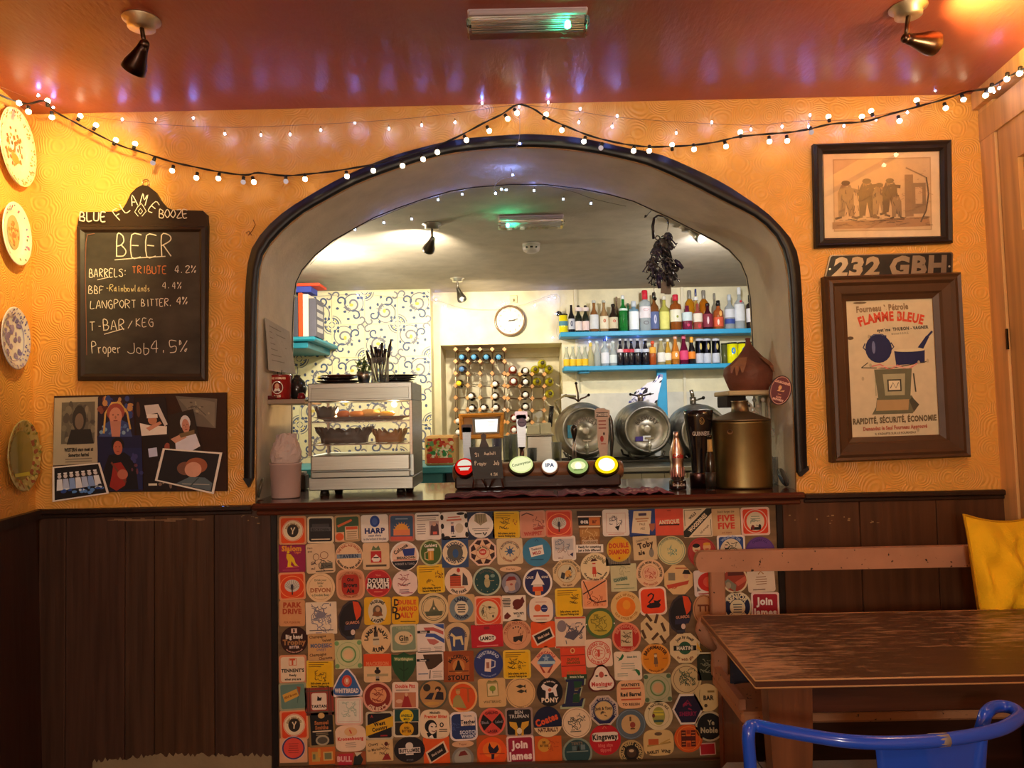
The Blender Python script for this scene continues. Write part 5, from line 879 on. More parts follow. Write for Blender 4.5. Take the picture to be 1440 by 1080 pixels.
card([(142,559),(192,557),(193,615),(141,615)],'photograph of a smiling person in a blue patterned top and tinsel','photograph',d2,off=.0185,base='2a2030')
def d3(m):
 m.rect(75,-60,50,75,'20285a');m.flat([(8,-70),(25,-35),(60,-30),(85,-45),(90,-98),(10,-98)],'15141e');face(m,46,-22,13,'c06a50','18141c',.5)
 m.flat([(35,-50),(52,-48),(66,-66),(60,-90),(40,-100),(24,-92),(30,-72)],'9c2c24');m.line([(30,-48),(62,-85)],4,'7a4030');m.oval(55,-70,12,9,'c0705a');blots(m,8,['3a3c7a','6a3a4a'],75,98,-70,-35,6,8)
card([(141,613),(203,612),(205,689),(144,690)],'photograph of a person in black playing a red guitar','photograph',d3,off=.0195,base='1c2048')
def d4(m):
 m.flat([(30,-20),(75,-18),(98,-70),(88,-75),(70,-40),(34,-45)],'d8d0cc');m.oval(52,-58,14,12,'c88868');m.rect(52,-48,34,10,'ece4dc');m.flat([(12,-65),(45,-72),(95,-75),(92,-95),(15,-98)],'efe6dc');m.flat([(30,-78),(75,-62),(80,-68),(40,-86)],'d0947a');m.oval(10,-30,6,20,'5a3a2a')
card([(193,560),(236,558),(242,613),(196,614)],'photograph of a person in white with arms folded, white cap','photograph',d4,off=.018,base='241a1c')
def d5(m):
 m.flat([(15,-22),(42,-20),(44,-36),(18,-38)],'c8d0f0');m.oval(70,-55,10,12,'c86a5a');blots(m,16,['8a7060','b09a7c','3a2c24'],50,95,-92,-40,8,9);m.oval(70,-78,20,8,'e8c060');m.rect(28,-88,26,4,'e8e0c8');m.oval(75,-20,9,8,'a05040')
card([(205,614),(250,613),(252,689),(206,690)],'dark photograph of a pint glass on a pub table','photograph',d5,off=.0188,base='1c1418')
def d6(m):
 m.flat([(5,-10),(60,-5),(95,-12),(96,-98),(60,-60),(20,-45)],'7e7668');m.line([(20,-40),(45,-30),(70,-60)],2,'3a3430');blots(m,12,['5a5248','9c947e'],30,90,-60,-15,5,4)
card([(250,557),(308,561),(306,602),(268,598)],'small faded photograph pinned at the board\'s top right corner','photograph',d6,off=.017,base='6a6258')
def d7(m):
 face(m,62,-35,17,'c88a74','dcd8dc',.5);m.flat([(20,-60),(60,-52),(92,-58),(99,-88),(60,-98),(20,-99)],'dcdcec');m.flat([(5,-58),(50,-50),(60,-62),(20,-70)],'d09a80');m.flat([(35,-50),(90,-48),(88,-58),(40,-60)],'7a6444')
card([(240,584),(275,575),(287,634),(243,642)],'tilted photograph of a swaddled baby held in two arms','photograph',d7,off=.0198,base='2c2018')
def d8(m):
 m.oval(45,-50,14,18,'7a5040');m.oval(62,-38,18,20,'a05a3c');m.oval(58,-50,14,20,'d8a088');m.flat([(35,-95),(55,-70),(80,-65),(94,-75),(94,-94)],'5a6a74');m.line([(45,-92),(90,-80)],2,'a8a8a0');m.line([(60,-92),(70,-68)],2,'38484c')
card([(233,630),(316,636),(304,694),(222,675)],'tilted white-bordered photograph of two people cheek to cheek','photograph',d8,off=.0212,border=4)
def d9(m):
 for i in range(7):
  x=14+i*12;m.flat([(x-6,-70),(x+6,-70),(x+5,-38),(x-5,-38)],('e8ecf4','b8c8e8','8aa8e0')[i%3]);m.oval(x,-30,4,6,'d8d0d0');m.rect(x,-22,7,4,'f0f0f4')
 blots(m,30,['2c4c9c','5c90d8','10182c','d8e4f4'],20,90,-90,-68,6,12)
card([(79,656),(145,650),(158,693),(79,705)],'white-bordered blue-toned photograph of a group in white, at the board\'s bottom left corner','photograph',d9,off=.0205,border=4)
# ---- picture frames at the right
def frame(name,label,outer,inner,prof,c,draw,Wd,Hh,base,pane=True,mount=None):
 r=empty(name,label,'picture',W((outer[0][0]+outer[1][0])/2,outer[2][1],YF))
 m_=MB(None,'paint');mould(m_,outer,inner,prof,YF,c);m_.build('frame',r)
 m_=MB(QF(inner,Wd,Hh,YF),'card');m_.w0=.0062;m_.prism([(0,0),(Wd,0),(Wd,-Hh),(0,-Hh)],.002,.006,base);draw(m_);m_.build('print',r)
 if pane: m_=MB(QF(inner,Wd,Hh,YF),'pane');m_.prism([(0,0),(Wd,0),(Wd,-Hh),(0,-Hh)],.0095,.011,'fff');m_.build('glass_pane',r)
 return r
def dcart(m):
 W_,H_=166,121
 m.rect(W_/2+1,-H_/2+1,140,104,'b49470');m.rect(W_/2+1,-H_/2+1,137,101,'cdac86')
 m.flat([(12,-98),(150,-92),(152,-106),(12,-108)],'a87e5a')
 dk_,md='5c4a3c','94785c'
 def man(x,y,h,hat=0,c=md,arms=((0,0),)):
  m.flat([(x-.17*h,y-.75*h),(x-.04*h,y-.75*h),(x,y-.45*h),(x+.06*h,y-.75*h),(x+.18*h,y-.75*h),(x+.17*h,y-.2*h),(x+.1*h,y-.04*h),(x-.1*h,y-.04*h),(x-.18*h,y-.22*h)],c);m.oval(x,y-.07*h,.085*h,.12*h,'8e6e54',10);m.oval(x,y+.0*h,.1*h,.06*h,dk_,10);m.oval(x+.03*h,y-.1*h,.03*h,.04*h,'b8967a',7)
  for a in arms: m.line([(x,y-.12*h),(x+a[0]*h,y+a[1]*h)],h*.08,c)
  m.line([(x-.1*h,y-.76*h),(x-.25*h,y-.8*h)],h*.05,dk_);m.line([(x+.12*h,y-.76*h),(x+.26*h,y-.8*h)],h*.05,dk_)
 man(32,-42,64,arms=((.3,-.2),(-.14,-.4)));man(62,-40,66,c=dk_,arms=((.25,-.1),(-.2,-.3)));man(80,-46,56,arms=((.2,-.2),));man(95,-40,60,c='5a463a',arms=((.25,-.15),(-.2,-.35)));man(104,-62,40,c='8a7058')
 m.rect(122,-62,12,60,'9a7a5c');m.rect(136,-66,20,44,md);m.rect(136,-62,10,24,'c8a682');m.line([(147,-36),(150,-60),(146,-84),(138,-100)],2,dk_);m.line([(118,-22),(146,-36)],2,md)
 for i in range(46):
  rr=random.Random(i);x,y=rr.uniform(16,150),rr.uniform(-104,-92);m.line([(x,y),(x+rr.uniform(4,12),y+rr.uniform(-1,1))],.6,dk_)
  x,y=rr.uniform(26,108),rr.uniform(-85,-45);m.line([(x,y),(x+rr.uniform(-3,3),y-rr.uniform(4,10))],.8,'4a382e')
  x,y=rr.uniform(110,148),rr.uniform(-85,-28);m.line([(x,y),(x+rr.uniform(2,8),y-rr.uniform(-3,3))],.5,md)
frame('cartoon_print','old sepia cartoon print of a crowd, in a black frame',[(1141,205),(1334,199),(1336,343),(1144,350)],[(1156,218),(1319,214),(1321,333),(1158,336)],[(0,.0),(0,.018),(.2,.026),(.45,.019),(.75,.022),(1,.010)],'241a18',dcart,166,121,'dcc4a4')
def dpost(m):
 m.text('Fourneau à Pétrole',52,-11,8,'8a7458',2,.05,.74)
 m.arc('FLAMME BLEUE',64,-181,158,12,'d0482c',90,.05,.74);m.text('système  THURON - VAGNER',80,-41,4.2,'3a3c40',2,.05,.85);m.text('Breveté S.G.D.G.',76,-47.5,2.6,'7a7468',2,.02,.9)
 nv='1c2458'
 m.oval(44,-68,19,20,nv,20);m.rect(44,-52,24,5,nv);m.line([(34,-51),(38,-48),(50,-48),(55,-51)],1.4,'50587a');m.oval(37,-66,2.5,9,'6a74a8',10);m.line([(25,-60),(22,-66),(26,-70)],1.6,nv);m.line([(62,-60),(66,-66),(62,-70)],1.6,nv)
 m.flat([(66,-72),(110,-71),(109,-90),(68,-92)],nv);m.oval(88,-71.5,22,2.2,'d8cfb0',18);m.flat([(100,-68),(108,-70),(117,-54),(113,-52)],nv);m.line([(114,-54),(122,-46)],3,nv)
 m.line([(18,-94),(60,-96),(113,-88)],1.3,'3c3a34');m.line([(18,-94),(28,-87)],1.2,'3c3a34');m.line([(30,-93),(45,-90),(58,-98),(70,-92),(84,-99),(98,-90)],2,'d0807a');m.line([(40,-95),(60,-92),(80,-96),(95,-92)],1.2,'e8b8a8')
 g1,g2='6a6a54','a8a688'
 m.flat([(36,-97),(90,-97),(86,-136),(40,-137)],g1);m.flat([(48,-104),(80,-104),(78,-134),(50,-134)],g2);m.rect(64,-120,20,17,'3c3c34');m.rect(64,-120,16,13,'e8e0c4');m.line([(58,-124),(62,-116),(66,-124),(70,-116)],1.2,'5a5448')
 m.flat([(38,-137),(88,-135),(96,-150),(88,-160),(30,-160),(36,-150)],g1);m.flat([(38,-140),(84,-140),(82,-155),(36,-155)],'b09468');m.flat([(88,-137),(98,-148),(90,-158),(84,-142)],'4c4a3c');m.line([(92,-104),(94,-130)],2,'4c4a3c');m.line([(37,-110),(37,-134)],1.4,g2)
 m.text('RAPIDITÉ, SÉCURITÉ, ÉCONOMIE',62,-168,7.5,'6a5a40',1,.05,.68);m.text('Demandez le Seul Fourneau Approuvé',62,-179,5,'b0604c',1,.05,.72);m.text('IL S\'ADAPTE SUR LE FOURNEAU',62,-187,3,'6a5a48',1,.02,.9)
 for i in range(7): m.oval(random.Random(i).uniform(4,118),-random.Random(i+9).uniform(2,190),2,3,'b4a88c',7)
 m.oval(4,-52,5,2.5,'5a4a38',8);m.oval(20,-3,10,1.5,'6a5a44',8)
frame('stove_poster','old French stove poster with blue pans, in a wide brown wooden frame',[(1154,391),(1344,385),(1358,642),(1165,650)],[(1188,424),(1309,420),(1319,611),(1197,615)],[(0,.0),(0,.03),(.08,.042),(.18,.036),(.3,.040),(.42,.03),(.72,.026),(.8,.018),(1,.010)],'4e3421',dpost,124,191,'d2c6a8',pane=False)
# ---- number plate resting on the lower frame
npf=QF([(1166,359),(1339,355),(1338,392),(1157,396)],180,37,YF)
m_=MB(npf,'metal');m_.w0=.006;m_.prism(rsq(90,18.5,3) and [(p[0]+90,p[1]-18.5) for p in rsq(90,18.5,3)],.002,.006,'8a8078')
m_.m='paint';m_.flat([(p[0]+90,p[1]-18.5) for p in rsq(88,17,3)],'151014');m_.m='metal'
m_.text('232',44,-18,25,'a09890',0,.05,1.12);m_.text('GBH',132,-18,25,'a09890',0,.05,1.05);m_.oval(5,-20,1.5,1.5,'e0e0e0');m_.oval(175,-20,1.5,1.5,'e0e0e0')
m_.thing('number_plate','black vehicle number plate with raised silver characters, wedged above the poster frame','number plate')
# ---- plates on the left wall
UPL=(LT-LB).normalized();NL=UPL.cross(DL);NL=NL if NL.x>0 else-NL;NL.normalize();NR=(RT-RB).cross(DR).normalized()
def plate(px,py,d,label,base,draw,rim=1.0,tilt=0):
 p0=WP(px,py,LB,NL);r=d/2
 f=lambda p: p0+DL*(p[0]*r)+UPL*(p[1]*r)+NL*(p[2]+.004)
 m_=MB(None,'gloss');m_.lathe([(.5*r,.004),(.55*r,.008),(r*.98,.022),(r,.024),(r*.96,.0255),(.68*r,.013),(.6*r,.010),(1e-5,.010)],base,p0,40,NL)
 k=MB(f,'card');k.w0=.0068;k.m='gloss';draw(k);m_.T=None
 n0=len(m_.v);m_.keys+=[a for a in k.keys if a not in m_.keys]
 rad=lambda v: ((v-p0)-NL*(v-p0).dot(NL)).length/r
 for v in k.v:
  q_=rad(v);h=.0102 if q_<.6 else (.0102+(q_-.6)/.38*.0158)
  m_.v.append(v-NL*((v-p0).dot(NL))+NL*(h+.0008+(v-p0).dot(NL)*.02))
 for fc,cc,s_,mi in zip(k.f,k.c,k.s,k.mi): m_.f.append(tuple(n0+a for a in fc));m_.c.append(cc);m_.s.append(s_);m_.mi.append(m_.keys.index(k.keys[mi]))
 return m_.thing('wall_plate',label,'plate','decorative plates on the left wall')
def radial(k,n,r0,r1,c,sz,seed):
 rr=random.Random(seed)
 for i in range(n):
  a=rr.uniform(0,2*PI);q_=rr.uniform(r0,r1);k.oval(q_*math.cos(a),q_*math.sin(a),sz*rr.uniform(.5,1),sz*rr.uniform(.5,1),rr.choice(c),7)
def p1(k): radial(k,130,.8,.97,['c89058','9a7040','d8a868'],.035,2);radial(k,110,.0,.5,['d06a38','e09050','8a6a48','c85a30'],.06,3);k.oval(-.12,.05,.11,.16,WH);k.oval(.18,-.05,.11,.16,WH);k.oval(-.12,.08,.05,.06,'4a3a30');k.oval(.2,-.02,.05,.06,'4a3a30');k.oval(.05,-.28,.2,.13,'e08840');k.ring(0,0,.99,.99,.03,'e8d8a8')
def p2(k): radial(k,30,.75,.9,['7a80b0','a8688a','5a7a5a'],.05,5);k.oval(0,.05,.42,.55,'a8a070');radial(k,60,0,.35,['d88048','e8a868','c86840','8a6a38'],.09,6)
def p3(k): radial(k,90,.74,.95,['6a68a8','8a86c0'],.045,7);radial(k,34,.2,.66,['6a68a8','8480b8'],.13,8);k.ring(0,0,.72,.72,.02,'8a86c0')
def p4(k): radial(k,120,.7,.97,['a89a50','7a7a40','c8b870','9a5a40'],.07,9);k.oval(0,0,.68,.68,'8a8040');radial(k,60,.1,.62,['5a4a2c','9a9048','b06040','d0c080'],.11,10);k.rect(0,-.45,.9,.25,'c8c040');k.rect(-.05,.0,.12,.5,'e0d8b0');k.rect(.3,-.1,.1,.4,'c8a880')
plate(15,207,.262,'largest white wall plate, with a rust-coloured figure and patterned rim','ece0c4',p1)
plate(14,329,.212,'white wall plate with an orange oval picture, second from the top','efe9da',p2)
plate(12,476,.208,'blue and white patterned wall plate, third from the top','d8d2d8',p3)
plate(24,641,.240,'mottled green-gold picture plate, lowest of the wall plates','b8a868',p4)
# ---- ceiling spotlights
def spot(px,py,zc,label,joint,head,r0=.0,sc_=1.0,cup='3c2c26',base='c8b898',col2='5a4438',grp='ceiling spotlights'):
 p=WZ(px,py,zc);r=empty('ceiling_spotlight',label,'light',p-Vector((0,0,.0)),grp)
 m_=MB(None,'brass');m_.lathe([(.05*sc_,0),(.05*sc_,-.004),(.036*sc_,-.010),(.036*sc_,-.026*sc_),(1e-5,-.026*sc_)],base,p,26);m_.build('base_plate',r)
 j=Vector(joint);h=Vector(head);d=(h-j).normalized();L_=(h-j).length
 m_=MB(None,'metal');m_.cyl(p-Vector((0,0,.02)),j,.0065*sc_,col2,8);m_.ball(j,.014*sc_,col2,10);m_.build('stem',r)
 m_=MB(None,'metal');m_.lathe([(1e-5,-.002),(.013*sc_,0),(.016*sc_,L_*.2),(.022*sc_,L_*.45),(.031*sc_,L_*.75),(.033*sc_,L_*.98),(.031*sc_,L_),(.028*sc_,L_),(.024*sc_,L_*.8),(1e-5,L_*.7)],cup,j,20,d)
 hd=m_.build('lamp_head',r)
 m_=MB(None,'light');m_.lathe([(.022*sc_,0),(1e-5,.001)],(3,2.4,1.6),h-d*(L_*.2),14,d);m_.build('bulb',hd)
 return r
p=WZ(199,26,ZC);YS=p.y
spot(199,27,ZC,'dark ceiling spotlight on a cream plate, tilted to the left wall',W(203,62,YS),W(187,100,YS+.035))
p=WZ(1277,10,ZC);YS2=p.y
spot(1277,10,ZC,'bronze ceiling spotlight at top right, head turned sideways',W(1274,54,YS2),W(1314,62,YS2+.03),cup='5a463a')
# ---- emergency lights on the ceilings
def emerg(x0,x1,ytop,ymid,ybot,z,label,gx,side=1,cc='c8bcc4'):
 a=WZ(x0,ytop,z);b=WZ(x1,ytop,z);Yb=a.y;r=empty('emergency_light',label,'emergency light',((a+b)/2),'ceiling emergency lights')
 hgt=abs((W(x0,ymid,Yb)-W(x0,ytop,Yb)).z)
 xl,xr=a.x,b.x;zt=z
 m_=MB(None,'paint');m_.box(xl,xr,Yb,Yb+.07,z-.012,z,cc,.003);m_.build('housing',r)
 m_=MB(None,'paint');m_.box(xl+.004,xr-.004,Yb-.016,Yb+.03,z-.026,z-.0125,'a89aa0',.003);m_.build('tray',r)
 m_=MB(None,'glass');d_=.012
 m_.box(xl-.003,xr+.003,Yb-.012,Yb+.065,z-.058,z-.0265,'f0f0f0',.006);m_.build('diffuser',r,label='clear ribbed plastic cover')
 m_=MB(None,'metal');m_.box(xl+.01,xr-.01,Yb+.02,Yb+.05,z-.032,z-.027,'d0d0d8');
 for i in range(4): m_.cyl((xl+.01,Yb-.005+i*.012,z-.04),(xr-.01,Yb-.005+i*.012,z-.04),.0015,'e8e8f0',6)
 m_.build('reflector',r)
 g=xl+(xr-xl)*gx;m_=MB(None,'light');m_.ball((g,Yb+.01,z-.045),.009,(1.5,60,26),10);m_.build('indicator',r,label='glowing green indicator')
 l=lamp('green_indicator_glow','POINT',(g,Yb-.0,z-.066),.8,(.05,1,.45),.012);return r
emerg(657,826,12,22,55,ZC,'clear emergency light with a green glow near its right end, on the red ceiling',.83)
emerg(701,792,303,310,325,ZB,'small emergency light with a green glow at its left end, on the pale ceiling',.14)
# ---- fairy lights
gb=MB(None,'light');gb.ball((0,0,-.0165),.0088,(15,11.6,6.8),12);gbm=gb.build('bulb',origin=(0,0,0));me_bulb=gbm.data;D.objects.remove(gbm)
gb=MB(None,'light');gb.ball((0,0,-.0165),.0088,(.55,.42,.4),12);gbm=gb.build('bulb',origin=(0,0,0));me_dim=gbm.data;D.objects.remove(gbm)
gb=MB(None,'paint');gb.lathe([(.0035,.004),(.0062,.002),(.0062,-.009),(.0045,-.0105)],'181418',(0,0,0),8);gbm=gb.build('socket',origin=(0,0,0));me_sock=gbm.data;D.objects.remove(gbm)
gb=MB(None,'light');gb.ball((0,0,-.008),.0036,(30,50,170),8,.0045);gbm=gb.build('led',origin=(0,0,0));me_led=gbm.data;D.objects.remove(gbm)
gb=MB(None,'glass');gb.lathe([(.0015,.006),(.0022,0),(.0022,-.005)],'c8c8d8',(0,0,0),6);gbm=gb.build('holder',origin=(0,0,0));me_hold=gbm.data;D.objects.remove(gbm)
def fY(px,back=.06):     # the strings hang just off the bar wall and turn on to the side walls
 if px<85: return min(YF-back-min(1,(85-px)/22)*.15,WP(px,140,LB,NL).y-.10)
 if px>1370: return min(YF-back,WP(px,115,RB,NR).y-.14-back)
 return YF-back
def nearest(path,q_):
 best=None
 for a,b in zip(path,path[1:]):
  ab=b-a;t=max(0,min(1,(q_-a).dot(ab)/ab.length_squared));p=a+ab*t;d_=(q_-p).length
  if best is None or d_<best[0]: best=(d_,p)
 return best[1]
def string(name,label,cable,bulbs,rcab,ccab,msock,sub,subn,dim=(),Yf=fY,soff=.0165,twist=0,mat_='paint',group=None):
 pts=[W(x,y,Yf(x)) for x,y in smooth(cable,4)];r=empty(name,label,'string lights',pts[len(pts) // 2],group);o0=ORG[r]
 m_=MB(None,mat_)
 for k in range(1+(twist>0)):
  m_.tube([p+Vector((0,twist*math.sin(i*.9+k*PI),twist*math.cos(i*.9+k*PI))) for i,p in enumerate(pts)],rcab,ccab,5)
 m_.build('cable',r)
 for i,(x,y) in enumerate(bulbs):
  q_=W(x,y,Yf(x));a=nearest(pts,q_);d_=q_-a
  if d_.length<soff*1.0: d_=Vector((0,-1,-.3)) if d_.length<.004 else d_;d_=d_.normalized()*soff;a=q_-d_
  else: a=q_-d_.normalized()*soff
  rot=Vector((0,0,-1)).rotation_difference(d_)
  s_=inst(msock[0],msock[1],r,a-o0,rot)
  inst(subn,dim[1] if (i in dim[0]) else sub,s_,(0,0,0))
 return r
GB=[(27,145),(40,157),(67,142),(73,165),(113,163),(135,176),(163,197),(190,202),(215,229),(242,240),(276,250),(307,251),(342,256),(357,256),(402,255),(429,252),(488,248),(525,240),(566,233),(595,224),(615,214),(656,197),(688,184),(714,167),(727,159),(768,161),(790,183),(821,199),(845,208),(891,212),(913,212),(945,204),(976,210),(1021,206),(1041,186),(1082,199),(1107,198),(1141,186),(1165,164),(1212,164),(1225,156),(1265,170),(1289,141),(1330,152),(1355,140),(1386,134),(1394,126),(1416,111),(1434,103)]
string('globe_string_lights','black twisted cable of round warm-white bulbs, hooked up above the arch',[(-14,126),(10,138),(38,146),(62,142),(76,156),(105,172),(135,188),(170,205),(200,214),(240,227),(275,235),(310,242),(345,246),(363,243),(400,247),(440,244),(480,239),(525,231),(560,222),(600,210),(640,194),(680,173),(705,161),(728,147),(750,153),(770,166),(800,179),(830,191),(870,201),(905,206),(940,206),(975,204),(1010,199),(1040,192),(1085,188),(1110,186),(1140,181),(1170,174),(1215,171),(1250,161),(1290,150),(1330,139),(1360,129),(1390,124),(1418,108),(1450,92)],
    GB,.0022,'181216',('socket',me_sock),me_bulb,'bulb',dim=((8,12,14,28,37),me_dim),twist=.0018)
LD=[(54,134),(75,151),(172,168),(219,168),(272,166),(316,188),(367,190),(408,189),(451,183),(499,173),(547,181),(593,176),(640,172),(678,145),(771,144),(814,172),(816,153),(868,163),(861,178),(951,187),(1001,172),(1056,182),(1100,178),(1139,162),(1137,178),(1187,177),(1232,168),(1276,158),(1315,127),(1360,119),(1398,129),(1405,124)]
string('blue_string_lights','thin clear wire of tiny blue-white lights strung straight across the orange wall',[(-10,118),(30,134),(60,148),(100,158),(150,167),(240,176),(330,179),(420,176),(500,172),(580,166),(650,158),(727,148),(800,155),(860,164),(930,170),(1000,174),(1060,176),(1130,170),(1200,168),(1280,152),(1350,128),(1390,122),(1450,96)],LD,.0009,'8a5038',('holder',me_hold),me_led,'led',dim=((),None),Yf=lambda x: fY(x,.035),soff=.008)
string('blue_string_lights','thin wire of blue lights dangling from the peak hook down inside the arch',[(730,149),(731,175),(729,200),(716,225),(720,247),(705,252),(695,262),(697,270)],[(730,150),(731,202),(718,220),(721,246),(697,272),(705,266),(712,267)],.0009,'9a8a80',('holder',me_hold),me_led,'led',dim=((),None),Yf=lambda x: YF-.02 if x>725 else YF+.22,soff=.008)
string('blue_string_lights','thin wire of blue lights following the far rim of the arch',[(436,372),(470,340),(500,320),(540,303),(580,287),(620,273),(660,265),(700,261),(750,259),(800,268),(836,280),(880,290)],[(499,323),(540,313),(579,308),(616,281),(650,273),(751,268),(792,280),(831,286)],.0009,'5a4a48',('holder',me_hold),me_led,'led',dim=((),None),Yf=lambda x: YA+.03,soff=.008)
string('blue_string_lights','thin wire of blue-white lights looped along the far back wall around the clock',[(420,418),(503,414),(560,418),(610,422),(650,433),(700,435),(740,427),(783,414),(787,440),(783,470),(800,480),(830,478),(860,476),(900,470),(930,466)],[(435,417),(503,415),(613,421),(626,432),(647,438),(708,427),(752,430),(772,421),(780,419),(782,441),(777,475),(808,472),(829,481),(853,477),(897,480)],.0012,'a89a88',('holder',me_hold),me_led,'led',dim=((),None),Yf=lambda x: 5.55 if x<609 else YB-.06,soff=.01)

m_=MB(None,'metal');m_.tube([W(x,y,YF-.008) for x,y in ((356,309),(359,316),(355,324),(349,331),(346,327),(350,325),(354,331))],.0012,'5a3a24',5);m_.thing('wire_hook','tiny curl of bare wire on the orange wall left of the arch','wire')
# ================================================================ BAR COUNTER
YC0,YC1=2.475,3.14
zc=ZCT
def quad_front(x,y,Y): return W(x,y,Y)
r=empty('bar_counter','polished dark mahogany bar counter filling the foot of the arch','bar counter',(W(742,700,2.6).x,YC0+.1,zc-.05))
xl,xr=W(352,712,YC0).x,W(1135,697,YC0).x;xi,xj=W(360,690,YF).x,W(1119,690,YF).x
m_=MB(None,'gloss');m_.box(xl,xr,YC0,YF+.0,zc-.024,zc,'4a2418',.008);m_.build('nosing',r)
m_=MB(None,'gloss');m_.box(xi+.004,xj-.004,YF,YC1,zc-.03,zc-.001,'4a261a',.002);m_.build('top',r)
m_=MB(None,'gloss');m_.box(xl+.012,xr-.012,YC0+.018,YF-.013,zc-.042,zc-.024,'5a2e1e',.005);m_.build('moulding',r)
m_=MB(None,'gloss');m_.box(xl+.03,xr-.03,YC0+.075,YF-.018,zc-.049,zc-.042,'4a2216',.002);m_.build('lower_moulding',r)
# skirting below the mats
m_=MB(None,'wood');zs=W(740,1066,YF).z;m_.box(W(390,800,YF).x,W(1093,800,YF).x,YF-.05,YF-.0135-.006,0,zs,'4a3a2a',.006);m_.struct('baseboard_front')
# ================================================================ THINGS ON THE COUNTER, left to right
def base_pt(px,Y): return Vector((W(px,690,Y).x,Y,zc))
# --- heated display cabinet
Yc,Yd=2.70,2.985
cxl,cxr=W(433,600,Yc).x,W(580,600,Yc).x;ctop=W(507,538,Yc).z;cb=zc+.018
hc=empty('display_cabinet','stainless steel heated display cabinet with lit shelves of pastries, left on the counter','cabinet',((cxl+cxr)/2,(Yc+Yd)/2,zc))
st='a4aaa8'
zz=lambda y: W(507,y,Yc).z
g=[]
m_=MB(None,'brushed');m_.box(cxl,cxr,Yc,Yd,zz(564),ctop,st,.003);m_.box(cxl+.012,cxr-.012,Yc-.003,Yc,zz(561),zz(545),'9ca29e',.001);m_.build('top_hood',hc)
m_=MB(None,'brushed');m_.box(cxl,cxr,Yc,Yd,cb,zz(671),st,.003);m_.box(cxl,cxr,Yc+.03,Yd,zz(671),zz(640),st,.002);m_.build('base_unit',hc)
m_=MB(None,'brushed');m_.box(cxl+.012,cxr-.012,Yc-.006,Yc+.028,zz(661),zz(640),'adb2ae',.003);m_.build('drawer_front',hc)
m_=MB(None,'brushed');m_.box(cxl+.012,cxr-.012,Yc-.004,Yc+.028,zz(671),zz(663),'9ea4a0',.002);m_.build('drawer_rail',hc)
for x0,x1,y0,y1 in ((cxl,cxl+.011,Yc,Yc+.012),(cxr-.011,cxr,Yc,Yc+.012),(cxl,cxl+.01,Yd-.012,Yd),(cxr-.01,cxr,Yd-.012,Yd)):
 m_=MB(None,'brushed');m_.box(x0,x1,y0,y1,zz(640),zz(564),'a09488',.001);m_.build('post',hc)
m_=MB(None,'brushed');m_.box(cxr-.003,cxr,Yc+.014,Yd-.014,zz(640),zz(564),'b4bab4');m_.build('side_panel',hc)
m_=MB(None,'pane');m_.box(cxl+.012,cxr-.012,Yc+.004,Yc+.007,zz(640),zz(564),'fff');m_.build('front_glass',hc)
for i,y in enumerate((594,626)):
 m_=MB(None,'metal');m_.box(cxl+.011,cxr-.011,Yc+.012,Yd-.012,zz(y),zz(y)+.003,'8a8078')
 for k in range(10): m_.cyl((cxl+.012+k*.039,Yc+.012,zz(y)+.005),(cxl+.012+k*.039,Yd-.02,zz(y)+.005),.0015,'8a8078',5)
 m_.build('wire_shelf',hc)
for sx in (cxl+.05,cxr-.05):
 for sy in (Yc+.035,Yd-.03): m_=MB(None,'paint');m_.lathe([(.018,0),(.014,cb-zc)],'1a1614',(sx,sy,zc),12);m_.build('foot',hc)
m_=MB(None,'light');bz=zz(569);bx=W(548,569,Yc).x;m_.ball((bx,Yc+.1,bz),.011,(14,10,5.5),10);m_.build('bulb',hc)
lamp('cabinet_bulb','POINT',(bx,Yc+.1,bz-.022),2.2,(1,.62,.28),.01)
lamp('cabinet_fill_rear','POINT',(cxl+.1,Yc+.15,bz-.022),1.2,(1,.62,.28),.01)  # extra light inside the cabinet, with no bulb of its own
def tray(x0,x1,y,label,c,h=.011):
 a,b=W(x0,y,Yc+.1).x,W(x1,y,Yc+.1).x;z=zz(y) if 0 else 0
 return a,b
def dish(px0,px1,zb,label,c,scal=14,h=.022,Y0=.03,Y1=.2,mat_='paint',name='baking_tin'):
 a,b=W(px0,600,Yc+.06).x,W(px1,600,Yc+.06).x;ym=Yc+(Y0+Y1)/2;hx,hy=(b-a)/2,(Y1-Y0)/2;cx=(a+b)/2
 m_=MB(None,mat_);vv=[];n=64
 for k,(s_,z) in enumerate(((.8,0),(.84,h*.5),(1,h),(.9,h*.96),(.78,h*.15))):
  for i in range(n):
   t=2*PI*i/n;w_=1+(.035*math.cos(scal*t) if k in (2,3) else 0);zz_=z+(h*.25*math.cos(scal*t) if k in (2,3) else 0)
   ex=.5;ct,sn=math.cos(t),math.sin(t)
   vv.append((cx+hx*s_*w_*math.copysign(abs(ct) ** ex,ct),ym+hy*s_*w_*math.copysign(abs(sn) ** ex,sn),zb+zz_))
 ff=[(k*n+i,k*n+(i+1)%n,(k+1)*n+(i+1)%n,(k+1)*n+i) for k in range(4) for i in range(n)]+[tuple(range(n)),tuple(4*n+i for i in range(n))]
 m_.add(vv,ff,c,True);return m_.thing(name,label,'tin' if 'tin' in name else 'tray')
z1,z2=zz(594)+.0066,zz(626)+.0066
dish(440,574,z1,'flat brown baking tray under the pastries, on the upper cabinet shelf','4a2418',0,.012,.02,.22,name='baking_tray')
dish(443,473,z1+.0125,'black scalloped pie tin at the left of the upper cabinet shelf','181414',12,.036,.03,.13)
dish(443,522,z2,'long dark scalloped tin on the lower cabinet shelf','1c1818',22,.05,.03,.14)
dish(522,570,z2,'brown crusted pie tin at the right of the lower cabinet shelf','8a5a34',14,.042,.04,.15)
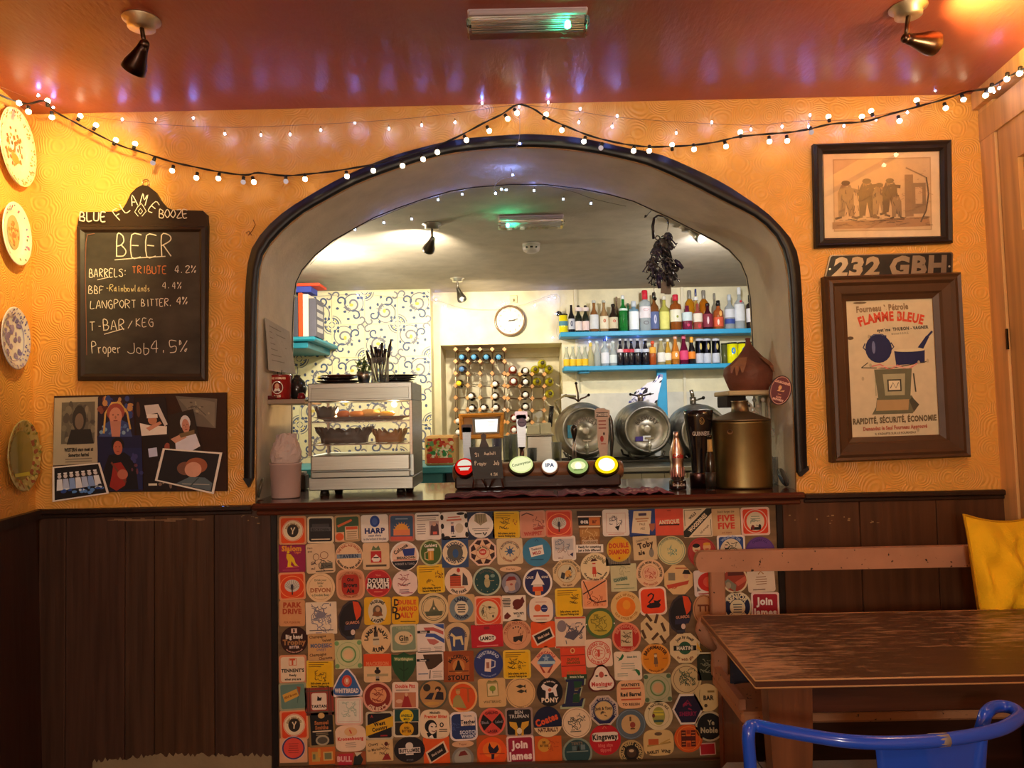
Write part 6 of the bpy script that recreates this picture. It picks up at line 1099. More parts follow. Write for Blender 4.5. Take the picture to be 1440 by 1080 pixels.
def pastry(px,w_,h_,c,label,zb,Y=Yc+.09,seed=1,c2='f0b860'):
 p=W(px,600,Y);rr=random.Random(seed);hw=w_*M_(Y)/2;n,k=14,7;vv=[];ff=[]
 for j in range(k):
  t=-1+2*j/(k-1);s_=math.sqrt(max(0,1-t*t)) ** .6+.02
  for i in range(n): 
   a=2*PI*i/n;q_=1+rr.uniform(-.08,.08);vv.append((p.x+t*hw,Y+math.cos(a)*.028*s_*q_,zb+h_/2+math.sin(a)*h_/2*s_*q_))
 ff=[(j*n+i,j*n+(i+1)%n,(j+1)*n+(i+1)%n,(j+1)*n+i) for j in range(k-1) for i in range(n)]+[tuple(range(n)),tuple((k-1)*n+i for i in range(n))]
 m_=MB(None,'matt');m_.add(vv,ff,c,True);return m_.thing('pastry',label,'pastry','pastries in the heated cabinet')
zt_=z1+.0125
pastry(483,20,.026,'b8642c','orange-brown pastry next to the black pie tin',zt_,seed=2)
pastry(502,24,.024,'d88a40','golden pastry in the middle of the upper shelf, low and round',zt_,seed=3)
pastry(521,30,.030,'d8a860','largest golden pastry, right of the middle of the upper shelf',zt_,Y=Yc+.11,seed=4)
pastry(544,24,.022,'f0b848','yellow glazed pastry at the right of the upper shelf',zt_,seed=5)
# --- on top of the cabinet
tz=ctop
def stackdish(px,Y,rad,zb,c,label,sq=.75,h=.012,name='serving_plate',cat='plate',grp=None):
 p=W(px,530,Y);m_=MB(None,'gloss')
 m_.lathe([(rad*.6,0),(rad*.68,h*.2),(rad,h*.85),(rad,h),(rad*.96,h),(rad*.66,h*.35),(1e-5,h*.35)],c,(p.x,Y,zb),32,sq=sq);return m_.thing(name,label,cat,grp)
stackdish(476,Yc+.12,.083,tz+.0005,'20181a','black oval dish on the cabinet top, lowest of the left stack',.8,.014)
stackdish(474,Yc+.12,.075,tz+.015,'2c2424','black oval dish resting in the middle of the left stack on the cabinet',.8,.011)
stackdish(478,Yc+.12,.07,tz+.0265,'6a4438','brown oval platter topping the left stack on the cabinet',.8,.009)
for i,(c,t) in enumerate((('3a3636','lowest'),('2e2c2e','second'),('454244','third'),('2a282a','topmost'))): stackdish(556+i*1.3,Yc+.17,.07+.002*i,tz+.0005+i*.0085,c,'dark grey plate on the cabinet top, %s of the right stack'%t,.8,.008)
# glass jug of black-handled cutlery
jp=W(536,536,Yc+.1);jy=Yc+.08
j=empty('glass_jug','clear glass jug holding black-handled cutlery on the display cabinet','jug',(jp.x,jy,tz+.0005));jo=ORG[j]
m_=MB(None,'clear');m_.lathe([(.03,0),(.032,.002),(.033,.05),(.035,.095),(.0335,.095),(.0315,.05),(.030,.004),(1e-5,.004)],'f2f4f2',jo,24);m_.build('jug_body',j)
m_=MB(None,'clear');m_.tube([jo+Vector((.032+.022*math.sin(t),0,.047+.032*math.cos(t))) for t in [PI*i/10 for i in range(11)]],.0035,'f2f4f2',8);m_.build('handle',j)
rr=random.Random(5)
hands=[(-.052,.115,'left-most black cutlery handle, leaning far left in the jug'),(-.036,.135,'black knife handle leaning left, second in the jug'),(-.018,.128,'broad dark knife blade standing in the jug'),(-.004,.118,'short black handle in the middle of the jug'),(.008,.142,'tall straight black handle in the middle of the jug'),(.022,.118,'round-ended black handle right of the middle of the jug'),(.042,.155,'longest thin black handle, leaning far right in the jug')]
for i,(dx,h_,lb) in enumerate(hands):
 b0=jo+Vector((dx*.35+rr.uniform(-.003,.003),rr.uniform(-.012,.012),.006));e_=jo+Vector((dx,rr.uniform(-.01,.01),h_+.01));d_=(e_-b0)
 rt=empty('cutlery',lb,'cutlery',b0,'cutlery in the glass jug')
 m_=MB(None,'metal');m_.tube([b0,b0+d_*.55],[.0035,.0025],'8a8684',6);m_.build('blade',rt)
 m_=MB(None,'gloss');m_.tube([b0+d_*.5,b0+d_*.62,b0+d_*.8,e_],[.003,.0065,.006,.003 if i in (0,1,6) else .006],'1c1618',8);m_.build('handle',rt)
# potted plant with small glass lamp
pp=Vector((W(508,530,Yc+.12).x,Yc+.12,tz+.037));
pl=empty('potted_plant','small green trailing plant in a silvery pot on the display cabinet','plant',(pp.x,pp.y,tz+.036))
pl.location.z=tz+.0005;ORG[pl]=Vector((pp.x,pp.y+.05,tz+.0005));pl.location=ORG[pl];pp=ORG[pl]
m_=MB(None,'metal');m_.lathe([(.018,0),(.026,.03),(.028,.05),(.025,.05),(.023,.03),(1e-5,.03)],'b0aca4',pp,18);m_.build('pot',pl)
m_=MB(None,'matt');rr=random.Random(4)
for i in range(90):
 a=rr.uniform(0,2*PI);q_=rr.uniform(0,.034);c_=pp+Vector((q_*math.cos(a),q_*math.sin(a),.045+rr.uniform(0,.065)*(1-q_/.06)));n1=Vector((rr.uniform(-1,1),rr.uniform(-1,.2),rr.uniform(-.6,1))).normalized();u=n1.orthogonal().normalized();v=n1.cross(u);s_=rr.uniform(.006,.010)
 m_.add([c_+u*s_,c_+v*s_*.7+n1*.001,c_-u*s_,c_-v*s_*.7+n1*.001],[(0,1,2,3)],rr.choice(['5a7a3c','7a9a50','4a6a34','a0b470']))
m_.build('foliage',pl)['kind']='stuff'
m_=MB(None,'paint')
for i in range(7): a=.5+i*.75;m_.tube([pp+Vector((0,0,.03)),pp+Vector((.012*math.cos(a),.012*math.sin(a),.07)),pp+Vector((.04*math.cos(a),.02*math.sin(a),.09+.008*(i%3)))],.0011,'3a4a2a',5)
m_.build('stem',pl)
# --- left reveal: little shelf with red tin and dark pot
Ys=2.86;sx0,sx1=W(366,566,2.7).x,W(431,566,2.74).x
zsh=W(400,566,2.72).z
sh=empty('corner_shelf','small pale wooden shelf in the left side of the arch','shelf',((sx0+sx1)/2,Ys,zsh-.02))
m_=MB(None,'paint');m_.box(sx0,sx1,2.72,2.96,zsh-.006,zsh+.012,'9a8674',.003);m_.build('board',sh)
m_=MB(None,'paint');m_.box(sx0,sx0+.012,2.76,2.94,zsh-.07,zsh-.006,'8a7a68',.002);m_.build('bracket',sh)
zt_=zsh+.0125
tp=Vector((W(392,540,2.78).x,2.80,zt_));hs=M_(2.8)
t=empty('red_mug','red printed mug with a round portrait emblem on the corner shelf','mug',tp)
m_=MB(None,'gloss');m_.lathe([(.036,0),(.039,.004),(.040,.088),(.042,.092),(.040,.094),(.037,.09),(.036,.006),(1e-5,.006)],'8a1c1c',tp,28,cols=['8a1c1c','9a2420','8a1c1c','a83030','5a1010','3a0c0c','3a0c0c']);m_.build('body',t)
def cylT(o,rad,a0=-PI/2): return lambda p: Vector((o[0]+(rad+p[2])*math.cos(a0+p[0]/rad),o[1]+(rad+p[2])*math.sin(a0+p[0]/rad),o[2]+p[1]))
m_=MB(cylT(tp,.0405),'gloss');m_.w0=.0004;m_.ring(0,.045,.022,.024,.003,'e8d8c8',20);m_.oval(0,.045,.018,.02,'5a1414',16);m_.oval(0,.05,.008,.011,'e0a888',10);m_.flat([(-.014,.028),(.014,.028),(.008,.042),(-.008,.042)],'e8e0d8');m_.text('THE HORSES',0,.08,.007,'f0d0b0',0,.05);m_.text('ALES',0,.013,.008,'f0d0b0',0,.05);m_.build('printed_emblem',t)
m_=MB(None,'gloss');m_.tube([tp+Vector((-.006+.012*i,-.02,.094))+Vector((.003,0,.018*s_)) for i in (0,) for s_ in (0,.5,1)],.0015,'201818',5);m_.tube([tp+Vector((.008,-.02,.094)),tp+Vector((.013,-.02,.112))],.0015,'201818',5);m_.build('stirrer',t)
p=Vector((W(419,540,2.9).x,2.89,zt_))
m_=MB(None,'gloss');m_.lathe([(.018,0),(.03,.012),(.036,.04),(.031,.07),(.017,.084),(.012,.09),(.014,.096),(1e-5,.1)],'2a2624',p,24);m_.thing('round_teapot','dark round pot behind the red mug on the corner shelf','teapot')
p=Vector((W(378,556,2.75).x,2.735,zt_));m_=MB(None,'gloss');m_.box(p.x-.012,p.x+.03,2.724,2.75,zt_,zt_+.014,'5a1418',.003);m_.thing('small_box','small dark red box lying at the front of the corner shelf','box')
p=Vector((W(424,556,2.75).x,2.74,zt_));m_=MB(None,'gloss');m_.lathe([(.014,0),(.016,.006),(.012,.02),(1e-5,.024)],'7a1820',(p.x,2.75,zt_),16);m_.thing('candle_holder','little red glass candle holder at the right end of the corner shelf','candle holder')
# clear sleeve with papers fixed to the reveal above
x_=xi+.006
m_=MB(None,'matt')
def lr(y,z_,o=.004): return Vector((W(363,600,YF).x+o+(ZCT*0),y,z_))
za,zb=W(372,450,2.72).z,W(372,522,2.72).z
vv=[lr(2.66,za,.006),lr(2.93,za-.02,.012),lr(2.95,zb,.03),lr(2.68,zb,.012)];vv+=[v+Vector((.0015,0,0)) for v in vv]
m_.add(vv,[(0,1,2,3),(7,6,5,4),(0,4,5,1),(1,5,6,2),(2,6,7,3),(3,7,4,0)],'b4aa9c')
for i in range(7):
 a,b=(i+1)/9,.12;q0=vv[4].lerp(vv[7],a);q1=vv[5].lerp(vv[6],a);s0,s1=q0.lerp(q1,.12),q0.lerp(q1,.75 if i%2 else .6);e=Vector((.0006,0,0));m_.add([s0+e,s1+e,s1+e-Vector((0,0,.003)),s0+e-Vector((0,0,.003))],[(0,1,2,3)],'8a8074')
m_.thing('plastic_sleeve','clear plastic sleeve of papers hanging on the left side of the arch','papers')
# buckets on the counter below the shelf
p=Vector((W(402,690,2.66).x,2.66,zc+.0005))
m_=MB(None,'paint');m_.lathe([(.048,0),(.05,.003),(.055,.115),(.058,.118),(.058,.124),(.052,.124),(.046,.006),(1e-5,.006)],'b8a09c',p,30);m_.thing('bucket','pale grey bucket standing at the left end of the counter','bucket')
bz2=p.z+.124
b2=empty('paper_bag','crumpled pale paper bag stuffed in the top of the grey bucket','bag',(p.x,p.y,bz2));rr=random.Random(9)
m_=MB(None,'fabric');vv=[];ff=[];n=26
for k in range(9):
 t_=k/8;rad=.048+.008*math.sin(t_*5)-.006*t_
 for i in range(n): a=2*PI*i/n;q_=1+rr.uniform(-.07,.07)*(1 if k else 0);vv.append((p.x+rad*q_*math.cos(a)+.004*t_,p.y+rad*q_*math.sin(a),bz2+.0006+t_*.1+(rr.uniform(-.008,.008) if k>1 else 0)))
ff=[(k*n+i,k*n+(i+1)%n,(k+1)*n+(i+1)%n,(k+1)*n+i) for k in range(8) for i in range(n)]+[tuple(range(n))[::-1],tuple(8*n+i for i in range(n))]
m_.add(vv,ff,'c4b4b0',False);m_.build('bag',b2)
m_=MB(None,'paint');m_.lathe([(.0,0),(.012,.001),(.0125,.055),(.009,.065),(.009,.08),(1e-5,.08)],'d8d0a0',(W(397,590,2.86).x,2.86,zc+.0005),16)
m_.v=[v+Vector((0,0,0)) for v in m_.v]
m_.thing('cream_bottle','small cream squeeze bottle behind the grey bucket','bottle')
p=Vector((W(375,690,2.66).x,2.6,zc));m_=MB(None,'gloss');m_.lathe([(.036,0),(.036,.006),(.03,.009),(1e-5,.009)],'4a4a40',(W(368,682,2.62).x,2.62,zc+.039),26,Vector((-.95,-.25,.22)));m_.thing('saucer','small dark saucer leaning in the left corner of the counter','saucer')
p=W(416,570,2.9);m_=MB(None,'matt');rr=random.Random(2);
m_.box(W(408,600,2.95).x,W(430,600,2.95).x,2.93,2.99,zc+.0005,zc+.06,'6a6058',.004);m_.box(W(410,600,2.95).x,W(428,600,2.95).x,2.935,2.985,zc+.06,zc+.07,'c8c0b4',.002);m_.thing('box','small grey box beside the cabinet\'s left side on the counter','box')
# ================================================================ BEER FONT CONSOLE
Yk=2.86
kx0,kx1=W(637,664,Yk).x,W(876,664,Yk).x
fc=empty('beer_font_console','long dark wooden beer console with five glowing oval lenses, on the counter','beer console',((kx0+kx1)/2,Yk+.03,zc+.0005))
m_=MB(None,'wood');m_.box(kx0+.01,kx1-.014,Yk-.04,Yk+.09,zc+.0005,zc+.052,'3a1c14',.006);m_.build('plinth',fc)
zr=W(750,662,Yk).z
m_=MB(None,'wood');m_.lathe([(.018,0),(.03,.004),(.034,.012),(.034,kx1-kx0-.012),(.03,kx1-kx0-.004),(.018,kx1-kx0)],'8a5c3c',(kx0,Yk-.01,zr),22,'x');m_.build('rounded_rail',fc)
m_=MB(None,'wood');m_.box(kx0+.01,kx1-.01,Yk+.02,Yk+.1,zr-.02,zr+.03,'7a5a44',.006);m_.build('back_rail',fc)
for px,py,rx,ry,cols,nm,txt in ((653,656,13,11.5,('d01810','f0e8d0'),'red lens with cream band',''),(733,653,16.5,11.5,('e8f0a0','f4f4b8'),'large pale yellow lens with script','Countryman'),(773,655,11,9.5,('f4e8d0','fff6e8'),'white lens with dark lettering','IPA'),(813,655,14,10.5,('a8c070','f0f0b0'),'green-rimmed lens',''),(853,653,16,12,('f0d010','fbf8d8'),'bright yellow-rimmed lens','')):
 c0=W(px,py,Yk-.07);U=Vector((1,0,.02)).normalized();V=Vector((0,.42,.91)).normalized();n_=U.cross(V);n_=n_ if n_.y<0 else-n_;a,b=rx*M_(Yk-.07),ry*M_(Yk-.07)/.9
 m_=MB(None,'metal');vv=[];n=28
 for s_,d in ((1.1,0),(1.14,-.012),(.9,-.045),(.5,-.06)): vv+=[c0+U*(a*s_*math.cos(2*PI*i/n))+V*(b*s_*math.sin(2*PI*i/n))+n_*d+Vector((0,0,-.004)) for i in range(n)]
 m_.add(vv,[(k*n+i,k*n+(i+1)%n,(k+1)*n+(i+1)%n,(k+1)*n+i) for k in range(3) for i in range(n)]+[tuple(range(n)),tuple(3*n+i for i in range(n))],'4a342c' if px != 773 else 'a86848',True);le=m_.build('tap_lens',fc,label=nm)
 m_=MB(lambda p,c0=c0,U=U,V=V,n_=n_: c0+U*p[0]+V*p[1]+n_*p[2],'light');m_.w0=-.001
 k=.95 if px != 853 else 1.25
 c1,c2=H(cols[0],1.0),H(cols[1],1.0);e=lambda c_,s_: tuple(v*s_ for v in c_[:3])
 m_.oval(0,0,a,b,e(c1,k));m_.dw=.0003
 if px==653: m_.oval(0,b*.2,a*.75,b*.6,e(c2,.9));m_.rect(0,0,a*1.7,b*.22,e(c1,.9));m_.rect(0,-b*.35,a*.9,b*.2,e(c2,.8))
 elif px==733: m_.oval(0,0,a*.86,b*.84,e(c2,1.05));m_.text(txt,0,b*.1,b*.3,(.05,.09,.02),12,.02,.9)
 elif px==773: m_.oval(0,0,a*.9,b*.9,e(c2,1.25));m_.text(txt,0,b*.1,b*.5,(.1,.12,.18),0,.05)
 elif px==813: m_.oval(0,b*.05,a*.75,b*.55,e(c2,1.1));m_.oval(0,0,a*.35,b*.45,(1.2,1.25,.9));m_.rect(0,-b*.5,a*.9,b*.18,e(c1,.5))
 else: m_.oval(0,0,a*.72,b*.72,e(c2,1.6))
 m_.build('lit_face',le)
def pump(name,px,y0,y1,label,build):
 r=empty(name,label,'beer tap',W(px,y1,Yk+.05),'beer tap handles behind the console');build(r);return r
Yp=Yk+.06;kz=zr+.0305
def hz(y): return W(700,y,Yp).z
def clip(r,x0,x1,y0,y1,c,nm='handle',mt='brushed',tap=.8):
 xa,xb=W(x0,640,Yp).x,W(x1,640,Yp).x;xm=(xa+xb)/2;hw=(xb-xa)/2;za,zb=hz(y0),max(hz(y1),kz)
 m_=MB(XZ(Yp),mt);m_.prism([(xm-hw*tap,zb),(xm+hw*tap,zb),(xm+hw,za-.004),(xm+hw*.8,za),(xm-hw*.8,za),(xm-hw,za-.004)],-.006,.006,c);return m_.build(nm,r)
r=empty('tap_handle','slim grey beer tap handle with a dark shield top, left of the small blackboard','beer tap',(W(657,640,Yp).x,Yp,kz),'beer tap handles');clip(r,651,663,600,650,'80848c');clip(r,650,665,596,607,'5a4a50','badge','paint',1)
m_=MB(None,'metal');m_.cyl((W(657,640,Yp).x,Yp,kz),(W(657,640,Yp).x,Yp,kz+.012),.009,'4a4044',10);m_.build('collar',r)
r=empty('tap_handle','wide silver beer tap handle with a round purple badge, tallest on the console','beer tap',(W(734,640,Yp).x,Yp,kz),'beer tap handles');clip(r,727,741,584,630,'a4aab4',tap=.75);clip(r,725,743,579,590,'a89ca8','cap',tap=.95)
m_=MB(XZ(Yp-.007),'paint');m_.w0=.0005;q_=W(734,594,Yp);m_.oval(q_.x,q_.z,.018,.018,'5a5078');m_.oval(q_.x,q_.z,.013,.013,'7a6c90');m_.rect(q_.x,q_.z,.02,.004,'4a4068');m_.build('badge',r)
m_=MB(None,'metal');m_.cyl((W(734,640,Yp).x,Yp,kz),(W(734,640,Yp).x,Yp,hz(630)),.009,'6a5048',12);m_.lathe([(.013,0),(.013,.005)],'1c1818',(W(734,640,Yp).x,Yp,hz(631)),12);m_.build('spindle',r)
r=empty('tap_handle','thin chrome tap lever with a black spoon-shaped head, in front of the left cask','beer tap',(W(808,640,Yp).x,Yp,kz),'beer tap handles')
xx=W(808,640,Yp).x
m_=MB(None,'metal');m_.tube([(xx-.008,Yp,kz),(xx-.004,Yp,hz(620))],.003,'c8c8c8',8);m_.tube([(xx+.006,Yp,kz),(xx+.003,Yp,hz(620))],.003,'c8c8c8',8);m_.build('lever',r)
m_=MB(None,'gloss');m_.lathe([(.003,0),(.009,.02),(.014,.045),(.012,.06),(1e-5,.066)],'20201e',(xx,Yp,hz(623)),14);m_.build('head',r)
r=empty('pump_clip','tall patterned pump clip with a black name box, right of the left cask','beer tap',(W(850,640,Yp).x,Yp,kz))
m_=MB(XZ(Yp),'card');zz2=lambda y: hz(y);xw=lambda x: W(x,610,Yp).x
m_.prism([(xw(844),kz),(xw(853),kz),(xw(855),hz(618)),(xw(856),hz(592)),(xw(858),hz(589)),(xw(858),hz(580)),(xw(853),hz(579)),(xw(851),hz(577)),(xw(840),hz(577)),(xw(837),hz(580)),(xw(837),hz(591)),(xw(840),hz(593)),(xw(840),hz(620)),(xw(841),hz(634))],0,.006,'c4b2a8')
m_.w0=.0064;m_.rect(xw(847),hz(586),.045,.017,'201c1c');m_.text('TIMOSER',xw(847),hz(586),.010,'d8d0c8',0,.05,.75)
for y in (595,600,605): m_.rect(xw(847),hz(y),.03,.004,'8a3a34')
m_.oval(xw(846),hz(620),.007,.012,'a83a34');m_.oval(xw(849),hz(613),.004,.006,'4a3434');m_.rect(xw(848),hz(627),.02,.004,'a86a5a');m_.build('clip',r)
m_=MB(None,'gloss');m_.tube([(xw(859),Yp+.01,kz),(xw(861),Yp+.01,hz(620)),(xw(860),Yp+.01,hz(595)),(xw(855),Yp+.01,hz(580))],[.004,.009,.008,.005],'3a3a38',8);m_.build('pump_handle',r)
m_=MB(None,'brass');m_.cyl((xw(848),Yp-.002,kz),(xw(848),Yp-.002,kz+.014),.008,'c8a060',12);m_.build('collar',r)
# --- A-frame chalkboard on the counter
Ya=2.70
ab=empty('easel_chalkboard','small black easel chalkboard with white chalk writing, in front of the console','chalkboard',(W(686,690,Ya).x,Ya+.01,zc+.0135))
zb_=lambda y: W(686,y,Ya).z
f=QF([(660,629),(704,628),(708,672),(666,674)],44,44,Ya)
m_=MB(f,'paint');m_.prism([(0,0),(44,0),(44,-44),(0,-44)],0,.006,'1c1412');m_.build('board',ab)
m_=MB(f,'matt');m_.w0=.0063;pen(m_,'St',7,-13,5,wh,.8,.5);pen(m_,'Austell',20,-11,4.2,wh,.8,.5,.01);pen(m_,'Proper',5,-25,5.6,wh,.85,.42);pen(m_,'Job',31,-25,5.6,wh,.85,.42);pen(m_,'4.5%',26,-40,3.6,wh,.7,.5);m_.build('chalk_writing',ab)
m_=MB(None,'wood')
for a,b,oy in (((668,660),(665,691),0),((703,660),(708,690),0),((677,672),(684,689),.05),((694,672),(689,689),.05)): A0=W(a[0],a[1],Ya+.003+oy*.3);B0=W(b[0],b[1],Ya+oy);B0.z=zc+.0135;m_=MB(None,'wood');m_.cyl(A0,B0,.0035,'4a2418',8);m_.build('leg',ab)
m_=MB(XZ(Ya+.004),'paint');q_=[W(x,y,Ya) for x,y in ((674,629),(677,618),(676,612),(680,609),(684,612),(683,618),(688,629))];m_.prism([(v.x,v.z) for v in q_],-.003,.003,'3a2420');m_.build('carved_top',ab)

# --- bar towels
def towel(x0,x1,yy0,yy1,label,c,seed,stripe):
 rr=random.Random(seed);a,b=W(x0,695,2.54).x,W(x1,695,2.54).x;nx,ny=34,8;vv=[];cc=[];ph=rr.uniform(0,6)
 for k in (0,1):
  for j in range(ny+1):
   for i in range(nx+1):
    s,t=i/nx,j/ny;w_=.0035*(1+math.sin(s*19+ph+t*1.5))*(1-t*.3)+.002*(1+math.sin(s*43+ph*2));w_ *= min(1,s*8,(1-s)*8)
    vv.append((a+(b-a)*s+.004*math.sin(t*5+ph),yy0+(yy1-yy0)*t+.004*math.sin(s*9+ph),zc+.0008+k*.0022+w_))
 ff=[];n1=(nx+1)*(ny+1)
 for j in range(ny):
  for i in range(nx):
   q_=j*(nx+1)+i;f_=(q_,q_+1,q_+nx+2,q_+nx+1);ff.append(tuple(n1+v for v in f_));cc.append(stripe if (2 <= j <= 5 and (i // 2+j)%3==0 and 4<i<nx-4) else c);ff.append(tuple(reversed(f_)));cc.append(c)
 ring=[i for i in range(nx+1)]+[j*(nx+1)+nx for j in range(1,ny+1)]+[ny*(nx+1)+i for i in range(nx-1,-1,-1)]+[j*(nx+1) for j in range(ny-1,0,-1)]
 for i in range(len(ring)): u,v=ring[i],ring[(i+1)%len(ring)];ff.append((u,v,v+n1,u+n1));cc.append(c)
 m_=MB(None,'fabric');m_.add(vv,ff,cc,True);m_.thing('bar_towel',label,'towel','maroon bar towels')
towel(625,781,2.492,2.655,'maroon bar towel under the easel chalkboard, left of the other two','5c2230',3,'8a5a58')
towel(785,872,2.495,2.66,'maroon bar towel in front of the right half of the beer console','602838',5,'9a6c68')
towel(875,944,2.50,2.68,'maroon bar towel nearest the chrome bottle','7a3c4a',8,'b08078')
# --- silver bottle-shaped tap
def blathe(m_,prof,c,o,n=20,**k): m_.lathe([(r_*1.0,h) for r_,h in prof],c,o,n,**k)
Yb=2.66;bp_=Vector((W(953,686,Yb).x,Yb,zc+.0005));bb_=empty('bottle_tap','chrome and red bottle-shaped tap on a black base, right on the counter','beer tap',bp_)
m_=MB(None,'gloss');m_.lathe([(.030,0),(.031,.004),(.030,.03),(.026,.034),(1e-5,.034)],'1a1214',bp_,24);m_.build('base',bb_)
m_=MB(cylT(bp_,.0312),'gloss');m_.w0=.0004;m_.text('Coca-Cola',0,.018,.009,'e0d4d0',0,.02,.8);m_.build('lettering',bb_)
m_=MB(None,'metal');hh=W(953,607,Yb).z-zc-.034
m_.lathe([(.024,0),(.026,.03*hh/.2),(.0235,.28*hh),(.0225,.36*hh),(.0265,.45*hh),(.0255,.58*hh),(.019,.7*hh),(.0125,.82*hh),(.0095,.9*hh),(.0105,.905*hh),(.0095,.93*hh),(.0095,hh),(1e-5,hh)],'dccac8',bp_+Vector((0,0,.034)),28)
v0=len(m_.v);m_.build('bottle',bb_)
m_=MB(cylT(bp_+Vector((0,0,.034)),.0262),'gloss');m_.w0=.0012
for i in range(-3,4): m_.rect(i*.0095,.10*hh+.012,.004,.2*hh,'c48a84')
m_.text('Cola',0,.5*hh,.014,'b02c30',0,.05,.9);m_.build('red_flutes',bb_)
# --- tall black glass-shaped font
gp=Vector((W(987,686,2.68).x,2.705,zc+.0005));gg=empty('stout_font','tall black glass-shaped stout font with pale lettering and a gold harp','beer tap',gp)
gh=W(983,577,2.7).z-zc;tx=W(982.5,577,2.7).x-gp.x
m_=MB(None,'gloss');n=28;vv=[]
pr=[(.033,0,0),(.034,.05,0),(.031,.12,0),(.028,.2,0),(.031,.38,.1),(.037,.55,.3),(.046,.75,.6),(.052,.92,.9),(.054,1,1),(.050,1,1),(.048,.95,.95)]
for r_,h,s_ in pr: vv+=[gp+Vector((tx*s_+r_*math.cos(2*PI*i/n),r_*.75*math.sin(2*PI*i/n),h*gh)) for i in range(n)]
m_.add(vv,[(k*n+i,k*n+(i+1)%n,(k+1)*n+(i+1)%n,(k+1)*n+i) for k in range(len(pr)-1) for i in range(n)]+[tuple(range(n)),tuple((len(pr)-1)*n+i for i in range(n))],'151216',True);m_.build('body',gg)
m_=MB(None,'metal');m_.lathe([(.036,.0),(.037,.05),(.035,.055),(.0345,.055)],'5a4444',gp,26,sq=.78);m_.build('collar',gg)
gT=lambda p: Vector((gp.x+tx*.8+p[0],gp.y-.046*.75*math.sqrt(max(.05,1-(p[0]/.056) ** 2))-p[2]-.003,gp.z+p[1]))
m_=MB(gT,'gloss');m_.w0=.003;m_.text('GUINNESS',-.002,gh*.70,.0145,'b8b0ac',0,.02,.6);m_.ring(.002,gh*.86,.009,.013,.002,'8a7040',14);m_.line([(-.005,gh*.88),(.004,gh*.82)],.002,'8a7040');m_.line([(0,gh*.89),(.005,gh*.83)],.001,'8a7040');m_.build('lettering',gg)
# --- small dark bottle beside it
q_=Vector((W(1000,688,2.63).x,2.63,zc+.0005));sb=empty('small_bottle','small dark bottle with a gold label between the stout font and the brass drum','bottle',q_)
m_=MB(None,'gloss');h_=W(998,612,2.63).z-zc;m_.lathe([(.016,0),(.018,.003),(.018,h_*.5),(.013,h_*.65),(.008,h_*.75),(.0075,h_*.95),(.009,h_*.96),(.009,h_),(1e-5,h_)],'1a1410',q_,20);m_.build('body',sb)
m_=MB(None,'paint');m_.lathe([(.0183,h_*.05),(.0183,h_*.32)],'2a2420',q_,20);m_.lathe([(.0140,h_*.62),(.0088,h_*.74),(.0083,h_*.92)],'b89858',q_,20);m_.build('gold_label',sb)
# --- brass drum
dp=Vector((W(1046,688,2.68).x+.002,2.70,zc+.0005));dm=empty('brass_drum','large brass drum canister with a conical lid, right end of the counter','drum',dp)
R_=41*M_(2.65);H_=W(1046,593,2.6).z-zc
m_=MB(None,'brass');m_.lathe([(R_*.98,0),(R_*1.01,.004),(R_*1.0,.01),(R_*1.0,H_-.008),(R_*1.015,H_-.004),(R_*1.0,H_),(1e-5,H_)],'8c7a52',dp,56);m_.build('drum_body',dm)
m_=MB(None,'brass');m_.lathe([(R_*1.02,H_),(R_*1.03,H_+.006),(R_*.97,H_+.008),(R_*.35,H_+.034),(R_*.3,H_+.036),(R_*.27,H_+.07),(R_*.3,H_+.074),(1e-5,H_+.074)],'7c6c54',dp,48);m_.build('lid',dm)
m_=MB(cylT(dp,R_+.0004),'metal');m_.w0=.0006;m_.oval(-.068,H_-.035,.011,.009,'a8a098',16);m_.oval(-.068,H_-.035,.007,.005,'70685c',12);m_.build('maker_plate',dm)
# --- right reveal: bracket shelf, leather bellows, oval sign
q0=W(1022,552,2.78);q1x=xj-.006
bk=empty('bracket_shelf','small cream shelf on an ornate cast bracket in the right side of the arch','shelf',(q1x-.05,2.86,q0.z-.02))
zs_=W(1050,549,2.76).z
m_=MB(None,'paint');m_.box(q0.x,q1x,2.76,2.96,zs_-.018,zs_,'c8b48c',.004);m_.build('board',bk)
m_=MB(None,'matt');m_.box(q0.x+.004,q0.x+.075,2.79,2.93,zs_-.062,zs_-.0185,'1c1614',.003);m_.build('black_box',bk)
m_=MB(None,'paint');cxx=q1x
for k in range(9):
 t=k/8;cx_=cxx-.12*(1-t)+.0 ;cz_=zs_-.03-.13*t;rr_=.018-.006*t
 for yy in (2.80,2.90): m_.tube([(cx_+rr_*math.cos(a),yy,cz_+rr_*math.sin(a)) for a in [2*PI*i/10 for i in range(10)]],.004,'b8b0a0',6,True)
for yy in (2.80,2.90):
 m_.tube([(cxx-.145,yy,zs_-.022),(cxx-.10,yy,zs_-.05),(cxx-.055,yy,zs_-.11),(cxx-.01,yy,zs_-.19)],.005,'b8b0a0',6);m_.tube([(cxx-.008,yy,zs_-.02),(cxx-.008,yy,zs_-.2)],.006,'b8b0a0',6)
 for k in range(5): m_.ball((cxx-.03-.02*(k%3),yy,zs_-.035-.025*k),.009,'c0b8a8',8)
m_.build('cast_bracket',bk)
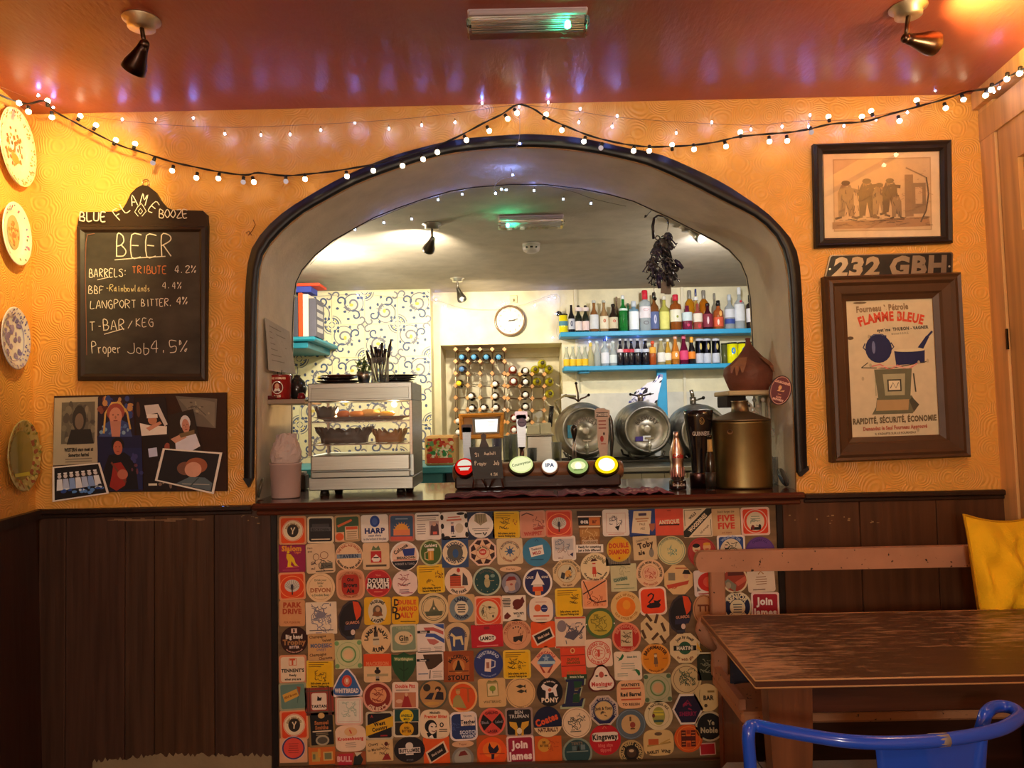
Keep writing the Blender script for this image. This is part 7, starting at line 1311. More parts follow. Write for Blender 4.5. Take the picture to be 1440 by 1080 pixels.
# bellows
bw=empty('leather_pouch','brown stitched leather pouch with a pointed tip, on the bracket shelf','leather pouch',(W(1058,548,2.85).x,2.85,zs_+.0005));bo=ORG[bw]
hh=W(1056,475,2.85).z-zs_;n=30;pr=[(.70,0),(.80,.02),(.86,.18),(.93,.3),(.90,.42),(.66,.52),(.42,.64),(.24,.76),(.12,.86),(.08,.94),(.10,.99),(.02,1.0)]
vv=[];cc=[];rx_=.108
for k,(r_,h) in enumerate(pr):
 for i in range(n):
  a=2*PI*i/n;w_=1+(.07*math.cos(4*a+.5) if 1<k<8 else 0);vv.append(bo+Vector((r_*rx_*w_*math.cos(a)-.012*h*h,r_*rx_*.8*w_*math.sin(a),h*hh)))
ff=[(k*n+i,k*n+(i+1)%n,(k+1)*n+(i+1)%n,(k+1)*n+i) for k in range(len(pr)-1) for i in range(n)]+[tuple(range(n)),tuple((len(pr)-1)*n+i for i in range(n))]
m_=MB(None,'leather');m_.add(vv,ff,'7a4634',True);m_.build('body',bw)
m_=MB(None,'leather')
for a0 in (-2.35,-.75,.8,2.4):
 m_=MB(None,'leather')
 for dj in (-.22,0,.22):
  vs_=[]
  for k,(h,r_) in enumerate(((.62,.47),(.52,.69),(.45,.88),(.33-.05*(dj==0),.955))):
   for s_ in (-1,1): a=a0+dj+s_*(.11 if k<3 else .03);vs_.append(bo+Vector((r_*rx_*1.05*math.cos(a)-.012*h*h,r_*rx_*.84*math.sin(a),h*hh)))
  m_.add(vs_,[(0,1,3,2),(2,3,5,4),(4,5,7,6)],'a06a4c')
 m_.build('corner_flap',bw,label='paler scalloped leather flap')

# maroon oval sign
c0=W(1097,549,2.57);m_=MB(lambda p: c0+Vector((p[0]*math.cos(-.3)-p[1]*math.sin(-.3),-p[2],p[0]*math.sin(-.3)+p[1]*math.cos(-.3))),'gloss');m_.w0=.0042
a,b=14.5*M_(2.57),20.5*M_(2.57);m_.prism([(a*1.07*math.cos(2*PI*i/36),b*1.04*math.sin(2*PI*i/36)) for i in range(36)],0,.004,'2a1014');m_.oval(0,0,a,b,'5c1a24',36);m_.ring(0,0,a*.95,b*.96,.0016,'d0a08c',36)
m_.text('CHURCHEND',0,b*.55,.0075,'e0b0a0',0,.05,.75);m_.text('ALES',0,-b*.48,.006,'d89888',0,.05,.9);m_.text('BREWERY',0,-b*.66,.0065,'e0b0a0',0,.05,.85);m_.oval(-.004,b*.18,.006,.008,'d8a070',10);m_.flat([(-.012,-b*.1),(.012,-b*.05),(.014,b*.08),(0,-.002),(-.006,.004)],'d8a070');m_.rect(0,-b*.28,.012,.003,'a86a50')
m_.thing('oval_badge','maroon oval brewery badge hung at the right edge of the arch','sign')
m_=MB(None,'gloss');q_=Vector((xj-.022,2.66,zc+.034));m_.lathe([(.034,0),(.034,.004),(.026,.007),(1e-5,.007)],'5a5854',q_,26,Vector((.95,.1,.3)));m_.thing('ashtray','small grey glass dish leaning in the right corner behind the brass drum','dish')
m_=MB(None,'clear');q_=Vector((W(1092,690,2.80).x,2.80,zc+.0005));m_.lathe([(.02,0),(.022,.003),(.026,.1),(.025,.1),(.021,.005),(1e-5,.005)],'e8e8e8',q_,20);m_.thing('pint_glass','empty clear glass behind the brass drum','glass')
# ================================================================ ROOM BEHIND THE ARCH
YSH=5.60;bs='2f9fd0'
def shelf(name,label,pxl,pyl,pxr,pyr,th,x_end):
 zt=W(pxl,pyl,YSH).z;r=empty(name,label,'shelf',(1.0,YSH+.1,zt-th),'blue shelves')
 m_=MB(None,'paint');m_.box(W(pxl,pyl,YSH).x,2.18,YSH,YB-.0155 if zt<W(900,552,YB).z else YB-.001,zt-th,zt,bs,.004);m_.build('board',r);return zt,r
zA,sA=shelf('upper_shelf','bright blue wall shelf, the upper one, crowded with spirit bottles',788,467,0,0,.036,0)
zB,sB=shelf('lower_shelf','bright blue wall shelf, the lower one, with mixers, beer cans and yellow pots',793,515.5,0,0,.034,0)
for px in (822,1040):
 m_=MB(None,'paint');a=W(px,519,YSH+.03).x;m_.box(a-.04,a+.04,YSH+.03,YB-.02,zB-.05,zB-.0345,bs,.003);m_.build('bracket',sB)
m_=MB(None,'paint');a,b=W(924.5,540,YSH+.08).x,W(938,540,YSH+.08).x;m_.box(a,b,YSH+.08,YSH+.12,1.13,zB-.0345,'2f9fd0',.004);m_.build('post',sB)
PROF={
 'spirit': [(.9,0),(1,.02),(1,.58),(.93,.64),(.5,.71),(.34,.76),(.32,1)],
 'square': [(.95,0),(1,.02),(1,.68),(.9,.73),(.45,.77),(.42,1)],
 'beer': [(.9,0),(1,.02),(1,.5),(.85,.6),(.5,.72),(.38,.8),(.36,1)],
 'round': [(.8,0),(1,.06),(1,.45),(.8,.6),(.4,.72),(.3,.8),(.36,1)],
 'mixer': [(.9,0),(1,.02),(1,.45),(.8,.58),(.5,.72),(.42,.8),(.42,1)],
 'flask': [(.3,0),(.35,.1),(.9,.3),(1,.45),(1,.7),(.4,.8),(.35,1)],
}
def bottle(px,ytop,wpx,style,glass,label,cap=None,capf=.86,lab=None,lab2=None,Y=5.68,z=None,liquid=None,grp='bottles on the upper shelf',cat='bottle',key=None,name='bottle',dots=None):
 z=zA+.0005 if z is None else z;c=W(px,470,Y);zt=W(px,ytop,Y).z;h=zt-z;r=wpx*M_(Y)/2;o=Vector((c.x,Y,z));n=14
 rt=empty(name,label,cat,o,grp)
 if style in ('can','tub'):
  m_=MB(None,'metal' if style=='can' else 'gloss');m_.lathe([(r*.85,0),(r,h*.04),(r,h*.93),(r*.85,h*.98 if style=='can' else h*.94),(r*.85,h*.97)],glass,o,16);m_.build('body',rt)
  if cap: m_=MB(None,'gloss');m_.lathe([(r*1.03,h*.93),(r*1.03,h),(r*.9,h*1.01),(1e-5,h*1.01)] if style=='tub' else [(r*.86,h*.975),(r*.8,h),(1e-5,h*.99)],cap,o,16);m_.build('lid',rt)
 else:
  p=PROF[style];key=key or 'bottle'
  cols=None;prof=[(a*r,b*h*(1 if cap is None else 1)) for a,b in p];m_=MB(None,key)
  m_.lathe(prof+[(1e-5,h)],glass,o,n);m_.build('glass',rt)
  if cap: rr_=p[-1][0]*r*1.25;m_=MB(None,'gloss');m_.lathe([(rr_*.9,h*capf),(rr_,h*capf+.002),(rr_,h*.99),(rr_*.8,h*1.012),(1e-5,h*1.012)],cap,o,12);m_.build('cap',rt)
 for lb in (lab,lab2):
  if lb:
   lc,y0,y1=lb;m_=MB(None,'card');m_.lathe([(r*1.02,h*y0),(r*1.03,h*y0+.001),(r*1.03,h*y1-.001),(r*1.02,h*y1)],lc,o,16);m_.build('label',rt)
 if dots:
  m_=MB(cylT(o,r*1.045),'card');m_.w0=.0004
  for q_ in dots: m_.oval(q_[0]*r,q_[1]*h,q_[2]*r,q_[3]*h,q_[4],10)
  m_.build('printed_mark',rt)
 return rt
U='bottles on the upper shelf'
bottle(792.5,442,12.5,'tub','e8d81c','yellow tub with a black lid at the left end of the upper shelf',cap='1c1c18',lab=('4f8aa0',.38,.62),grp=U,cat='tub',name='tub')
bottle(804,429,9.5,'beer','17151c','slim black bottle with a white and navy label, second on the upper shelf',lab=('c8ccd8',.12,.5),dots=[(0,.32,.35,.1,'2c3460')],key='gloss')
bottle(814,430,9.5,'beer','182018','dark bottle with white neck band beside the slim black bottle','1a1814',.95,('e8dcd8',.08,.42),('f0e0e0',.8,.93),key='gloss')
bottle(824,430,9.5,'beer','1a2218','dark bottle with white neck band and pinkish label, fourth on the shelf','1a1814',.95,('ecd4d0',.08,.42),('f0e0dc',.8,.93),key='gloss')
bottle(836,423,12.5,'round','b07848','rounded amber-pink bottle with a silver label and clear neck','d0d4cc',.93,('d8dce0',.1,.55))
bottle(850,423,12.5,'round','c8a070','rounded pale amber bottle with a cream label and clear neck','c8ccc0',.94,('e8dcc0',.1,.5),dots=[(0,.35,.3,.06,'c87048')])
bottle(863,428,13,'beer','2a1a14','squat dark brown bottle with a beige label','18100e',.92,('d8c8a8',.12,.52),dots=[(.1,.38,.35,.05,'c85a40')],key='gloss')
bottle(877,416,12.5,'spirit','2a9a44','tall bright green gin bottle with a white cap','e0e4e4',.9,('d8e8dc',.58,.64))
bottle(884,427,9,'spirit','3a8a5c','smaller green bottle tucked behind the bright green gin bottle','4a5a40',.92,Y=5.74)
bottle(868,418,7,'spirit','8a7058','brown bottle neck showing behind the green gin bottle','8a7058',.88,Y=5.75)
bottle(892,424,14,'square','9ac4dc','pale blue square gin bottle with a glaring white label','c8d0d8',.82,('f4fafc',.06,.66))
bottle(908,409,16,'square','d8e4e8','clear vodka bottle with a tall red cap','d02838',.78,('ece4e8',.32,.6),dots=[(0,.52,.5,.03,'d07070'),(0,.2,.5,.05,'707078')])
bottle(921,412,13,'spirit','9a6030','amber rum bottle with a dark pourer and blue label','2c2824',.84,('5a6898',.05,.5),dots=[(0,.3,.3,.12,'c8c8e0')])
bottle(935,417,14,'spirit','e0dc70','pale yellow liqueur bottle with a frosted neck','e0dccc',.9,('e8e47c',.05,.55))
bottle(951,415,16,'square','b8682c','amber bourbon bottle with a red cap and cream label','c8283c',.84,('ece8d0',.24,.58),dots=[(.1,.38,.2,.04,'9aa040')])
bottle(967,430,14,'square','a83860','pink-purple gin bottle with a pale round label',None,.8,('cfe0e4',.38,.72),dots=[(0,.2,.3,.06,'c83060')])
bottle(971,409,13,'flask','e8a020','orange liqueur flask standing behind the pink-purple gin','8a8478',.72,Y=5.75)
bottle(980,407,7,'spirit','e8c060','slim navy-capped bottle between the two orange flasks','3c4478',.84,('f0f0e8',.74,.82),Y=5.755)
bottle(991,409,13,'flask','d8841c','second orange flask, to the right of the navy-capped bottle','8a8478',.72,Y=5.75)
bottle(982,427,13,'spirit','d87868','peach-pink bottle with a cream label',None,.8,('f0e4d0',.3,.62),dots=[(.1,.15,.4,.08,'d04048')])
bottle(996,427,14,'round','5a1c2c','dark purple-red bottle with a black shoulder','241a20',.9,('8a3040',.1,.6),dots=[(-.2,.35,.2,.15,'e8c8d0')])
bottle(1006,413,9,'spirit','b0a890','grey-capped bottle behind the dark purple-red one','8a8478',.84,Y=5.75)
bottle(1011,423,14,'spirit','d8783c','orange and red bottle with a black cap','1c1a1c',.82,('e0603c',.1,.42),dots=[(.2,.55,.3,.1,'f0b060'),(-.3,.25,.2,.1,'f4e0d0')])
bottle(1027,415,14,'spirit','d4dce0','clear bottle with a deep blue label band and silver cap','c8d0d8',.84,('3a50a0',.16,.3),('dce0e8',.34,.58))
bottle(1041,405,14,'spirit','e0e8ec','tallest clear vodka bottle with a white cap','f0f2f4',.84,('e8ecf0',.2,.6),dots=[(0,.66,.25,.03,'c83038')])
bottle(1057,415,13,'square','2a1c1c','dark bottle with a red-marked white label, last on the upper shelf','1c181c',.8,('f4eeee',.2,.6),dots=[(0,.45,.3,.06,'d85060')],key='gloss')
Lg='drinks on the lower shelf';zb_=zB+.0005
for i,(x,s) in enumerate(((796,'first'),(805,'second'),(813.5,'third'),(822,'fourth'))):
 bottle(x,488-i*.3,9,'mixer','d8dcc8','small clear tonic bottle with a yellow label, %s from the left end'%s,'c8ccc0',.95,('ecc020',.06,.38),z=zb_,grp=Lg)
bottle(830,482,9,'mixer','e0d8a8','clear mixer bottle with a yellowish neck, right of the four tonics','e8c860',.84,z=zb_,grp=Lg,key='bottle')
bottle(839,480,9.5,'mixer','d4dad4','plain clear mixer bottle on the lower shelf','dfe4e0',.92,z=zb_,grp=Lg)
bottle(850,477,11.5,'spirit','d0dce4','clear bottle with a blue cap and white label on the lower shelf','3048b8',.92,('e4e6ee',.1,.5),z=zb_,grp=Lg)
bottle(861.5,480,10.5,'mixer','d4dcd8','clear bottle with a pale label, left of the cola bottles','dfe4e0',.92,('e0e8e4',.12,.45),z=zb_,grp=Lg)
for i,(x,w_,lc,s) in enumerate(((871.5,9,'e8d0d4','cola bottle with a pink and white label, leftmost of the five'),(879.5,9,'d84050','cola bottle with a red label, second of the five'),(887,9,'c83a48','cola bottle with a red label, third of the five'),(896,11,'c8ccd8','cola bottle with a silver label, fourth of the five'),(907,11,'d0d4e0','cola bottle with a silver label, rightmost of the five'))):
 bottle(x,477,w_,'mixer','1c1620',s,'d0d0d4',.94,(lc,.5,.62),z=zb_,grp=Lg,key='gloss')
bottle(917,480,9.5,'mixer','d86a30','orange-red drink bottle beside the colas','e05030',.88,('f0b040',.5,.75),z=zb_,grp=Lg)
bottle(929,477,11,'mixer','d8cc98','pale drink bottle with a white label and two straws','d8e0e0',.94,('f0ece4',.12,.48),z=zb_,grp=Lg)
bottle(938.5,477,9.5,'mixer','f0c050','yellow drink bottle with a cream label','f0e8d0',.9,('f4ecd8',.18,.46),z=zb_,grp=Lg)
bottle(949,473,11,'mixer','f09a3c','bright orange drink bottle','e8b8a8',.9,('f0a040',.2,.46),z=zb_,grp=Lg,dots=[(0,.34,.3,.08,'f8f0e0')])
bottle(961,472,12,'mixer','8c1c48','raspberry-purple drink bottle with a pink label','e87890',.88,('e04878',.16,.48),z=zb_,grp=Lg)
bottle(972,474,10,'mixer','1c1418','black bottle with an orange label beside the purple drink','f0a838',.8,('f08a28',.2,.46),z=zb_,grp=Lg,key='gloss')
for i,(x,s) in enumerate(((983,'first'),(993.5,'second'),(1006,'third'))):
 bottle(x,476,11,'can','1a1a24','black and silver stout can with a gold harp, %s of the three'%s,'d0d4dc',lab=('c8ccd8',.04,.42),lab2=('c8c8d0',.9,.97),z=zb_,grp=Lg,cat='can',name='drink_can',dots=[(.1,.68,.3,.13,'c8b468')])
bottle(1018,483,9,'tub','5a5c34','dark olive tub behind the first yellow tub on the lower shelf','3a3c24',z=zb_,grp=Lg,cat='tub',name='tub',Y=5.72)
for i,(x,s) in enumerate(((1029,'leftmost'),(1044,'middle'),(1057,'rightmost'))):
 bottle(x,482-i*.4,14.5,'tub','f0ea10','bright yellow tub with a blue label, %s of three on the lower shelf'%s,'20201c',z=zb_,grp=Lg,cat='tub',name='tub',Y=5.66,dots=[(-.05,.6,.42,.16,'3a8ad0')])
m_=MB(None,'gloss');p=W(786,441,YB-.05);m_.lathe([(.004,-.03),(.02,-.02),(.022,0),(.012,.008),(1e-5,.009)],'201c20',p,14,'-y');m_.thing('wall_peg','small dark round peg on the cream wall left of the upper shelf','peg')
# clock
c=W(717,451.5,YB);r=empty('wall_clock','round wall clock with a brown rim and cream face above the wine rack','clock',(c.x,YB-.02,c.z-.12));rc=22*M_(YB)
m_=MB(None,'gloss');m_.lathe([(rc,.0005),(rc,.03),(rc*.93,.042),(rc*.86,.03),(rc*.86,.02)],'7a6048',c,40,'-y');m_.build('rim',r)
m_=MB(lambda p: c+Vector((p[0],-p[2],p[1])),'card');m_.w0=.022;m_.dw=.0003;m_.prism(circ(rc*.87,36,1) and [(rc*.87*math.cos(2*PI*i/36),rc*.87*math.sin(2*PI*i/36)) for i in range(36)],.001,.0218,'f2ead8')
for i in range(12):
 a=PI/2-i*PI/6;m_.text(str(i or 12),rc*.68*math.cos(a),rc*.68*math.sin(a),.013,'5a5048',0,.02,.9)
m_.build('dial',r)
m_=MB(lambda p: c+Vector((p[0],-p[2],p[1])),'paint');m_.w0=.03;m_.line([(-.012,-.004),(.062,.012)],.005,'3a302a');m_.line([(-.01,-.002),(.04,.003)],.008,'3a302a');m_.oval(0,0,.006,.006,'3a302a',10);m_.build('hands',r)
# small pale hook plate over the clock
m_=MB(None,'matt');p=W(722,421,YB);m_.box(p.x-.03,p.x+.03,YB-.012,YB-.0005,p.z-.03,p.z+.03,'ecdfae',.003);m_.box(p.x-.004,p.x+.004,YB-.03,YB-.012,p.z-.02,p.z+.0,'a08a60',.001);m_.thing('wall_hook','small cream hook plate fixed above the clock','hook')
# ---- wine rack in the niche
Yw=5.86;r=empty('wine_rack','wooden wine rack with metal straps standing in the wall niche','wine rack',W(705,610,Yw));wo='d89858'
zc0=.95
def block(mb,px,py): p=W(px,py,Yw-.02);s_=3.2*M_(Yw);mb.add([(p.x-s_,p.y,p.z),(p.x,p.y,p.z+s_),(p.x+s_,p.y,p.z),(p.x,p.y,p.z-s_),(p.x-s_,p.y+.24,p.z),(p.x,p.y+.24,p.z+s_),(p.x+s_,p.y+.24,p.z),(p.x,p.y+.24,p.z-s_)],[(0,3,2,1),(4,5,6,7),(0,1,5,4),(1,2,6,5),(2,3,7,6),(3,0,4,7)],wo)
nodes=[(640.5+17.2*i,491+17*j) for i in range(5) for j in range(7)]+[(714+17.2*i,526+17*j) for i in range(4) for j in range(6)]
m_=MB(None,'wood')
for q_ in nodes: 
 mb=MB(None,'wood');block(mb,*q_);mb.build('spacer_block',r)
m_=MB(None,'metal')
def strap(a,b):
 A0,B0=W(a[0],a[1],Yw),W(b[0],b[1],Yw);m_.tube([A0+Vector((0,.0,0)),B0],.0035,'a89880',4);m_.tube([A0+Vector((0,.2,0)),B0+Vector((0,.2,0))],.0035,'a89880',4)
for i in range(5): strap((640.5+17.2*i,491),(640.5+17.2*i,594))
for j in range(7): strap((640.5,491+17*j),(709.3,491+17*j))
for i in range(4): strap((714+17.2*i,526),(714+17.2*i,612))
for j in range(6): strap((714,526+17*j),(765.6,526+17*j))
m_.build('metal_straps',r)['kind']='stuff'
def wine(px,py,gl,cap,label,cr=.55,k=1.0):
 p=W(px,py,Yw-.03);rr_=.036*k;rt=empty('wine_bottle',label,'bottle',p,'wine bottles lying in the rack')
 m_=MB(None,'gloss');m_.lathe([(rr_*.98,.3),(rr_,.28),(rr_,.12),(rr_*.8,.09),(rr_*.42,.06),(rr_*.4,.0),(1e-5,0)],gl,p,14,'y');m_.build('glass',rt)
 m_=MB(None,'paint');m_.lathe([(1e-5,-.006),(rr_*cr,-.005),(rr_*cr,.04)],cap,p,12,'y');m_.build('foil_cap',rt)
ordw=['first','second','third','fourth','fifth','sixth']
for i,(x,y) in enumerate(((649,502),(666,502),(683.5,502),(701,502))): wine(x,y,'222a38','5a9ac8','blue-capped wine bottle, %s in the top row of the rack'%ordw[i])
wine(649,519,'252c3c','5078a8','blue-capped wine bottle alone in the rack\'s second row')
wine(645,539,'3a3020','e0c828','wine bottle with a yellow cap at the left of the rack')
for x,y,lb in ((696,540,'uppermost white-capped bottle in the rack\'s fourth column'),(662,557,'upper white-capped bottle in the rack\'s second column'),(696,557,'middle white-capped bottle in the rack\'s fourth column'),(663,574,'lower white-capped bottle in the rack\'s second column'),(680,573.5,'white-capped bottle alone in the rack\'s third column'),(697,573,'lowest white-capped bottle in the rack\'s fourth column'),(739,521,'brown wine bottle with a cream cap, top of the dark column'),(739,537,'second white-capped bottle down the dark column'),(739,555,'third white-capped bottle down the dark column'),(739,572,'fourth white-capped bottle down the dark column'),(741,589,'fifth white-capped bottle down the dark column'),(741,606,'lowest white-capped bottle of the dark column'),(644,592,'white-capped bottle half hidden left of the orange-framed screen'),(644,608,'lowest white-capped bottle, by the orange frame\'s corner')):
 wine(x,y,'2a2018','f4ece0',lb)
for x,y,lb in ((721,519,'rosé wine bottle with a white cap, highest of the red ones'),(722,536,'red wine bottle with a white cap, second of the red ones'),(723,588,'red wine bottle with a white cap, beside the purple-badged tap'),(723,605,'lowest red wine bottle in the rack')): wine(x,y,'b05040','f4ece4',lb)
for x,y,lb in ((763,510,'yellow-green wine bottle perched on top of the rack'),(753,519,'yellow-green bottle, left of the two in the upper pair'),(773,518,'yellow-green bottle, right of the two in the upper pair'),(756,536,'olive-green bottle, left of the two in the lower pair'),(774,536,'olive-green bottle, right of the two in the lower pair'),(774,553,'olive-green bottle, lowest of the green ones')): wine(x,y,'d0c828','4a4020',lb,.42)
# ---- orange-framed lit screen
Yt=4.5;r=empty('till_screen','glowing till screen in an orange wooden frame below the wine rack','screen',W(677,618,Yt))
m_=MB(None,'wood');mould(m_,[(645,582),(709,580),(708,616),(647,618)],[(652,588),(703,586),(702,610),(654,612)],[(0,-.03),(0,.02),(.3,.028),(.8,.024),(1,.0)],Yt,'d88c30');m_.build('frame',r)
m_=MB(PX(Yt),'paint');m_.prism(N_([(651,587),(704,585),(703,611),(653,613)]),-.02,-.004,'c08848');m_.prism(N_([(664,588),(702,587),(702,609),(666,610)]),-.003,.006,'8a8278');m_.build('backing',r)
m_=MB(PX(Yt),'light');m_.w0=.0065;m_.dw=.0004;m_.flat(N_([(668,590),(700,589),(699,607),(669,608)]),(1.5,1.45,1.35))
for i in range(8): m_.rect(691,-592.5-i*1.9,12-(i*5)%6,.7,(.6,.58,.52))
m_.build('display',r)
# ---- left back: turquoise counter, floral cloth box
zt_=W(620,655,4.3).z;r=empty('turquoise_counter','turquoise painted wooden counter behind the display cabinet','counter',(W(560,600,4.3).x,4.5,0));
tq='2f8a9a';x0,x1=W(470,600,4.3).x-.5,W(662,600,4.3).x
m_=MB(None,'paint');m_.box(x0,x1,4.25,4.85,zt_-.04,zt_,tq,.005);m_.build('worktop',r)
m_=MB(None,'paint');m_.box(x0,W(622,600,4.3).x,4.28,4.8,0,zt_-.04,'2c7c8c',.004);m_.build('cupboard',r)
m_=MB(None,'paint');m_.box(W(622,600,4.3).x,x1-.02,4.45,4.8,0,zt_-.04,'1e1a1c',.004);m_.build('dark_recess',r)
m_=MB(None,'paint');m_.box(W(652,600,4.3).x,x1-.002,4.28,4.33,0,zt_-.04,'2c7c8c',.003);m_.build('leg',r)
a,b=W(598,640,4.35).x,W(641,640,4.35).x;za=W(620,613,4.35).z
m_=MB(None,'fabric');m_.box(a,b,4.32,4.62,zt_+.0005,za,'d8a868',.012);m_.w0=0;m_.T=lambda p: Vector((p[0],4.3195-p[2],p[1]));rr=random.Random(12)
for i in range(120): m_.oval(rr.uniform(a+.02,b-.02),rr.uniform(zt_+.02,za-.02),rr.uniform(.006,.018),rr.uniform(.006,.016),rr.choice(['c84830','3a8a50','e8d8b0','6aa870','d86a48','a8b858','b83028','f0e8d0']),7)
m_.rect((a+b)/2,zt_+.03,b-a-.03,.03,'c8402c');m_.T=None;m_.thing('floral_box','box covered in red and green flowered cloth on the turquoise counter','box')
# ---- steel back bar at the right, tiled front, stillage, casks
Yq=4.62;zq=W(900,657,Yq).z
r=empty('back_bar','low back bar with a steel top and cream tiled front, under the casks','back bar',(1.0,Yq+.3,0))
x0,x1=W(676,650,Yq).x,2.15
m_=MB(None,'brushed');m_.box(x0,x1,Yq,5.7,zq-.03,zq,'a8a498',.004);m_.build('worktop',r)
m_=MB(None,'paint');m_.box(x0+.01,x1-.01,Yq+.04,5.68,0,zq-.03,'3a3834',.003);m_.build('carcass',r)
for i in range(14):
 a=x0+.012+i*.142
 for j in range(3): m_=MB(None,'gloss');zz0=zq-.04-.145*(j+1);m_.box(a,a+.14,Yq+.03,Yq+.0395,zz0,zz0+.143,'b8b094',.002);m_.build('tile',r)
def cask(px,py,rpx,Yfr,label,ang=0,plaque=None,tint='a8a49c'):
 c=W(px,py,Yfr);R0=rpx*M_(Yfr);rt=empty('beer_cask',label,'cask',(c.x,Yfr+.25,c.z-R0*1.18),'steel beer casks')
 m_=MB(None,'cask');m_.lathe([(1e-5,.036),(R0*.9,.036),(R0*.9,.012),(R0*.93,.0),(R0*1.0,0),(R0*1.02,.012),(R0*1.0,.03),(R0*1.06,.05),(R0*1.16,.1),(R0*1.2,.13),(R0*1.17,.145),(R0*1.22,.165),(R0*1.25,.24),(R0*1.22,.33),(R0*1.17,.35),(R0*1.2,.37),(R0*1.08,.46),(R0*1.0,.5),(1e-5,.5)],tint,c,56,'y');m_.build('barrel',rt)
 m_=MB(None,'cask');m_.lathe([(1e-5,.0355),(R0*.9,.0355),(R0*.9,.02),(R0*.88,.022),(R0*.86,.03),(R0*.5,.034),(R0*.2,.03),(R0*.18,.018),(R0*.1,.016),(1e-5,.016)],'b0a898',c,44,'y');m_.T=None;m_.build('head',rt)
 T0=lambda p: c+Vector((p[0],-p[2]+.028,p[1]));m_=MB(T0,'metal');m_.w0=.001;m_.dw=.0004;m_.arc('BREWERY',0,0,R0*.5,R0*.17,'6a625a',90,.02);m_.ring(0,0,R0*.2,R0*.2,R0*.02,'6e675e');
 m_.m='card'
 if plaque: 
  for x_,y_,w_,h_,c_ in plaque: m_.rect(x_*R0,y_*R0,w_*R0,h_*R0,c_)
 m_.build('stamping',rt)
 m_=MB(None,'metal');t0=c+Vector((.0,.02,-R0*.7));m_.cyl(t0,t0+Vector((0,-.09,0)),.012,'c8c4b8',10);m_.cyl(t0+Vector((0,-.07,.045)),t0+Vector((0,-.07,-.05)),.009,'c8c4b8',10);m_.box(t0.x-.03,t0.x+.03,t0.y-.08,t0.y-.055,t0.z+.04,t0.z+.055,'d8d0c0',.004);m_.build('tap',rt)
 return rt,c,R0
c1,k1,r1=cask(824,606,33,5.02,'steel beer cask at the left, with a blue patch and horned clamp on top',plaque=[(-.62,-.02,.3,.55,'4a9ab8')])
c2_,k2,r2=cask(911,603.5,32,5.02,'middle steel beer cask with a purple and white sticker and a cloth on top',plaque=[(-.36,-.42,.34,.2,'4a3a8c'),(-.02,-.4,.34,.22,'f0f0f0')])
c3,k3,r3=cask(992,608,33,5.04,'right steel beer cask, partly hidden by the stout font')
m_=MB(None,'metal');t=k1+Vector((-.03,.2,r1*1.25+.004))
for pts in (((0,0,0),(-.02,0,.02),(-.06,0,.03),(-.085,0,.045)),((0,0,0),(.02,0,.02),(.05,0,.03),(.075,0,.045)),((0,0,0),(.0,0,.06),(-.01,0,.11),(-.012,0,.13))): m_.tube([t+Vector(p_) for p_ in pts],.006,'5a4438',8);m_.ball(t+Vector(pts[-1]),.011,'2c2422',10)
m_.build('clamp',c1)
m_=MB(None,'gloss');m_.tube([k1+Vector((-r1*1.0,.2,r1*.75)),k1+Vector((-r1*1.25,.15,r1*1.3)),k1+Vector((-r1*.8,.15,r1*1.55)),k1+Vector((-r1*.3,.2,r1*1.5))],.008,'a8986a',8);m_.tube([k1+Vector((-r1*1.5,.1,r1*.2)),k1+Vector((-r1*1.4,.1,r1*1.1))],.016,'231e20',8);m_.build('hose',c1)
m_=MB(None,'metal');t=k2+Vector((-.01,.2,r2*1.25));m_.cyl(t,t+Vector((0,0,.05)),.02,'8a8078',12);m_.tube([t+Vector((-.07,0,.05)),t+Vector((0,0,.035)),t+Vector((.07,0,.05))],.006,'4a4440',8);m_.ball(t+Vector((-.07,0,.05)),.01,'2a2624');m_.ball(t+Vector((.07,0,.05)),.01,'2a2624');m_.build('clamp',c2_)
m_=MB(None,'metal');t=k3+Vector((-.03,.2,r3*1.25-.003));m_.cyl(t,t+Vector((0,0,.05)),.022,'8a8072',12);m_.cyl(t+Vector((0,0,.05)),t+Vector((-.01,0,.1)),.014,'9a9080',10);m_.cyl(t+Vector((0,0,.02)),t+Vector((.07,0,.04)),.007,'5a544c',8);m_.ball(t+Vector((.075,0,.042)),.013,'2a2624',10);m_.build('valve',c3)
# cloth on the middle cask
rr=random.Random(21);n=12;m_=MB(None,'fabric');vv=[];cc=[];ff=[]
t=k2+Vector((.05,.24,r2*1.25+.006))
for j in range(n):
 for i in range(n): s,q_=i/(n-1),j/(n-1);vv.append((t.x-.13+.2*s+.05*q_,t.y+.06-.03*s,t.z-.01+.2*q_*(.35+.65*s)+rr.uniform(-.012,.012)))
nn=n*n;vv+=[(a,b+.006,c_) for a,b,c_ in vv]
for j in range(n-1):
 for i in range(n-1): q_=j*n+i;f_=(q_,q_+1,q_+n+1,q_+n);ff+=[f_,tuple(nn+v for v in reversed(f_))];k_='e8e4ec' if rr.random()>.22 else rr.choice(['4a4a9c','2c2830','8a8aa8']);cc+=[k_,k_]
ring=[i for i in range(n)]+[j*n+n-1 for j in range(1,n)]+[(n-1)*n+i for i in range(n-2,-1,-1)]+[j*n for j in range(n-2,0,-1)]
for i in range(len(ring)): u_,v_=ring[i],ring[(i+1)%len(ring)];ff.append((u_,v_,v_+nn,u_+nn));cc.append('e8e4ec')
m_.add(vv,ff,cc,False);m_.thing('folded_cloth','white cloth with blue print bunched on top of the middle cask','cloth')
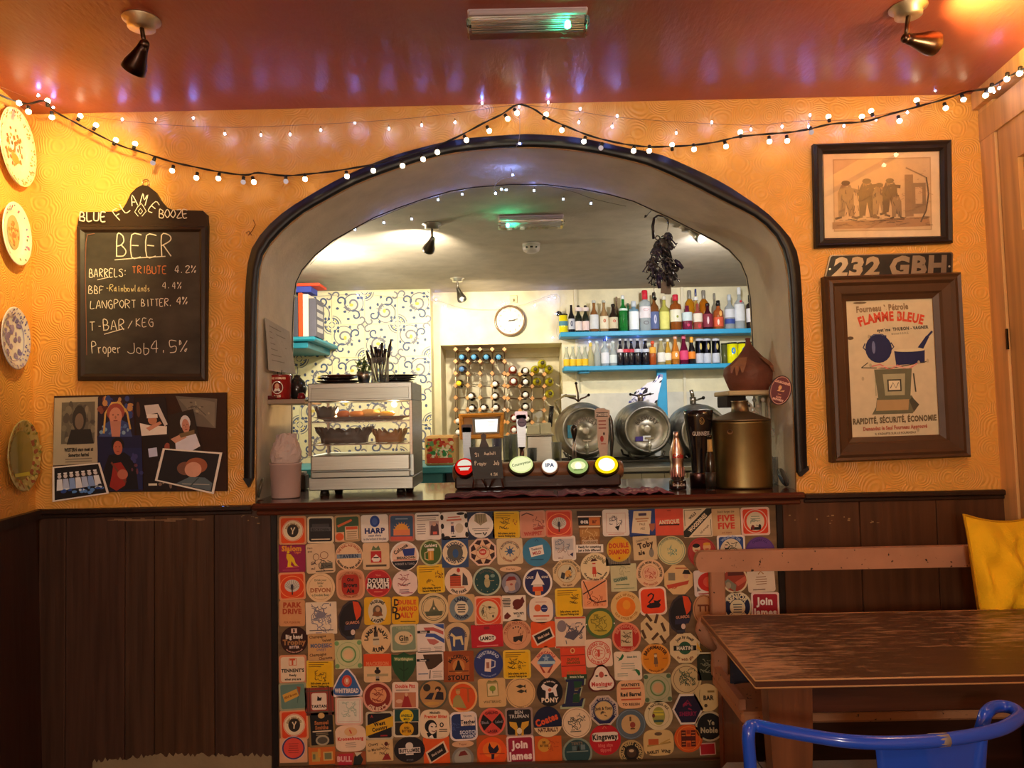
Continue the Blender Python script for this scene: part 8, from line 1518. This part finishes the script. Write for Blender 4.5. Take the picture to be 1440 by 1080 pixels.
# stillage
r=empty('cask_stillage','dark metal stillage frame cradling the three casks','stand',(k2.x,5.2,zq))
m_=None
for yy in (5.08,5.42):
 m_=MB(None,'metal');m_.box(k1.x-.3,k3.x+.3,yy,yy+.03,zq+.0005,zq+.02,'4a4844',.003);m_.build('rail',r)
for k_,rr_ in ((k1,r1),(k2,r2),(k3,r3)):
 for yy in (5.08,5.42):
  zz_=k_.z-rr_*1.12
  for s_ in (-1,1): m_=MB(None,'metal');m_.tube([(k_.x+s_*.05,yy+.015,zq+.02),(k_.x+s_*.11,yy+.015,(zq+k_.z-rr_)/2+.0),(k_.x+s_*rr_*.8,yy+.015,k_.z-rr_*.98)],.008,'56524c',6);m_.build('cradle',r)
# clutter on the steel top: container, glasses
a,b=W(741,615,4.75).x,W(777,615,4.75).x;z1=W(760,613,4.75).z
r=empty('steel_container','rectangular steel container with two cream boxes, left of the casks','container',((a+b)/2,4.85,zq+.0005))
m_=MB(None,'brushed');m_.box(a,b,4.76,4.94,zq+.0005,z1+.0,'b8b4a8',.006);m_.build('pan',r)
m_=MB(None,'brushed');m_.box(a-.01,b+.01,4.75,4.95,z1,z1+.008,'c8c4b8',.003);m_.build('rim',r)
for i,(s0,s1) in enumerate(((.02,.5),(.54,.97))): m_=MB(None,'matt');m_.box(a+(b-a)*s0,a+(b-a)*s1,4.79,4.91,z1+.009,z1+.07+.012*i,'c8c0a0',.004);m_.thing('cream_box','cream box, %s of the two on the steel container'%('left' if i==0 else 'right'),'box','boxes on the steel container')
for i,(px,y0,c_,lb) in enumerate(((662,612,'d0d4cc','clear tumbler at the left end of the steel top'),(714,613,'c8ccc4','clear tumbler left of the purple-badged tap'),(722,611,'d4d8d0','taller clear glass close behind the purple-badged tap'),(748,630,'b8bcb4','short clear glass before the steel container'),(783,622,'d0d0c0','clear glass between container and left cask'),(699,612,'a8a0c8','lilac tinted glass under the orange frame'))):
 p=W(px,640,4.72);hh_=max(.07,W(px,y0,4.72).z-zq);m_=MB(None,'clear');m_.lathe([(.026,0),(.028,.004),(.033,hh_),(.031,hh_),(.026,.008),(1e-5,.008)],c_,(p.x,4.72,zq+.0005),16);m_.thing('glass_tumbler',lb,'glass','glasses on the steel top')
for i,(px,w_,h_,c_,lb) in enumerate(((675,22,.07,'8a8278','grey box of cutlery below the orange frame'),(768,12,.05,'3a342e','small dark tin before the cream boxes'),(792,14,.045,'d8cca8','crumpled cream packet at the foot of the left cask'))):
 p=W(px,640,4.68);w2=w_*M_(4.68)/2;m_=MB(None,'paint');m_.box(p.x-w2,p.x+w2,4.65,4.70,zq+.0005,zq+h_,c_,.006);m_.thing('small_box',lb,'box')
# ---- blue shelf and books at the far left
Yl=4.95;zl=W(428,473,Yl).z;xr_=W(443,480,Yl).x
m_=MB(None,'paint');m_.box(xr_-.42,xr_,Yl,5.60,zl-.03,zl,'2a94ac',.01);m_.box(xr_-.42,xr_-.06,Yl+.04,5.6,zl-.075,zl-.03,'25849a',.004);m_.thing('corner_bookshelf','short turquoise-blue shelf end at the far left of the back room','shelf')
for i,(x0,x1,h_,c_,sp,lb) in enumerate(((443,433,.26,'5c5a68','b8b4b0','dark grey book, rightmost on the turquoise-blue shelf'),(432.5,424.5,.29,'f0e4d0','e89060','cream and orange book, second from the right on the turquoise-blue shelf'),(424,418,.3,'e0501c','f0a060','bright orange book on the turquoise-blue shelf'),(417.5,409,.27,'4a4a58','9a98a8','charcoal book beside the bright orange one'))):
 a,b=W(x1,450,Yl).x,W(x0,450,Yl).x;m_=MB(None,'card');m_.box(a,b,Yl+.02,Yl+.24,zl+.0005,zl+h_,c_,.003)
 m_.T=lambda p,b=b: Vector((b+p[2],Yl+.13+p[0],zl+h_/2+p[1]));m_.w0=.0003
 for k in range(4): m_.rect(0,-h_*.3+k*h_*.2,.15,.03,sp)
 m_.T=None;m_.thing('book',lb,'book','books on the turquoise-blue shelf')
m_=MB(None,'card');a,b=W(409,450,Yl).x,W(436,450,Yl).x;m_.box(a,b,Yl+.03,Yl+.2,zl+.3045,zl+.345,'3848a8',.003);m_.thing('book','blue book lying flat on top of the upright books','book','books on the turquoise-blue shelf')
m_=MB(None,'card');m_.box(a+.03,b+.06,Yl+.02,Yl+.22,zl+.3455,zl+.365,'e04c2c',.003);m_.thing('book','thin red-orange book on the very top of the shelf stack','book','books on the turquoise-blue shelf')
# ---- back room ceiling: spotlights and smoke alarm
def bspot(px,py,joint,head,lb,**k):
 p=WZ(px,py,ZB);return spot(px,py,ZB,lb,W(joint[0],joint[1],p.y),W(head[0],head[1],p.y-.04+k.pop('dy',0)),**k)
bspot(607,315,(608,336),(602,352),'grey ceiling spotlight in front of the bright patch, left in the back room',cup='6a625c',base='a8a098',col2='8a8078',dy=.10)
bspot(643,391,(644,406),(650,422),'small chrome ceiling spotlight above the clock',cup='8a8884',base='f0e8d8',col2='a8a49c')
p=WZ(968,318,ZB);spot(968,318,ZB,'pale ceiling spotlight with a lit face, beside the hanging bunch',W(968,322,p.y),W(987,334,p.y-.06),cup='b0a8a0',base='a8a098',col2='9a9088')
m_=MB(None,'light');c_=W(987.5,334,p.y-.062);d_=(W(987,334,p.y-.06)-W(968,322,p.y)).normalized();m_.lathe([(.03,0),(1e-5,.001)],(6,6,5.6),c_+d_*.004,18,d_);m_.thing('spot_lens','white glowing lens of the pale spotlight by the hanging bunch','lamp')
q_=WZ(747,342,ZB);r=empty('smoke_alarm','round white smoke alarm on the back room ceiling','smoke alarm',q_)
m_=MB(None,'paint');m_.lathe([(.05,-.0005),(.052,-.012),(.047,-.014)],'b8aca0',q_,28);m_.build('base',r)
m_=MB(None,'paint');m_.lathe([(.049,-.014),(.05,-.03),(.045,-.045),(.03,-.055),(1e-5,-.057)],'c8bcb4',q_,28);m_.build('cover',r)
m_=MB(None,'paint')
for a in (-.55,0,.55): m_.box(q_.x+.046*math.sin(a)-.008,q_.x+.046*math.sin(a)+.008,q_.y-.052*math.cos(a),q_.y-.04*math.cos(a),q_.z-.036,q_.z-.027,'2a2420')
m_.build('vents',r)['kind']='stuff'
# ---- hanging bunch on a carabiner
Yh=YA+.03;hk=W(925,298,Yh)
r=empty('hanging_bunch','dark bunch of keys and tags hung by a carabiner from the rim of the arch','bunch of keys',hk)
m_=MB(None,'gloss');m_.tube([W(x,y,Yh) for x,y in ((919,336),(918,318),(920,307),(925,303),(933,304),(939,309),(940,316))],[.006,.007,.006,.004,.004,.004,.003],'2a242c',8);m_.build('carabiner',r)
m_=MB(None,'metal');m_.tube([W(940,316,Yh),W(937,332,Yh)],.0025,'e0dcd8',6);m_.build('gate',r)
m_=MB(None,'paint');m_.tube([W(919,293,Yh),W(909,304,Yh),W(906,306,Yh)],.002,'3a2e2c',5);m_.ball(W(908,304,Yh),.006,'3a2e2c',8);m_.build('hook',r)
rr=random.Random(77)
for i in range(84):
 t=rr.random();x=(932 if t<.45 else (918 if i%2 else 940))+rr.gauss(0,5.5);y=333+58*t;x=min(max(x,908),949)
 q_=W(x,y,Yh+rr.uniform(-.03,.03));nm=rr.choice(['key','tag','key','fob']);k_=rr.choice(['2a2830','3a3840','24222a','4a4650','342c4c','56504e'])
 m_=MB(None,'gloss');an=rr.uniform(-.8,.8);dv=Vector((math.sin(an),rr.uniform(-.2,.2),-math.cos(an)));rv=Vector((math.cos(an),0,math.sin(an)))
 if nm=='key':
  m_.tube([q_+rv*.009*math.cos(a)+dv*.009*math.sin(a) for a in [2*PI*j/8 for j in range(8)]],.003,k_,5,True);m_.tube([q_+dv*.009,q_+dv*.045],.003,k_,5);m_.tube([q_+dv*.04,q_+dv*.04+rv*.008],.0025,k_,4)
 elif nm=='tag': m_.lathe([(1e-5,-.002),(.018,-.002),(.018,.002),(1e-5,.002)],k_,q_,10,Vector((rr.uniform(-.5,.5),-1,rr.uniform(-.4,.4))),sq=1.3)
 else: m_.tube([q_,q_+dv*.02,q_+dv*.05],[.005,.011,.007],k_,7)
 m_.build(nm,r)
for i,(x,y,w_,h_) in enumerate(((933,404,8,17),(939,405,9,18))): m_=MB(PX(Yh+.01*i),'matt');m_.prism(N_([(x-w_/2,y-h_/2+4),(x,y-h_/2-3),(x+w_/2,y-h_/2+4),(x+w_/2,y+h_/2),(x-w_/2,y+h_/2)]),0,.004,'8a8078');m_.build('paper_tag',r)
m_=MB(None,'metal');m_.tube([W(x,y,Yh) for x,y in ((919,395),(920,408),(921,418))],.0015,'8a8684',5);m_.ball(W(921,420,Yh),.008,'4a4848',8);m_.build('chain',r)
# ================================================================ BENCH, TABLE, CHAIR, CUSHIONS
def hexa(mb,pts8,c,**k):   # 4 bottom + 4 top, same winding
 mb.add(pts8,[(0,3,2,1),(4,5,6,7),(0,1,5,4),(1,2,6,5),(2,3,7,6),(3,0,4,7)],c,**k)
pk='b58468'
zse=.50;Yf_,Yr_=2.15,2.47;bxl=W(1001,950,Yr_).x;bxr=1.62
bn=empty('bench','long worn brown-pink painted bench against the panelling, behind the table','bench',((bxl+bxr)/2,2.32,0))
m_=MB(None,'chipped');m_.box(bxl,bxr,Yf_,Yr_,zse-.035,zse,'b88460',.008);m_.build('seat',bn)
zr0,zr1=W(1170,799,Yr_-.02).z,W(1170,770,Yr_-.02).z;xb0=W(976,790,Yr_-.02).x
m_=MB(XZ(Yr_-.03),'chipped');rh=(zr1-zr0)/2;m_.prism([(xb0+rh*.6-rh*.6*math.cos(t),(zr0+zr1)/2+rh*math.sin(t)) for t in [PI/2-PI*i/10 for i in range(11)]]+[(bxr,zr0),(bxr,zr1)],-.015,.015,pk);m_.build('top_rail',bn)
for px in (1005,1620):
 xx=W(min(px,1005),830,Yr_).x if px==1005 else bxr-.06
 m_=MB(None,'chipped');m_.box(xx-.024,xx+.024,Yr_-.045,Yr_-.015+.001,zse-.0,zr0+.004,'ad7c60',.004);m_.build('back_post',bn)
m_=MB(None,'chipped');xx=W(1006,900,Yr_-.1).x;m_.prism([(0,0),(.30,0),(.30,.03),(0,.04)],0,.02,pk,T=lambda p: Vector((bxl-.002+p[2],Yr_-.0-p[0],zse+.0005+p[1])));m_.build('side_rail',bn)
# rounded arm end rising from the back post
m_=MB(None,'chipped');xx=W(988,868,Yr_-.06).x;zt_=W(988,866,Yr_-.06).z;m_.tube([W(1004,912,2.41),W(992,900,2.40),W(987,886,2.39),W(989,875,2.38),W(998,869,2.36)],[.012,.019,.022,.019,.012],pk,12);m_.build('arm_end',bn)
for x_ in (bxl+.012,bxr-.05):
 m_=MB(None,'woodz');m_.box(x_,x_+.035,Yf_+.03,Yf_+.075,0,zse-.035,'6e3e28',.004);m_.build('leg',bn)
 m_=MB(None,'woodz');m_.box(x_,x_+.035,Yr_-.07,Yr_-.02,0,zse-.035,'6a3c26',.004);m_.build('leg',bn)
m_=MB(None,'woodz');m_.box(bxl+.014,bxl+.03,Yf_+.075,Yr_-.07,.06,zse-.035,'5c3422',.003);m_.build('end_panel',bn)
m_=MB(None,'wood');m_.box(bxl+.05,bxr-.05,Yf_+.09,Yf_+.11,zse-.30,zse-.035,'35190f',.003);m_.build('front_apron',bn)
# dark round cushion on the bench
def cushion(name,label,T,sx,sy,sz,c,cat='cushion',seam=None,n=22,pw=3.2,wr=None,seed=1):
 m_=MB(T,'fabric');rr=random.Random(seed);vv=[];ff=[];cc=[]
 for s_ in (1,-1):
  for j in range(n+1):
   for i in range(n+1):
    u,v=-1+2*i/n,-1+2*j/n;b=(max(0,1-abs(u) ** pw)*max(0,1-abs(v) ** pw)) ** .55
    k=1-.07*(1-abs(v) ** 2)*abs(u) ** 6;k2=1-.07*(1-abs(u) ** 2)*abs(v) ** 6
    w_=sum(a*math.sin(fu*u+fv*v+ph) for a,fu,fv,ph in (wr or ()))*b
    vv.append((u*sx*k,v*sy*k2,s_*sz*b+(w_ if s_>0 else 0)))
 N1=(n+1) ** 2
 for s_ in (0,1):
  for j in range(n):
   for i in range(n): a=s_*N1+j*(n+1)+i;f_=(a,a+1,a+n+2,a+n+1);ff.append(f_ if s_==0 else f_[::-1])
 m_.add(vv,ff,c,True);r=None
 ob=m_.build(name);tag(ob,label,cat)
 if seam:
  m2=MB(T,'fabric');rim=[]
  for t in range(4*n):
   q_,e=divmod(t,n);f_=-1+2*e/n;u,v=((f_,-1),(1,f_),(-f_,1),(-1,-f_))[q_];k=1-.07*(1-abs(v) ** 2)*abs(u) ** 6;k2=1-.07*(1-abs(u) ** 2)*abs(v) ** 6;rim.append((u*sx*k,v*sy*k2,0))
  pts=[T(p) for p in rim];m2=MB(None,'fabric');m2.tube(pts,.004,seam,6,True);m2.build('piping',ob)
 return ob
p0=Vector((W(1045,950,2.3).x+.055,2.31,zse+.125));ax=Vector((.25,-.9,.35)).normalized();U_=Vector((1,.3,0)).normalized();V_=ax.cross(U_);
cushion('round_cushion','dark blue-grey cushion on the left end of the bench',lambda p: p0+Vector((p[0],-p[2]*.9+p[1]*.25,p[1])),.10,.095,.05,'2c2e3e',pw=2.2)
# yellow cushion
cY=Vector((W(1362,792,2.26).x+.172,2.26,.735));a_=math.radians(-3);tl=.22
def yT(p): 
 u,v,w_=p;x,z=u*math.cos(a_)-v*math.sin(a_),u*math.sin(a_)+v*math.cos(a_)
 return Vector((cY.x+x*.6,cY.y+.06+z*tl-w_*.95+x*.2,cY.z+z-w_*.2))
z_low=W(1400,866,2.28).z
cushion('yellow_cushion','bright yellow square cushion propped on the bench at the right edge',yT,.235,.275,.075,'f2be14',seam='c89408',wr=((.022,6,5,0),(.016,10,-8,1.2),(.012,5,15,.4),(.006,19,6,2)),pw=2.6)
# table
ztb=.752
A=WZ(986,866,ztb);B_=WZ(1062,957,ztb);
tb=empty('table','long worn dark wooden table with a pale scuffed edge, in front of the bench','table',(1.1,2.0,0))
xr_=1.57;yn,yf=B_.y,A.y
m_=MB(None,'worn');th=.019
pl_=[(A.x,yf),(B_.x,yn),(xr_,yn),(xr_,yf)]
m_.add([(x,y,ztb) for x,y in pl_]+[(x,y,ztb-th) for x,y in pl_],[(0,1,2,3),(7,6,5,4)],'fff')
m_.m='paint'
ed='b88a5a'
m_.add([(x,y,ztb) for x,y in pl_]+[(x,y,ztb-th) for x,y in pl_],[(0,4,5,1),(1,5,6,2),(2,6,7,3),(3,7,4,0)],['7a4c30','4a2818','5a3420','8a5a38']);m_.build('tabletop',tb)
m_=MB(None,'paint');e1=.0022
for z_ in (ztb-e1*.3,ztb-th+e1): m_.tube([(A.x,yf,z_),(B_.x,yn,z_),(xr_,yn,z_)],e1,ed,6)
m_.tube([(A.x,yf,ztb-.001),(xr_,yf,ztb-.001)],.0018,ed,6);m_.build('worn_edging',tb,label='pale scuffed edge line')
m_=MB(None,'wood');m_.box(B_.x+.10,xr_-.08,yn+.07,yn+.095,ztb-th-.085,ztb-th,'4a281a',.003);m_.build('front_apron',tb)
m_=MB(None,'wood');m_.box(B_.x+.10,xr_-.08,yf-.09,yf-.065,ztb-th-.085,ztb-th,'4a281a',.003);m_.build('rear_apron',tb)
for nm,xx,yy in (('leg',B_.x+.045,yn+.055),('leg',B_.x+.17,yf-.12),('leg',xr_-.13,yn+.055),('leg',xr_-.13,yf-.12)):
 m_=MB(None,'woodz');vv=[];secs=[(ztb-th,0,.105),(.60,.004,.098),(.42,.012,.08),(.2,.02,.062),(0,.03,.052)]
 for z_,dx,w_ in secs: vv+=[(xx+dx,yy,z_),(xx+dx+w_,yy,z_),(xx+dx+w_,yy+.05,z_),(xx+dx,yy+.05,z_)]
 ff=[(k*4+i,k*4+(i+1)%4,k*4+4+(i+1)%4,k*4+4+i) for k in range(4) for i in range(4)]+[(3,2,1,0),(16,17,18,19)]
 m_.add(vv,ff,'6e4226');m_.build(nm,tb)
# blue metal armchair seen from behind
bl_='1f4ecb'
ch=empty('metal_chair','bright blue tubular metal armchair with a grey seat pad, back towards the viewer','chair',(W(1245,1050,1.5).x,1.62,0))
P=lambda x,y,Y: W(x,y,Y)
zt_=.722
ring=[(1053,1024),(1058,1021),(1068,1021),(1090,1026),(1130,1033),(1180,1041),(1230,1044.5),(1280,1044),(1330,1040),(1375,1033),(1410,1024),(1430,1012),(1434,1005),(1426,997),(1408,993),(1394,996),(1386,1004)]
pts=[WZ(x,y,zt_) for x,y in smooth(ring,3)]
L0=pts[0];Rr=pts[-1]
left=[Vector((L0.x+.012,L0.y+.01,.0)),Vector((L0.x+.008,L0.y+.004,.35)),Vector((L0.x,L0.y,.66)),Vector((L0.x-.002,L0.y,.70))]
right=[Vector((Rr.x-.008,Rr.y+.004,.69)),Vector((Rr.x-.012,Rr.y+.01,.62)),Vector((Rr.x-.03,Rr.y+.02,.3)),Vector((Rr.x-.035,Rr.y+.02,0))]
m_=MB(None,'gloss');m_.tube(left+pts+right,.0128,bl_,14);m_.build('tube_frame',ch)
# scuffed bare patch on the rail
q_=WZ(1320,1041,zt_);m_=MB(None,'paint');m_.tube([WZ(1308,1041.5,zt_),q_,WZ(1332,1040,zt_)],.0131,'8a8480',10);m_.build('bare_patch',ch,label='worn grey patch where the paint has rubbed off')
m_=MB(None,'gloss')
g0=1232,1380
vv=[];ff=[];nx,nz=12,8
for j in range(nz+1):
 for i in range(nx+1):
  s,t=i/nx,j/nz;x=1232+(1385-1232)*s;y=1044-10*max(0,s-.4) ** 1.3*1.6;p=WZ(x,y,zt_);cx=WZ(1306,1044,zt_).x;k=1-.28*t;vv.append((cx+(p.x-cx)*k,p.y+.002+.03*t,zt_-.004-.25*t))
for j in range(nz):
 for i in range(nx): a=j*(nx+1)+i;ff.append((a,a+1,a+nx+2,a+nx+1))
n1=len(vv);vv+=[(x,y+.004,z) for x,y,z in vv];ff+=[tuple(n1+v for v in f_[::-1]) for f_ in ff]
ff+=[(j*(nx+1)+e,(j+1)*(nx+1)+e,n1+(j+1)*(nx+1)+e,n1+j*(nx+1)+e) for j in range(nz) for e in (0,nx)]
m_.add(vv,ff,bl_,True);m_.build('backrest',ch)
sx0,sx1=L0.x+.03,Rr.x+.06;sy0=min(p.y for p in pts)+.05;sy1=sy0+.40
m_=MB(None,'gloss');m_.box(sx0,sx1,sy0,sy1,.43,.445,bl_,.006);m_.build('seat',ch)
m_=MB(None,'fabric');m_.box(sx0+.01,sx1-.01,sy0+.01,sy1+.01,.4455,.485,'8a8074',.014)
for k in range(4): m_.tube([(sx0+.1+.02*k,sy0+.03,.486),(sx0+.1+.02*k,sy1,.486)],.0015,'4a443e',4)
m_.build('seat_pad',ch)
for x_,y_ in ((sx0+.02,sy0+.02),(sx1-.02,sy0+.02),(sx0+.02,sy1-.02),(sx1-.02,sy1-.02)): m_=MB(None,'gloss');m_.tube([(x_,y_,.43),(x_+(.02 if x_>(sx0+sx1)/2 else-.02),y_+(.02 if y_>sy0+.2 else-.02),0)],.011,bl_,10);m_.build('leg',ch)
# second seat pad glimpsed at the far right under the table
